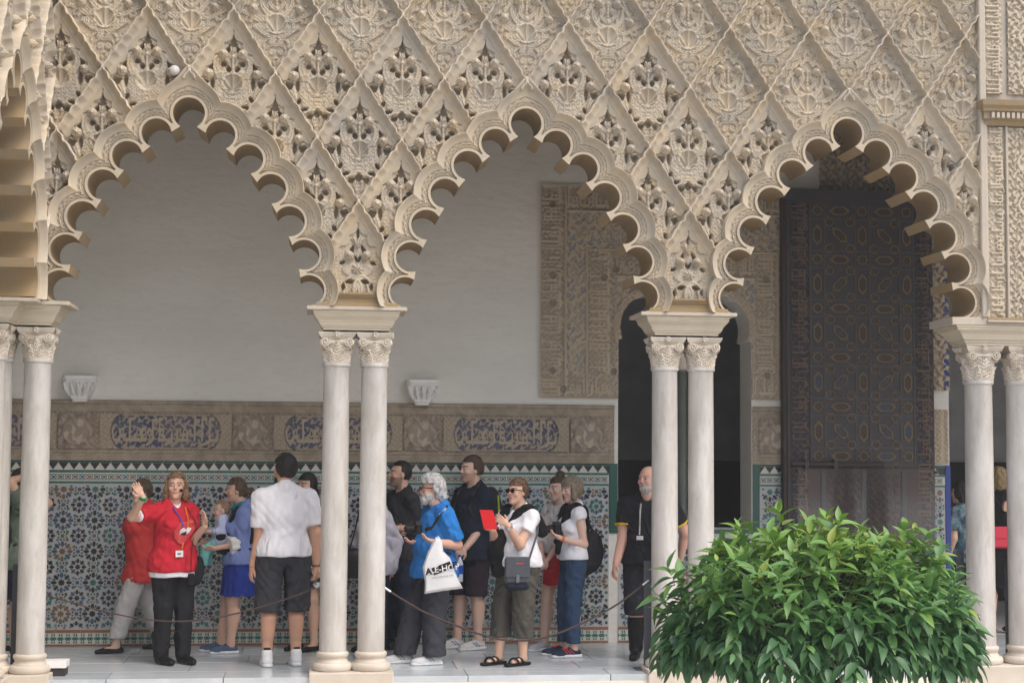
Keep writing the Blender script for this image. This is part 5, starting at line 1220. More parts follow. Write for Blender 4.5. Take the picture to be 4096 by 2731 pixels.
# --- tour guide
A = At(684, 2652, (694, 1884), 306); g = Person('tour guide in red sweater and black jeans raising one hand, headset microphone at her cheek', A.pos, A.h, A.H, 1.12, 1.1, True, SK1, (deg(-34), deg(2)), arms={'R': (A(560, 2060, -.24), A(574, 1985, -.46)), 'L': (A(768, 2178, -.02), A(806, 2120, -.13))}, hands={'R': dict(d=A.dir(-.5, -.15, .85), n=A.dir(.35, -.9, 0), thumb=-1, curl=.12, spread=.12), 'L': dict(d=A.dir(-.1, -.1, 1), n=A.dir(-.8, -.5, 0), curl=.25, thumb=1)}, legs={'R': (-.02, -.02, 0), 'L': (.03, .06, 0)},
    hair=dict(t=.014, face=.028, low=-.09, back=-.12, fringe=.078, rough=.007, curl=.007, prims=[('c', (.078, -.01, .03), (.088, -.01, -.09), .024, .034), ('c', (-.078, -.01, .03), (-.092, -.01, -.09), .024, .036), ('c', (0, -.07, 0), (0, -.06, -.12), .05, .04)], R=.22, down=.02, sub=[('e', (0, .10, -.03), (.062, .07, .10))]), hairc=(.23,.135,.065), leg_r=1.12, arm_r=1.1)
g.chi = .042; g.top(RED, .72, .478, .026, .007, .055, .016, 'sweater', 3, vneck=.045); g.top(WHT_, .80, .452, .006, .003, .05, .022, 'undershirt', 5); g.pants(BLK, .03, .6, .010, .0, 'jeans'); g.shoes(LREA, None, 'boot', .17)
# sequinned lips motif, lanyards, badge, microphone
sq = mat('red_sequins', (.45,.01,.015), .2, .8, (.75,.10,.10), 120, None, 20, .8, bump=.004, bs=300); whp = cloth('white_print', (.75,.73,.73)); blp = cloth('black_print', (.015,.015,.02))
def chest(P, u, v, off=.004):
    """point on the front of a torso: u metres to the right, v height fraction"""
    h = P.H; lo_ = 0.0; hi_ = .5
    prims = [(p[0], p[1], tuple(np.array(p[2])+P.chi)) if p[0] == 'e' else ('c', p[1], p[2], p[3]+P.chi*.6, p[4]+P.chi*.6) for p in P.torso]; prims.append(('e', P.L(0, .004*h, .50*h), (.096*h*P.g+P.chi+.014, .068*h*P.g*max(1, P.belly*.97)+P.chi+.012, .13*h)))
    for _ in range(26):
        m_ = (lo_+hi_)/2; c = P.L(u, 0, v*h)+v3(0, m_, 0)
        if field(c[None], prims, .045)[0] < 0: lo_ = m_
        else: hi_ = m_
    return P.L(u, 0, v*h)+v3(0, lo_+off, 0)
def patch(P, name, pts, m, off=.006, th=.004):
    Q = [chest(P, u, v, off) for u, v in pts]; c = sum(Q)/len(Q); n = len(Q); V = [tuple(q) for q in Q]+[tuple(q-v3(0, th, 0)) for q in Q]; return MB().add(V, [tuple(range(n)), tuple(range(2*n-1, n-1, -1))]+[(i, (i+1) % n, n+(i+1) % n, n+i) for i in range(n)]).obj(name, m, P.o)
lip = [(-.14, .712), (-.10, .735), (-.05, .752), (-.01, .738), (.03, .745), (.07, .73), (.11, .70), (.10, .665), (.06, .63), (.02, .62), (-.03, .645), (-.06, .67), (-.09, .70)]
patch(g, 'sequin_motif', lip, sq, .008); patch(g, 'motif_teeth', [(-.05, .705), (-.02, .712), (0, .70), (.03, .71), (.06, .695), (.055, .668), (.02, .66), (-.01, .675), (-.035, .685)], whp, .012); patch(g, 'motif_gap', [(-.01, .690), (.02, .685), (.05, .675), (.04, .655), (.01, .655)], blp, .014)
def lanyard(P, m, u0, u1, v1, w=.014, name='lanyard'):
    pts = [chest(P, u0*(1-t)+u1*t, .815*(1-t)+v1*t, .010) for t in np.linspace(0, 1, 9)]; return ribbon(P.o, name, pts, w, .003, m, (0, 1, 0))
lanyard(g, cloth('orange_ribbon', (.6,.16,.03)), -.055, .03, .60); lanyard(g, cloth('violet_ribbon', (.10,.07,.3)), .06, .025, .70); tube_part(g.o, 'microphone_cable', [chest(g, -.075-.02*math.sin(t*5), .81-.33*t, .012) for t in np.linspace(0, 1, 12)], .003, BLK)
c = chest(g, .055, .575, .016); MB().box(tuple(c-v3(.037, .003, .028)), tuple(c+v3(.037, .003, .028))).obj('name_badge', whp, g.o, bevel=.002); MB().box(tuple(c-v3(.012, -.0035, .004)), tuple(c+v3(.022, .005, .006))).obj('badge_print', blp, g.o)
mp = g.headworld((-.052, .088, -.035)); s_ = MB(); s_.lathe([(.001, -.014), (.010, -.009), (.014, 0), (.010, .009), (.001, .014)], 10, tuple(mp)); s_.obj('microphone', blp, g.o, True); tube_part(g.o, 'microphone_boom', [g.headworld(q) for q in ((-.082, .0, .0), (-.080, .05, -.03), (-.055, .085, -.035))], .0025, blp)
wj = g.J['WR']; ed = unit(wj-g.J['ER']); MB().tube([tuple(wj-ed*.012), tuple(wj+ed*.012)], .033, 14).obj('wristband', cloth('green_band', (.02,.22,.10)), g.o, True)
cb = chest(g, -.07, .44, .02); MB().box(tuple(cb-v3(.028, .02, .05)), tuple(cb+v3(.028, .012, .05))).obj('belt_pack', blp, g.o, bevel=.006)
gb = onY(778, 2260, A.pos[1]+.02); gbag = tag(empty('shoulder_bag', tuple(gb)), 'black shoulder bag hanging at the hip of the tour guide', 'bag'); V, F = polygonize(lambda P: smax(sd_ell(P, (0, 0, -.03), (.085, .07, .15)), P[:, 2]-.08, .02), (-.12, -.1, -.22), (.12, .1, .14), .010); link('bag_body', mesh_np('bag_body', V, F, True, None, BLK), gbag); tube_part(gbag, 'bag_strap', [(-.03, -.02, .07), (-.055, -.03, .25), (-.10, -.02, .42)], .009, BLK)
# --- woman in the red jacket behind the guide
A = At(560, 2602, (628, 1912), 196); P2 = Person('woman in red jacket and light grey trousers half hidden behind the tour guide', A.pos, A.h, A.H, 1.0, 1.0, True, SK2, (deg(25), 0), arms={'L': (A(560, 2110, -.08), A(570, 2230, -.12)), 'R': (A(600, 2110, .1), A(600, 2230, .1))}, legs={'L': (-.02, .24, 0), 'R': (0, -.22, .02)}, hair=dict(t=.014, face=.05, low=-.05, back=-.09, rough=.005), hairc=(.10,.065,.045))
jk = cloth('red_jacket', (.55,.045,.045), .6); P2.top(jk, 1.9, .40, .024, .010, .06, .03, 'jacket', 4); P2.pants(cloth('light_grey_trousers', (.50,.48,.47)), .085, .6, .016, .012); P2.shoes(LREA, None, 'flat')
# --- woman with the baby carrier
A = At(950, 2606, (950, 1906), 186); wb = Person('woman in blue blouse and blue skirt with lace cuff carrying a baby on her front', A.pos, A.h, A.H, 1.0, 1.0, True, SK1, (0, deg(-4)), arms={'L': (A(962, 2165, -.10), A(868, 2190, -.20)), 'R': (A(950, 2150, .14), A(880, 2170, .2))}, hands={'L': dict(d=A.dir(-1, 0, -.15), n=A.dir(0, .4, .9), curl=.6, thumb=-1)}, legs={'L': (0, .07, .0), 'R': (0, .15, .0)}, lean=(0, -.05), headoff=(0, .05),
    hair=dict(t=.010, face=.035, low=-.035, back=-.07, rough=.004, prims=[('e', (0, -.13, -.02), (.036, .034, .036)), ('e', (.01, -.155, -.035), (.022, .02, .026))]), hairc=(.10,.065,.035), leg_r=1.12)
blb = cloth('light_blue_cotton', (.20,.27,.55)); wb.top(blb, 1.02, .50, .018, .005, .052, .012, 'blouse', 6); wb.skirt(cloth('cobalt_skirt', (.02,.045,.28)), .325, .585, .088, .130, 15); wb.shoes(cloth('blue_canvas', (.08,.11,.19)), SOLE, 'shoe', 0, .95)
E_, W_ = wb.J['EL'], wb.J['WL']; lace = mat('white_lace', (.80,.80,.78), .9, .1, (.45,.40,.37), 90, None, 20, .9, contrast=.12)
ax_ = unit(W_-E_); wb.part('lace_cuff', [('c', E_-ax_*.01, E_+ax_*.10, .055, .080), ('c', E_+ax_*.02+v3(0, 0, -.03), E_+ax_*.02+v3(0, 0, -.13), .05, .035), ('c', E_+ax_*.08+v3(0, 0, -.03), E_+ax_*.07+v3(0, 0, -.10), .05, .04)], lace, .03, .009, lambda P, d: np.maximum(d+.006*np.sin(90*P[:, 0]+60*P[:, 1])*np.sin(95*P[:, 2]), (P-E_-ax_*.115)@ax_), .004)
tube_part(wb.o, 'turquoise_scarf', [wb.L(.075*math.cos(t), .02+.065*math.sin(t), (.842+.02*math.cos(t*2)*.3)*wb.H-.03*math.sin(t)*(math.sin(t) > 0)) for t in np.linspace(0, 2*PI, 22)], .020, cloth('turquoise_knit', (.02,.26,.30)), 8)
# baby and carrier
B = At(878, 2606, (895, 2010), 180, wb.pos[1]-.03); bz = onY(893, 2010, B.pos[1])[2]; bh = .60
bp = (onY(889, 2100, B.pos[1])[0], B.pos[1], bz-.625)
def bl(px, py, dy=0.0): w = onY(px, py, bp[1]+dy)-np.array(bp); t = -(PI-PI/2); return v3(w[0]*math.cos(t)-w[1]*math.sin(t), w[0]*math.sin(t)+w[1]*math.cos(t), w[2])
bb = Person('baby in pale blue top and mint trousers held in the carrier', bp, PI, bh, 1.25, 1.1, False, (.66,.42,.33), (deg(8), deg(-6)), arms={'L': (bl(885, 2135, -.08), bl(830, 2125, -.1)), 'R': (bl(870, 2125, .08), bl(840, 2120, .1))}, hair=dict(t=.004, face=.03, low=.0, back=-.06, fringe=.085, rough=.0015), hairc=(.30,.19,.12), headscale=1.52, group='visitors in the gallery', legs={'L': (.02, .16, .05, .06), 'R': (.0, .13, .05, .06)}, cat='baby')
bb.top(cloth('pale_blue_cotton', (.52,.58,.78)), 1.85, .42, .014, .003, .055, .004, 'baby_top', 3, .009); bb.pants(cloth('mint_cotton', (.22,.60,.58)), .10, .60, .016, .008, 'baby_trousers', .003, 4, .009)
car = tag(empty('baby_carrier', wb.root_loc, wb.rot), 'black soft baby carrier strapped to the woman in the blue blouse', 'baby carrier'); cm = cloth('black_webbing', (.014,.015,.018))
fw = wb.L
def car_part(name, prims, k=.02, cut=None):
    lo, hi = bounds(prims, .02); V, F = polygonize(lambda P: cut(P, field(P, prims, k)) if cut else field(P, prims, k), lo, hi, .010); link(name, mesh_np(name, V, F, True, None, cm), car)
h_ = wb.H; car_part('waist_belt', [('e', v3(0, .01, .585*h_), (.125*h_*.9, .10*h_, .030*h_))]); car_part('pouch', [('c', v3(-.07, .13, .59*h_), v3(.07, .13, .59*h_), .06, .06), ('c', v3(-.08, .17, .66*h_), v3(.08, .17, .66*h_), .05, .05)], .03)
for sx in (-1, 1): tube_part(car, 'shoulder_strap', [v3(sx*.085, .10, .67*h_), v3(sx*.11, .085, .75*h_), v3(sx*.115, .03, .825*h_), v3(sx*.11, -.05, .815*h_), v3(sx*.10, -.095, .72*h_), v3(sx*.09, -.10, .62*h_)], .022, cm, 8)
# --- man in white T-shirt seen from behind
A = At(1128, 2662, (1160, 1812), 100); mw = Person('man in white T-shirt and dark cargo shorts seen from behind', A.pos, A.h, A.H, 1.14, 1.10, False, SK3, (deg(28), 0), arms={'L': (A(1042, 2170, .0), A(1012, 2262, .0)), 'R': (A(1268, 2150, .0), A(1262, 2262, .02))}, hands={'L': dict(n=A.dir(.9, .3, 0), curl=.7), 'R': dict(n=A.dir(-.9, .3, 0), curl=.7)}, legs={'L': (-.01, 0, 0), 'R': (.0, .02, 0)},
    hair=dict(t=.018, face=.03, low=-.03, back=-.065, rough=.003, prims=[('e', (0, .045, -.085), (.062, .062, .055))], k=.012), hairc=(.012,.010,.009), leg_r=1.12, arm_r=1.22)
mw.top(WHT_, .80, .515, .022, .0055, .062, .014, 'tshirt', 8); tube_part(mw.o, 'shirt_collar', [mw.L(.072*math.cos(t), .006+.066*math.sin(t), .842*mw.H) for t in np.linspace(0, 2*PI, 20)], .012, WHT_, 8); sh_ = mw.pants(DKG, .255, .60, .022, .032, 'cargo_shorts', .009, 3); mw.shoes(SOLE, SOLE, 'shoe', .055, 1.05, (BLK, .06))
for sx in (-1, 1): c = mw.J['K'+('R' if sx > 0 else 'L')]+v3(sx*.085, 0, .09); MB().box(tuple(c-v3(.018, .075, .085)), tuple(c+v3(.018, .075, .085))).obj('cargo_pocket', DKG, sh_, bevel=.012)
wr = mw.J['WR']; MB().tube([tuple(wr-v3(0, 0, -.012)), tuple(wr-v3(0, 0, .012))], .036, 14).obj('wristwatch', blp, mw.o, True)
# --- dark-haired woman behind him
A = At(1222, 2600, (1228, 1888), 232); wd = Person('dark-haired woman in a patterned skirt behind the man in the white T-shirt', A.pos, A.h, A.H, .96, 1.0, True, SK1, (deg(-8), 0), hair=dict(t=.014, face=.04, low=-.06, back=-.10, rough=.003, prims=[('e', (0, -.11, -.06), (.05, .04, .05))]), hairc=(.012,.010,.010))
wd.top(cloth('grey_melange', (.30,.29,.29)), .6, .50, .016, .004, .06, .01, 'blouse', 2); fl_m = mat('spotted_skirt', (.016,.017,.026), .85, .15, (.70,.68,.66), 17, None, 20, 1.0, contrast=.02); wd.skirt(fl_m, .36, .60, .085, .125, 9); wd.shoes(LREA, None, 'flat')
# --- person in a lilac sweater behind the column
A = At(1500, 2610, (1500, 1925), 200); pl_ = Person('person in pale lilac sweater and jeans mostly hidden behind the column pair', A.pos, A.h, A.H, 1.1, 1.05, True, SK1, (0, 0), arms={'L': (A(1572, 2150, -.08), A(1558, 2275, -.1)), 'R': (A(1440, 2150, .1), A(1440, 2270, .1))}, hair=dict(t=.014, face=.04, low=-.05, back=-.09), hairc=(.10,.07,.05), headoff=(.02, .0))
pl_.top(cloth('lilac_knit', (.52,.51,.59)), 1.93, .46, .028, .012, .06, .02, 'sweater', 5); pl_.pants(cloth('dark_denim', (.018,.028,.055)), .05, .6, .016, .01, 'jeans'); pl_.shoes(BLK, None, 'shoe', 0, 1.0)
hb = tag(empty('handbag', (onY(1412, 2260, pl_.pos[1] if hasattr(pl_, 'pos') else A.pos[1])[0], A.pos[1]-.05, onY(1412, 2300, A.pos[1])[2])), 'black leather handbag seen left of the column, beside the lilac sweater', 'handbag')
V, F = polygonize(lambda P: np.maximum(sd_ell(P, (0, 0, .10), (.15, .06, .15)), -.02-P[:, 2]+.0), (-.18, -.1, -.1), (.18, .1, .28), .011); link('bag_body', mesh_np('bag_body', V, F, True, None, LREA), hb); tube_part(hb, 'chain_strap', [(-.04, 0, .22), (.0, 0, .36), (.06, .02, .62)], .008, LREA)
# --- man in dark tee at the back
A = At(1600, 2590, (1600, 1838), 205); md = Person('dark-haired man in charcoal sweater looking left, at the back beside the column', A.pos, A.h, A.H, 1.06, 1.05, False, SK1, (deg(-14), deg(4)), arms={'L': (A(1672, 2090, -.12), A(1612, 2112, -.26)), 'R': (A(1560, 2090, .1), A(1580, 2120, -.1))}, hands={'L': dict(d=A.dir(-1, -.2, 0), n=A.dir(0, .3, -.9), curl=.6)}, hair=dict(t=.008, face=.03, low=-.01, back=-.045, fringe=.080, rough=.002), hairc=(.018,.014,.012), beard=(.16,.11,.09))
md.top(cloth('charcoal_jersey', (.032,.034,.040)), 1.75, .47, .018, .005, .062, .01, 'sweater', 9); md.pants(cloth('dark_denim', (.018,.028,.055)), .05, .6, .016, .008, 'jeans'); md.shoes(BLK, None)
# --- grey-haired man with camera and carrier bag
A = At(1738, 2650, (1772, 1898), 196); mg = Person('bearded man with curly grey hair in bright blue T-shirt holding a camera', A.pos, A.h, A.H, 1.22, 1.28, False, (.64,.37,.27), (deg(-8), 0), lean=(0, -.04), headoff=(0, .05), arms={'L': (A(1828, 2178, -.16), A(1726, 2168, -.34)), 'R': (A(1720, 2160, .2), A(1670, 2170, -.06))}, hands={'L': dict(d=A.dir(-1, -.1, .35), n=A.dir(.1, .2, 1), curl=.5, thumb=1), 'R': dict(d=A.dir(-.9, -.2, .1), n=A.dir(.1, .1, 1), curl=.5)}, legs={'L': (.02, .04, 0), 'R': (-.01, .24, 0)},
    hair=dict(t=.034, face=.022, low=-.02, back=-.125, fringe=.062, rough=.006, curl=.008, prims=[('e', (0, -.10, -.06), (.085, .05, .07)), ('e', (0, .03, .10), (.075, .07, .045))], k=.03), hairc=(.50,.50,.50), beard=(.68,.63,.60), leg_r=1.1, arm_r=1.2, brow=(.3, .28, .27))
mg.top(cloth('bright_blue_cotton', (.028,.20,.58)), .86, .455, .024, .007, .064, .014, 'tshirt', 11); mg.pants(GREYT, .045, .6, .020, .024, 'trousers', .010, 6); mg.shoes(cloth('white_runner', (.62,.62,.62), .6), SOLE, 'shoe', 0, 1.1)
def whiskers(P, c, prims):
    def fn(Q): q = P.headxf(Q); d = None; 
    def fn(Q):
        q = P.headxf(Q); d = None
        for e in prims: x = sd_ell(q, *e[1:]) if e[0] == 'e' else sd_cone(q, *e[1:]); d = x if d is None else smin(d, x, .015)
        return (d+.003*np.sin(150*q[:, 0])*np.sin(140*q[:, 2]+60*q[:, 1]))*P.hs
    V, F = polygonize(fn, P.hc-.2*P.hs, P.hc+.16*P.hs, .006); link('beard', mesh_np('beard', V, F, True, None, hairm(c)), P.o)
whiskers(mg, (.56,.53,.52), [('e', (0, .065, -.095), (.046, .042, .05)), ('e', (.048, .02, -.06), (.016, .045, .045)), ('e', (-.048, .02, -.06), (.016, .045, .045)), ('e', (0, .093, -.040), (.032, .014, .010))])
def glasses(P, m, dark=True, frame=.003):
    mb = MB()
    for x in (-.033, .033):
        c = [P.headworld((x+.026*math.cos(t), .104, .010+.020*math.sin(t)*(1 if dark else .8))) for t in np.linspace(0, 2*PI, 12)[:-1]]; c2 = [P.headworld((x+.026*math.cos(t), .098, .010+.020*math.sin(t))) for t in np.linspace(0, 2*PI, 12)[:-1]]; n = 11
        if dark: mb.add([tuple(q) for q in c+c2], [tuple(range(n)), tuple(range(2*n-1, n-1, -1))]+[(i, (i+1) % n, n+(i+1) % n, n+i) for i in range(n)])
        else: mb.tube([tuple(q) for q in c+[c[0]]], frame, 5)
        s = 1 if x > 0 else -1; mb.tube([tuple(P.headworld(q)) for q in ((s*.058, .098, .018), (s*.080, .06, .018), (s*.084, -.01, .014))], .004, 5)
    mb.tube([tuple(P.headworld(q)) for q in ((-.012, .106, .016), (.012, .106, .016))], .004, 5); return mb.obj('sunglasses' if dark else 'glasses', m, P.o)
glasses(mg, blp, False)
cams = cloth('camera_body', (.012,.012,.013), .4, .0005)
def camera_thing(pos, rz, label, strap_pts=None, brand=None):
    o = tag(empty('photo_camera', pos, rz), label, 'camera'); MB().box((-.062, -.03, -.045), (.062, .03, .035)).obj('camera_body', cams, o, bevel=.010); MB().prism([(-.03, .03), (-.02, .062), (.02, .062), (.03, .03)], -.032, .02).obj('viewfinder', cams, o); MB().tube([(0, .02, -.005), (0, .065, -.005), (0, .066, -.005), (0, .105, -.005)], [.034, .034, .030, .031], 16).obj('lens', cams, o, True); MB().tube([(0, .1052, -.005), (0, .1062, -.005)], .024, 16).obj('lens_glass', cloth('lens_glass', (.02,.02,.03), .08), o); MB().tube([(.045, 0, .034), (.045, 0, .046)], .011, 10).obj('mode_dial', cams, o); return o
cp = onY(1668, 2112, A.pos[1]-.32); cam1 = camera_thing(tuple(cp), deg(196-90), 'black camera in the hands of the bearded grey-haired man')
cl_ = [Vector(mg.world(chest(mg, -.06, .81, .012))), Vector(mg.world(mg.L(-.095, -.02, .835*mg.H))), ]
S1 = [mg.world(mg.L(-.075, .03, .845*mg.H)), onY(1752, 2070, A.pos[1]-.26), onY(1728, 2110, A.pos[1]-.30), onY(1700, 2118, A.pos[1]-.32)]
S1[0] = onY(1790, 2020, A.pos[1]-.20); st1 = MB()
for a, b in zip(S1[:-1], S1[1:]): st1.bar(tuple(a), tuple(b), .034, .003, (0, 1, 0)) if False else st1.bar(tuple(a), tuple(b), .004, .034, (.7, 0, .7))
STR = st1.obj('camera_strap', BLK); STR.parent = cam1; STR.matrix_parent_inverse = (Matrix.Translation(Vector(cp)) @ Matrix.Rotation(deg(106), 4, 'Z')).inverted()
tm = link('strap_lettering', text_mesh('Canon', .034, whp, .0004, .0004), cam1); a, b = Vector(S1[0]), Vector(S1[1]); md_ = (a+b)/2+Vector((0, -.012, 0)); dv = (a-b).normalized(); tm.matrix_parent_inverse = STR.matrix_parent_inverse.copy(); tm.matrix_basis = Matrix.Translation(md_) @ Matrix(((dv.x, -dv.z, 0, 0), (0, 0, -1, 0), (dv.z, dv.x, 0, 0), (0, 0, 0, 1)))
# plastic carrier bag
by = A.pos[1]-.36; out = [(1743, 2146), (1760, 2150), (1766, 2196), (1800, 2230), (1822, 2290), (1851, 2352), (1770, 2362), (1698, 2374), (1700, 2330), (1690, 2268), (1712, 2205), (1735, 2160)]
pb = mat('white_plastic', (.74,.75,.76), .35, .5, (.62,.63,.66), 10, None, 20, .5, bump=.006, bs=14)
wpts = [onY(px, py, by) for px, py in out]; cb = sum(wpts)/len(wpts); bag = tag(empty('carrier_bag', tuple(cb)), 'white plastic carrier bag with black ALE-HOP lettering hanging from the bearded man', 'carrier bag')
n = len(wpts); V = []; 
for off, sc in ((-.035, .62), (-.028, .9), (0, 1.0), (.028, .9), (.035, .62)): V += [tuple((p-cb)*v3(sc, 1, sc if sc < 1 else 1)+v3(0, off, 0)) for p in wpts]
F = [tuple(range(n)), tuple(range(5*n-1, 4*n-1, -1))]+[(k*n+i, k*n+(i+1) % n, (k+1)*n+(i+1) % n, (k+1)*n+i) for k in range(4) for i in range(n)]; MB().add(V, F).obj('bag_body', pb, bag, True)
tube_part(bag, 'bag_handle', [onY(x, y, by-.01)-cb for x, y in ((1745, 2200), (1741, 2160), (1752, 2146), (1764, 2165), (1768, 2205))], .010, pb, 6)
def bag_txt(t, size, px, py, m, rotd, bold=.0, name='bag_lettering', off=-.043):
    o = link(name, text_mesh(t, size, m, .0006, bold), bag); q = onY(px, py, by)-cb; o.location = (q[0], off, q[2]); o.rotation_euler = (PI/2, deg(-rotd), 0); return o
bb_ = MB(); q0, q1 = onY(1718, 2284, by)-cb, onY(1812, 2256, by)-cb; bb_.bar((q0[0]+.025, -.040, q0[2]), (q1[0]-.02, -.040, q1[2]), .002, .062, (0, 0, 1)); bb_.obj('bag_print_band', blp, bag)
bag_txt('ALE-HOP', .074, 1766, 2273, whp, 8, .001, off=-.0425); bag_txt('www.ale-hop.net', .027, 1768, 2302, cloth('grey_print', (.3, .3, .3)), 8, 0, off=-.0425)
bag_txt('A', .074, 1713, 2284, blp, 8, .003, off=-.0435); bag_txt('P', .074, 1817, 2258, blp, 8, .003, off=-.0435)
# --- tall young man in navy shirt
A = At(1888, 2592, (1885, 1818), 208); mt = Person('tall young man in dark navy shirt and maroon shorts with a backpack', A.pos, A.h, A.H, 1.04, 1.05, False, SK2, (deg(-10), 0), arms={'L': (A(1925, 2110, -.12), A(1858, 2195, -.27)), 'R': (A(1800, 2110, .05), A(1835, 2200, -.2))}, hands={'L': dict(d=A.dir(-.7, -.1, -.6), n=A.dir(.3, .8, -.3), curl=.9), 'R': dict(d=A.dir(.3, -.2, -.9), n=A.dir(.4, .6, 0), curl=.8)}, hair=dict(t=.014, face=.035, low=-.012, back=-.045, fringe=.074, rough=.003), hairc=(.075,.042,.025), beard=(.42,.24,.16), legs={'L': (.01, .0, 0), 'R': (-.01, .10, 0)})
mt.top(cloth('navy_shirt', (.013,.020,.036)), 1.12, .455, .022, .006, .06, .034, 'shirt', 4); mt.pants(cloth('maroon_shorts', (.035,.024,.032)), .275, .6, .022, .016, 'shorts', .004, 2); mt.shoes(cloth('white_runner', (.62,.62,.62), .6), SOLE, 'shoe', 0, 1.08, (SOLE, .01))
for k in range(4): c = chest(mt, .012, .79-.06*k, .006); MB().lathe([(.001, -.003), (.006, 0), (.001, .003)], 8, tuple(c)).obj('shirt_button', whp, mt.o)
bk = tag(empty('backpack', mt.root_loc, mt.rot), 'dark backpack with lime green piping on the tall young man', 'backpack'); bkm = cloth('dark_nylon', (.02,.021,.022), .6)
V, F = polygonize(lambda P: smax(sd_ell(P, (0, -.20, .685*mt.H), (.17, .11, .27)), -.11-P[:, 1]-.12, .02), (-.2, -.36, .45*mt.H), (.2, -.02, .95*mt.H), .012); link('pack_body', mesh_np('pack_body', V, F, True, None, bkm), bk)
lime = cloth('lime_piping', (.32,.45,.04)); tube_part(bk, 'lime_piping', [(-.165, -.19+.02*t, (.60+.19*t)*mt.H) for t in np.linspace(0, 1, 8)], .010, lime); tube_part(bk, 'lime_piping', [(-.155, -.25, (.60+.09*t)*mt.H) for t in np.linspace(0, 1, 5)], .012, lime)
for sx in (-1, 1): tube_part(bk, 'shoulder_strap', [(sx*.11, -.09, .82*mt.H), (sx*.125, .0, .855*mt.H), (sx*.125, .10, .79*mt.H), (sx*.13, .125, .72*mt.H), (sx*.15, .06, .63*mt.H), (sx*.15, -.08, .60*mt.H)], .020, bkm, 8)
bt = tag(empty('water_bottle', tuple(onY(1838, 2325, A.pos[1]-.30))), 'small water bottle with blue label held by the tall young man', 'bottle'); gl = mat('clear_plastic', (.55,.62,.70), .1, .6); MB().lathe([(.030, 0), (.033, .02), (.033, .16), (.026, .19), (.013, .215), (.013, .235)], 16).obj('bottle_body', gl, bt, True); MB().lathe([(.0345, .07), (.0345, .15)], 16, caps=False).obj('bottle_label', cloth('blue_label', (.03,.08,.45), .4), bt, True); MB().lathe([(.015, .225), (.015, .245)], 12).obj('bottle_cap', cloth('blue_label', (.03,.08,.45), .4), bt)
# --- woman with sunglasses and tablet
A = At(2072, 2655, (2072, 1908), 214); wt = Person('woman in sunglasses holding up a red tablet, black sweater over her shoulders', A.pos, A.h, A.H, 1.24, 1.14, True, SK1, (deg(4), deg(2)), arms={'L': (A(2085, 2165, -.22), A(2028, 2095, -.36)), 'R': (A(1985, 2150, .02), A(1970, 2118, -.22))}, hands={'L': dict(d=A.dir(-.75, -.2, .55), n=A.dir(-.2, .9, .2), curl=.55, thumb=-1), 'R': dict(d=A.dir(-.5, -.2, .75), n=A.dir(.2, -.9, .1), curl=.4)}, legs={'L': (.03, .02, 0), 'R': (-.02, .14, 0)},
    hair=dict(t=.014, face=.03, low=-.01, back=-.055, fringe=.062, rough=.005), hairc=(.115,.062,.035), leg_r=1.08, arm_r=1.25)
wt.top(WHT_, .52, .525, .02, .006, .064, .008, 'tshirt', 2); wt.pants(OLIV, .145, .6, .016, .018, 'cropped_trousers', .011, 8); wt.shoes(LREA, None, 'sandal'); glasses(wt, cloth('black_lens', (.008,.008,.010), .15))
wt.part('draped_sweater', [('c', wt.L(-.13, .0, .815*wt.H), wt.L(.13, .0, .815*wt.H), .066, .066), ('c', wt.L(.10, .06, .80*wt.H), wt.L(.06, .20, .60*wt.H), .06, .075), ('c', wt.L(.06, .19, .62*wt.H), wt.L(.05, .19, .50*wt.H), .07, .06), ('c', wt.L(-.10, -.06, .81*wt.H), wt.L(-.17, -.12, .71*wt.H), .06, .05), ('c', wt.L(-.06, .06, .80*wt.H), wt.L(.03, .18, .66*wt.H), .04, .05)], cloth('black_wool', (.010,.010,.011)), .04, .0115, lambda P, d: np.maximum(d, -field(P, [('c', wt.L(0, .005, .78*wt.H), wt.L(0, .05, .95*wt.H), .062, .09)], .01)), .006)
wl_ = wt.J['WL']; ed = unit(wl_-wt.J['EL']); MB().tube([tuple(wl_-ed*.03), tuple(wl_-ed*.006)], .034, 14).obj('wristwatch', mat('silver', (.6,.6,.62), .3, .5, metal=.9), wt.o, True)
ty = A.pos[1]-.40; tq = [onY(x, y, ty) for x, y in ((1918, 2038), (1972, 2040), (1990, 2116), (1936, 2117))]; tc_ = sum(tq)/4
tb = tag(empty('tablet', tuple(tc_)), 'red tablet held up by the woman in sunglasses', 'tablet'); V = [tuple(p-tc_+v3(0, -.006, 0)) for p in tq]+[tuple(p-tc_+v3(0, .006, 0)) for p in tq]; MB().add(V, [(0, 1, 2, 3), (7, 6, 5, 4), (0, 4, 5, 1), (1, 5, 6, 2), (2, 6, 7, 3), (3, 7, 4, 0)]).obj('tablet_cover', cloth('red_cover', (.60,.02,.025), .5), tb, bevel=.003)
V = [tuple((p-tc_)*.9+v3(0, .0068, 0)) for p in tq]; MB().add(V, [(3, 2, 1, 0)]).obj('tablet_screen', cloth('black_lens', (.008,.008,.010), .15), tb)
cy = A.pos[1]-.30; cq = onY(2068, 2280, cy); xb = tag(empty('crossbody_bag', tuple(cq)), 'grey crossbody bag with a small red label on the woman with the tablet', 'bag'); sb = cloth('slate_nylon', (.075,.085,.10), .6)
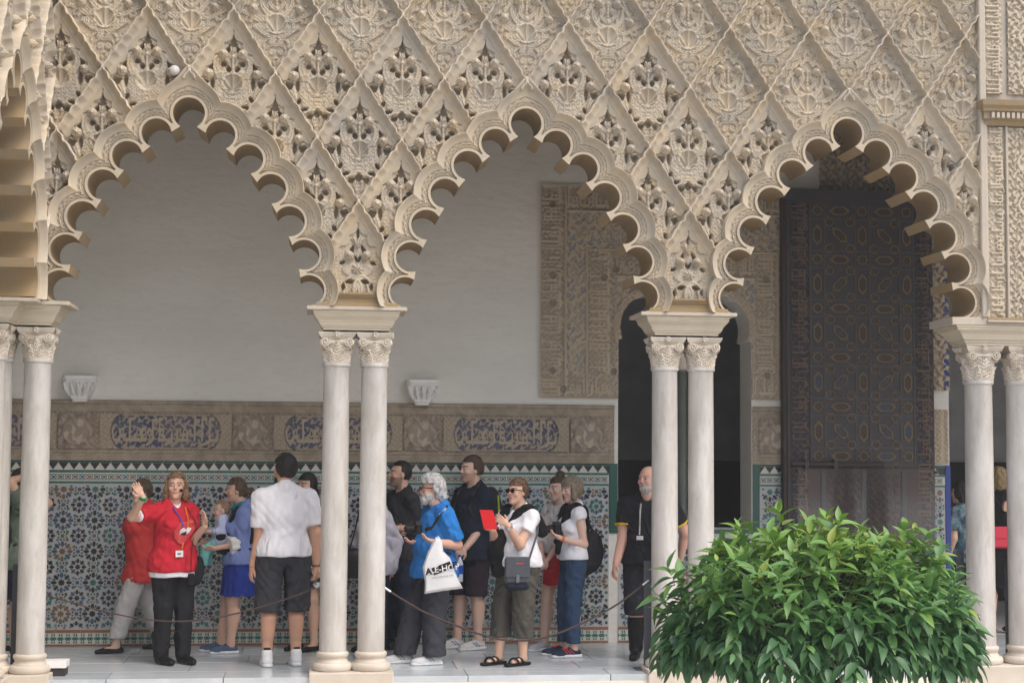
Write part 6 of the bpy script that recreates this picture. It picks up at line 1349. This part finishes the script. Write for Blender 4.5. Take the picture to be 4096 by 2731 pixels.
MB().box((-.105, -.04, -.115), (.105, .04, .115)).obj('bag_body', sb, xb, bevel=.022); MB().box((-.105, -.052, -.06), (.105, -.034, .118)).obj('bag_flap', sb, xb, bevel=.012); MB().box((-.014, -.06, -.10), (.014, -.045, -.035)).obj('bag_buckle', cloth('grey_buckle', (.15,.16,.17), .5), xb, bevel=.003); MB().box((.005, -.0545, .055), (.052, -.0505, .066)).obj('red_label', cloth('red_label', (.6,.03,.03)), xb); MB().lathe([(.001, -.003), (.007, 0), (.001, .003)], 8, (-.004, -.054, .061)).obj('label_dot', whp, xb); MB().box((-.10, -.05, -.165), (.10, .02, -.11)).obj('lower_pocket', NAVY, xb, bevel=.02)
tube_part(xb, 'bag_strap', [np.array(p)-cq for p in (onY(2108, 2262, cy), onY(2128, 2200, cy+.06), onY(2150, 2130, cy+.14), onY(2150, 2060, cy+.22), onY(2110, 2010, cy+.3))], .010, sb)
# --- woman in the red skirt
A = At(2235, 2600, (2218, 1898), 214); wr_ = Person('young woman with a top bun, cream sweater and red buttoned skirt', A.pos, A.h, A.H, .98, 1.0, True, SK2, (deg(-2), deg(-6)), arms={'L': (A(2238, 2170, -.12), A(2192, 2235, -.24)), 'R': (A(2152, 2160, .0), A(2168, 2225, -.2))}, hands={'L': dict(d=A.dir(-.7, -.1, -.6), n=A.dir(.2, .9, 0), curl=.5), 'R': dict(d=A.dir(.2, -.1, -.9), n=A.dir(.3, .9, 0), curl=.5)}, hair=dict(t=.009, face=.035, low=-.03, back=-.06, rough=.003, prims=[('e', (0, -.045, .145), (.046, .046, .034))], R=.22), hairc=(.07,.042,.028), legs={'L': (.02, -.02, 0), 'R': (0, .1, 0)}, leg_r=1.08)
wr_.top(cloth('cream_knit', (.62,.58,.54)), 1.45, .555, .02, .005, .064, .01, 'sweater', 3); rs = wr_.skirt(cloth('red_skirt', (.52,.015,.025)), .375, .60, .084, .112, 5, .002); wr_.shoes(cloth('grey_runner', (.42,.42,.45), .6), SOLE)
for k in range(4): MB().lathe([(.001, -.004), (.010, 0), (.001, .004)], 8, tuple(wr_.L(.0, (.070+.018*k/3)*wr_.H, (.57-.052*k)*wr_.H))).obj('skirt_button', cloth('red_button', (.3,.02,.03), .4), rs)
for sx in (-1, 1): ribbon(wr_.o, 'pinafore_strap', [chest(wr_, sx*.075, v, -.004) for v in (.82, .78, .73)], .022, .003, BLK, (0, 1, 0))
# --- woman with the bob, jeans and camera
A = At(2292, 2622, (2278, 1902), 188); wj_ = Person('woman with an ash-blond bob in white top and jeans carrying a camera', A.pos, A.h, A.H, .98, 1.0, True, SK2, (deg(14), deg(-8)), arms={'L': (A(2332, 2150, -.14), A(2245, 2152, -.22)), 'R': (A(2290, 2150, .15), A(2230, 2140, -.02))}, hands={'L': dict(d=A.dir(-.9, -.1, .4), n=A.dir(.2, .2, 1), curl=.5, thumb=1)}, legs={'L': (.01, .02, 0), 'R': (0, .06, 0)},
    hair=dict(t=.022, face=.06, low=-.085, back=-.095, fringe=.05, rough=.004, prims=[('c', (-.075, .02, .02), (-.085, .03, -.075), .03, .03), ('c', (.075, .02, .02), (.085, .03, -.075), .03, .03)], freq=.8), hairc=(.23,.185,.13))
wj_.top(WHT_, .16, .535, .016, .004, .066, .006, 'tank_top', 3); wj_.pants(JEAN, .075, .60, .006, .006, 'jeans', .009, 5); wj_.shoes(cloth('navy_runner', (.02,.03,.06), .6), SOLE, 'shoe', 0, 1.08)
wj_.part('draped_cardigan', [('c', wj_.L(-.10, .0, .815*wj_.H), wj_.L(.10, .0, .815*wj_.H), .062, .062), ('c', wj_.L(-.085, .055, .81*wj_.H), wj_.L(-.05, .13, .68*wj_.H), .045, .045), ('c', wj_.L(-.05, .13, .69*wj_.H), wj_.L(-.03, .15, .58*wj_.H), .045, .03), ('c', wj_.L(.085, .055, .81*wj_.H), wj_.L(.05, .13, .64*wj_.H), .045, .045), ('c', wj_.L(-.03, -.07, .80*wj_.H), wj_.L(0, -.10, .70*wj_.H), .06, .05)], cloth('black_wool', (.010,.010,.011)), .035, .0115, lambda P, d: np.maximum(d, -field(P, [('c', wj_.L(0, .005, .78*wj_.H), wj_.L(0, .05, .95*wj_.H), .058, .08)], .01)), .005)
wl_ = wj_.J['WL']; ed = unit(wl_-wj_.J['EL']); MB().tube([tuple(wl_-ed*.02), tuple(wl_)], .030, 12).obj('orange_bracelet', cloth('orange_ribbon', (.6,.16,.03)), wj_.o, True)
lb = wj_.pants(cloth('black_belt', (.012,.012,.012), .5), .578, .60, .020, 0, 'belt', 0)
for i, nm in enumerate('RL'):
    a = wj_.J['A'+nm]
    for k in range(3): MB().bar((a[0]+(.043 if nm == 'R' else -.043), a[1]+.01+.028*k, .035), (a[0]+(.040 if nm == 'R' else -.040), a[1]+.05+.028*k, .075), .004, .010, (1, 0, 0)).obj('shoe_stripe', cloth('coral_stripe', (.8,.10,.08)), wj_.o)
    MB().tube([(a[0], a[1]+.06, .088), (a[0]-.02, a[1]+.08, .08), (a[0]+.02, a[1]+.10, .073)], .008, 6).obj('shoe_lace', cloth('coral_stripe', (.8,.10,.08)), wj_.o)
cam2 = camera_thing(tuple(onY(2222, 2112, A.pos[1]-.20)), deg(188-90), 'black camera held by the woman with the blond bob')
for o_, P_, sx in ((1, mt, -1), (1, mg, -1)):
    for nm in 'RL':
        a = P_.J['A'+nm]
        for k in range(2): MB().bar((a[0]-.046*P_.H/1.75, a[1]+.01+.03*k, .035), (a[0]-.040*P_.H/1.75, a[1]+.055+.03*k, .075), .004, .008, (1, 0, 0)).obj('shoe_stripe', NAVY if P_ is mg else cloth('blue_stripe', (.05,.12,.4)), P_.o)
tq = onY(2345, 2200, A.pos[1]-.04); tt = tag(empty('tote_bag', tuple(tq)), 'large black shoulder bag behind the woman with the blond bob', 'bag')
def totef(P): d = sd_ell(P, (0, 0, -.02), (.155, .085, .20)); d = smin(d, sd_cone(P, (.05, 0, .10), (-.10, 0, .16), .07, .04), .05); return smax(d, P[:, 2]-.17, .02)+wrinkle(P, .006, .8, 3)
V, F = polygonize(totef, (-.22, -.15, -.28), (.24, .15, .28), .012); link('bag_body', mesh_np('bag_body', V, F, True, None, BLK), tt); tube_part(tt, 'bag_strap', [(.07, 0, .15), (-.03, -.02, .33), (-.10, -.02, .36), (-.11, .02, .15)], .014, BLK)
# --- bald man in black polo
A = At(2592, 2632, (2612, 1858), 250); mb_ = Person('bald man with grey beard in black polo with yellow cuffs, half hidden by the column', A.pos, A.h, A.H, 1.20, 1.15, False, (.66,.385,.30), (deg(-26), deg(3)), arms={'R': (A(2492, 2150, .02), A(2468, 2240, -.06)), 'L': (A(2742, 2130, .0), A(2722, 2220, .08))}, hands={'R': dict(n=A.dir(.9, .2, 0), curl=.7)}, hair=dict(t=.002, face=-.03, low=-.01, back=-.05, fringe=.3, rough=.0005), hairc=(.32,.27,.24), beard=(.50,.46,.44), legs={'R': (-.02, .06, 0), 'L': (.0, 0, 0)}, leg_r=1.12, arm_r=1.2, group='visitors in the gallery')
whiskers(mb_, (.42,.39,.37), [('e', (0, .068, -.085), (.038, .032, .032)), ('e', (0, .092, -.040), (.030, .012, .008))])
mb_.top(cloth('black_polo', (.016,.017,.022)), .62, .485, .022, .005, .06, .014, 'polo_shirt', 6, vneck=.03); mb_.pants(cloth('dark_cargo', (.026,.028,.034)), .225, .6, .018, .022, 'cargo_shorts', .006, 4); mb_.shoes(LREA, None, 'boot', .25)
for nm in 'RL': S, E = mb_.J['S'+nm], mb_.J['E'+nm]; c = S+(E-S)*.60; u = unit(E-S); MB().tube([tuple(c-u*.002), tuple(c+u*.012)], .033*mb_.H*1.2+.020, 18).obj('yellow_cuff', cloth('yellow_trim', (.75,.50,.02)), mb_.o, True)
ribbon(mb_.o, 'lanyard', [chest(mb_, .05, v, .008) for v in (.80, .76, .72, .68, .64)], .012, .003, cloth('grey_ribbon', (.45,.47,.46)), (0, 1, 0)); c = chest(mb_, .045, .625, .012); MB().box(tuple(c-v3(.03, .003, .018)), tuple(c+v3(.03, .003, .018))).obj('name_badge', whp, mb_.o, bevel=.002)
# --- photographer at the left edge
A = At(62, 2618, (52, 1868), 20); ma = Person('man in sage T-shirt and navy shorts taking a photo, between the corner columns', A.pos, A.h, A.H, 1.1, 1.1, False, SK1, (0, deg(3)), arms={'R': (A(85, 2010, -.2), A(98, 1905, -.05)), 'L': (A(95, 2020, .2), A(112, 1905, .12))}, hands={'R': dict(d=A.dir(.3, .2, .9), n=A.dir(.2, .9, 0), curl=.7)}, hair=dict(t=.008, face=.03, low=-.01, back=-.045, rough=.002), hairc=(.03,.022,.018), group='visitors in the gallery')
ma.top(cloth('sage_cotton', (.12,.16,.12)), .7, .46, .022, .006, .062, .012, 'tshirt', 4); ma.pants(cloth('navy_shorts', (.02,.026,.05)), .29, .6, .022, .02, 'shorts'); ma.shoes(BLK, SOLE); glasses(ma, blp, False)
ribbon(ma.o, 'camera_strap', [ma.L(.09, -.10, .80*ma.H), ma.L(.16, -.13, .70*ma.H), ma.L(.15, -.10, .60*ma.H)], .035, .008, BLK, (1, 0, 0)); camera_thing(tuple(onY(108, 1890, A.pos[1])), deg(20-90), 'black camera raised to the eye of the man between the corner columns')
# --- people in the doorway on the right
A = At(4003, 2560, (4003, 1868), 92, 2.75); wk = Person('blond woman in black keyhole top seen from behind between the right columns', A.pos, A.h, A.H, 1.05, 1.0, True, SK1, (0, 0), hair=dict(t=.022, face=.05, low=-.08, back=-.10, rough=.005, prims=[('e', (0, -.05, -.04), (.085, .075, .08))]), hairc=(.32,.225,.11))
wk.top(cloth('black_jersey', (.012,.012,.013)), .2, .5, .016, .004, .06, .006, 'top', 2); wk.skirt(cloth('black_jersey', (.012,.012,.013)), .27, .60, .09, .10, 5, .001); wk.shoes(LREA, None, 'flat'); MB().add([tuple(wk.L(.03*math.cos(t)*(1-.4*math.sin(t)), -.0905*wk.H*.98, (.765+.032*math.sin(t))*wk.H)) for t in np.linspace(0, 2*PI, 14)[:-1]]+[tuple(wk.L(.03*math.cos(t)*(1-.4*math.sin(t)), -.05*wk.H, (.765+.032*math.sin(t))*wk.H)) for t in np.linspace(0, 2*PI, 14)[:-1]], [tuple(range(13))]+[(i, (i+1) % 13, 13+(i+1) % 13, 13+i) for i in range(13)]).obj('keyhole_back', cloth('bare_skin', (.60,.375,.275), .6), wk.o)
bq = onY(4010, 2150, A.pos[1]-.16); pk = tag(empty('pink_bag', tuple(bq)), 'coral pink shoulder bag of the blond woman between the right columns', 'bag'); pkm = cloth('coral_leather', (.72,.06,.10), .5); MB().box((-.13, -.035, -.105), (.13, .035, .115)).obj('bag_body', pkm, pk, bevel=.02); MB().box((-.132, -.045, -.01), (.132, -.03, .117)).obj('bag_flap', pkm, pk, bevel=.012)
A = At(3850, 2575, (3858, 1925), 130, 2.6); wf = Person('dark-haired woman in blue floral blouse in the dark doorway', A.pos, A.h, A.H, 1.05, 1.0, True, SK1, (0, 0), hair=dict(t=.016, face=.05, low=-.08, back=-.12, rough=.004, prims=[('e', (0, -.06, -.07), (.08, .06, .09))], R=.23), hairc=(.015,.012,.010))
wf.top(mat('floral_print', (.03,.05,.08), .8, .2, (.30,.36,.42), 12, (.02,.16,.15), 20, .9, .7, contrast=.1), .7, .47, .022, .006, .06, .015, 'blouse', 3); wf.pants(BLK, .05, .6, .014, .01); wf.shoes(LREA, None, 'flat')
# ---------------------------------------------------------------- ropes, posts, light box
M['rope'] = mat('brown_rope', (.075,.052,.050), .8, .2, (.05,.035,.033), 40, bump=.002, bs=200); M['post'] = mat('grey_metal_post', (.085,.09,.105), .5, .4, (.07,.075,.085), 8); M['steel'] = mat('steel_hook', (.6,.6,.6), .3, .5, metal=1.0)
def post(px, y, top_py, label, w=.062):
    x = onY(px, 2500, y)[0]; z = onY(px, top_py, y)[2]; o = tag(empty('barrier_post', (x, y, 0)), label, 'post', 'rope barrier posts'); MB().box((-w/2, -.016, .008), (w/2, .016, z)).obj('post_blade', M['post'], o, bevel=.003); MB().box((-.11, -.09, 0), (.11, .09, .009)).obj('post_foot', M['post'], o, bevel=.002); return o
post(62, .16, 2255, 'dark grey barrier post beside the free column at the left corner'); post(2590, .14, 2242, 'dark grey barrier post left of the column in front of the bald man'); post(4037, .17, 2290, 'dark grey barrier post between the two large right columns'); post(3843, .2, 2200, 'dark grey barrier post left of the large right column, over the shrub')
def rope(pts, label, y=.05, r=.0085):
    P = [onY(px, py, y+dy) for px, py, dy in pts]; c = P[0]; o = tag(empty('barrier_rope', tuple(c)), label, 'rope', 'barrier ropes between the columns'); Q = []
    for i in range(len(P)-1):
        p0, p1, p2, p3 = P[max(i-1, 0)], P[i], P[i+1], P[min(i+2, len(P)-1)]
        for t in np.linspace(0, 1, 7)[:-1]: Q.append(.5*((2*p1)+(-p0+p2)*t+(2*p0-5*p1+4*p2-p3)*t*t+(-p0+3*p1-3*p2+p3)*t**3)-c)
    Q.append(P[-1]-c); MB().tube([tuple(q) for q in Q], r, 8).obj('rope_cord', M['rope'], o, True)
    for q, q2 in ((Q[0], Q[1]), (Q[-1], Q[-2])): d = unit(q2-q); MB().tube([tuple(q-d*.02), tuple(q+d*.05)], .0105, 8).obj('rope_ferrule', M['steel'], o, True)
    return o
rope([(1543, 2352, 0), (1600, 2390, 0), (1700, 2448, 0), (1800, 2490, 0), (1920, 2535, 0), (2040, 2560, 0), (2180, 2548, 0), (2330, 2490, 0), (2470, 2415, .02), (2588, 2325, .06)], 'brown barrier rope sagging in front of the bearded man', .06)
rope([(1285, 2338, 0), (1200, 2375, 0), (1080, 2415, 0), (900, 2462, 0), (720, 2484, 0), (560, 2472, 0), (400, 2440, 0), (260, 2400, 0), (165, 2375, .04)], 'thin brown barrier rope sagging in front of the tour guide', .07, .006)
rope([(3836, 2330, 0), (3790, 2355, 0), (3600, 2450, 0), (3300, 2520, 0), (3000, 2470, 0), (2830, 2400, 0), (2760, 2360, 0)], 'barrier rope behind the shrub, hooked to the post at the large column', .1)
lx = onY(200, 2660, .12); lb_ = tag(empty('floor_light_box', (lx[0]+.04, .12, 0)), 'low white box on a dark base behind the free column at the left corner', 'light box'); MB().box((-.11, -.10, .065), (.10, .10, .118)).obj('box_lid', M['sconce'], lb_, bevel=.003); MB().box((-.10, -.085, 0), (.09, .09, .065)).obj('box_base', cloth('dark_box', (.06,.05,.05), .6), lb_)
# ---------------------------------------------------------------- orange shrub in the court
SY = -5.6
sc_ = onY(3275, 2480, SY); TR = tag(empty('orange_tree', (sc_[0], SY, -.15)), 'small leafy orange tree with a dense rounded crown in the right foreground', 'tree')
M['leaf'] = mat('orange_leaf', (.1, .2, .05), .42, .55, attr=True); b_ = M['leaf'].node_tree.nodes['Principled BSDF']
_nt = M['leaf'].node_tree; _tr = _nt.nodes.new('ShaderNodeBsdfTranslucent'); _ms = _nt.nodes.new('ShaderNodeMixShader'); _ms.inputs[0].default_value = .22
_nt.links.new(b_.outputs[0], _ms.inputs[1]); _nt.links.new(_tr.outputs[0], _ms.inputs[2]); _nt.links.new(_ms.outputs[0], _nt.nodes['Material Output'].inputs[0]); _nt.links.new([n for n in _nt.nodes if n.bl_idname == 'ShaderNodeVertexColor'][0].outputs[0], _tr.inputs[0])
M['bark'] = mat('twig_bark', (.055,.05,.04), .8, .2, (.03,.03,.025), 20, bump=.003)
rgl = random.Random(11); PXM = float(np.linalg.norm(onY(3276, 2480, SY)-sc_)); zc = sc_[2]+.15     # metres per pixel, crown reference height
def leaf_geo(L, w, fold, droop, twist):
    V = []; n = 6
    for i in range(n+1):
        t = i/n; hw = w*L*(math.sin(PI*min(1, t*1.02)**.82)**.9 if 0 < t < 1 else 0)*(1.0-.18*t)+(.004*L if t == 0 else 0); y = L*t; z = -droop*L*t*t
        tw = twist*t; V += [(-hw*math.cos(tw), y, z+hw*fold), (0, y, z), (hw*math.cos(tw), y, z+hw*fold+hw*math.sin(tw))]
    F = [(3*i+a, 3*i+a+1, 3*i+a+4, 3*i+a+3) for i in range(n) for a in (0, 1)]; return np.array(V), F
geos = [leaf_geo(1.0, w, f, d, t) for w, f, d, t in ((.20, .35, .18, .2), (.215, .5, .35, -.3), (.185, .28, .10, .4), (.205, .6, .5, -.1), (.20, .4, .28, .0))]
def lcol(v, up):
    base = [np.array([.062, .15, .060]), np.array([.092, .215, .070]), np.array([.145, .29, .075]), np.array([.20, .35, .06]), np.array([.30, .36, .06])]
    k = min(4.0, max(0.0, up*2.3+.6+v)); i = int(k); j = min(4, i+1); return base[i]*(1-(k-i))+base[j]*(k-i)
def crown_r(phi, el):                                 # dome with lobes; el -90..90
    return 1+.09*math.sin(3*phi+1)+.07*math.sin(5*phi+2.2*el)+.06*math.sin(8*phi-4*el)+.04*math.sin(13*phi+9*el)
RX, RY, RZU, RZD = 572*PXM, 500*PXM, 362*PXM, 236*PXM
leaves = []; twigs = MB(); tips = 0
def frame(d, roll):
    d = unit(d); s = np.cross(d, v3(0, 0, 1)); s = unit(s) if np.linalg.norm(s) > .05 else v3(1, 0, 0); n = np.cross(s, d); c, si = math.cos(roll), math.sin(roll); return s*c+n*si, d, n*c-s*si
N_T = 640
for i in range(N_T):
    u = (i+.5)/N_T; sz = 1-1.62*u; phi = i*2.399963+rgl.uniform(-.2, .2); rr = math.sqrt(max(0, 1-sz*sz)); shell = rgl.choice((1.0, .97, .94, .86, .76, .66, 1.0, 1.04, .9))
    k = crown_r(phi, sz)*shell; p = v3(math.cos(phi)*rr*RX*k, math.sin(phi)*rr*RY*k, (RZU if sz > 0 else RZD)*sz*k)
    if sz < 0: p[:2] *= 1+.16*min(1, -sz*2); p[2] -= .06*rr
    if sz < -.25 and rr < .55: continue
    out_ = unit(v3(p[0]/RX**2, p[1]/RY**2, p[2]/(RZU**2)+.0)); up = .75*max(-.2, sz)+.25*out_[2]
    td = unit(out_+v3(0, 0, .35 if sz > 0 else -.75)+v3(rgl.uniform(-.3, .3), rgl.uniform(-.3, .3), rgl.uniform(-.2, .2)))
    q0 = p*.55+v3(0, 0, -.05); i % 3 == 0 and twigs.tube([tuple(q0), tuple((q0+p)/2+v3(0, 0, .02)), tuple(p*.97)], [.005, .003, .002], 5, False)
    nl = rgl.choice((7, 8, 9)); base = p-td*.10
    for j in range(nl):
        t = j/nl; az = j*2.4+i; a, d, n = frame(td, 0); rad = a*math.cos(az)+n*math.sin(az); spread = .55+.65*(1-t)
        ld = unit(td*(.35+.6*t)+rad*spread+v3(0, 0, -.35 if sz < .5 else -.10)); L = rgl.uniform(.070, .138)*(.8 if t > .85 else 1); g = rgl.randrange(5)
        x_, y_, z_ = frame(ld, rgl.uniform(-.5, .5)); o = base+td*.10*t*1.15
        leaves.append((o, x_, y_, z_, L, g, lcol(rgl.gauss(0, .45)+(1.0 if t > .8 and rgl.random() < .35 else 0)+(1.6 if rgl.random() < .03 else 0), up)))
order = sorted(range(len(leaves)), key=lambda k: leaves[k][0][1]-.4*leaves[k][4])    # nearest to the court side first
front = order[:290]; lm = {}
for k in front:
    o, x_, y_, z_, L, g, c = leaves[k]; ck = tuple(np.round(c/.03).astype(int)); key = (g, ck)
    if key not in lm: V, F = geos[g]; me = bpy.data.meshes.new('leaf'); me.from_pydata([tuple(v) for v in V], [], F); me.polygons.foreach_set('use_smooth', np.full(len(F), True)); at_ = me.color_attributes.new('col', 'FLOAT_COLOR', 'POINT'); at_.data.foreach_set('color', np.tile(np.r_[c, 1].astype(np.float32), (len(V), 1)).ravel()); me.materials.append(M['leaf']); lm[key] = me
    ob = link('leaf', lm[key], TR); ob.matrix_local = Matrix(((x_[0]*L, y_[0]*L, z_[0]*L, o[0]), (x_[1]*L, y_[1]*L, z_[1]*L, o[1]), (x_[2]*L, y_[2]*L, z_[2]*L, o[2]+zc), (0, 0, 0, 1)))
VV = []; FF = []; CC = []; nv = 0
for k in order[290:]:
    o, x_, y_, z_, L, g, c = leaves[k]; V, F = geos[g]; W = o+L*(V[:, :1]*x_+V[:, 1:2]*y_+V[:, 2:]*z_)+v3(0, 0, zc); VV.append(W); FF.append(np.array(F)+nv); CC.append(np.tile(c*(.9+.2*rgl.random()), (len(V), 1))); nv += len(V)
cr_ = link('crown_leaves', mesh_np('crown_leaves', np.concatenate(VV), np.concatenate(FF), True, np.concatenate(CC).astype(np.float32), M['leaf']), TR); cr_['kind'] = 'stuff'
tw = twigs.obj('twigs', M['bark'], TR, True, (0, 0, zc)); MB().tube([(.04, 0, 0), (.03, .01, .25), (.0, 0, zc-.30), (.0, .02, zc-.05)], [.045, .04, .036, .03], 10).obj('trunk', M['bark'], TR, True)
for a in range(7): an = a*.9+.3; MB().tube([(0, 0, zc-.38+.03*a), (.25*math.cos(an), .2*math.sin(an), zc-.22), (.5*math.cos(an), .4*math.sin(an), zc-.02)], [.02, .013, .007], 7).obj('branch', M['bark'], TR, True)
# ---------------------------------------------------------------- thin haze in the court and gallery
hm = bpy.data.materials.new('thin_haze'); hm.use_nodes = True; hn = hm.node_tree; hn.nodes.remove(hn.nodes['Principled BSDF'])
pv = hn.nodes.new('ShaderNodeVolumePrincipled'); pv.inputs['Color'].default_value = (.97, .96, .93, 1); pv.inputs['Density'].default_value = .0026; pv.inputs['Anisotropy'].default_value = .2
hn.links.new(pv.outputs[0], hn.nodes['Material Output'].inputs['Volume'])
tag(MB().box((-45, -66, -1.5), (45, 9, 8.2)).obj('haze', hm), 'thin pale haze in the air of the court', None, None, 'stuff')
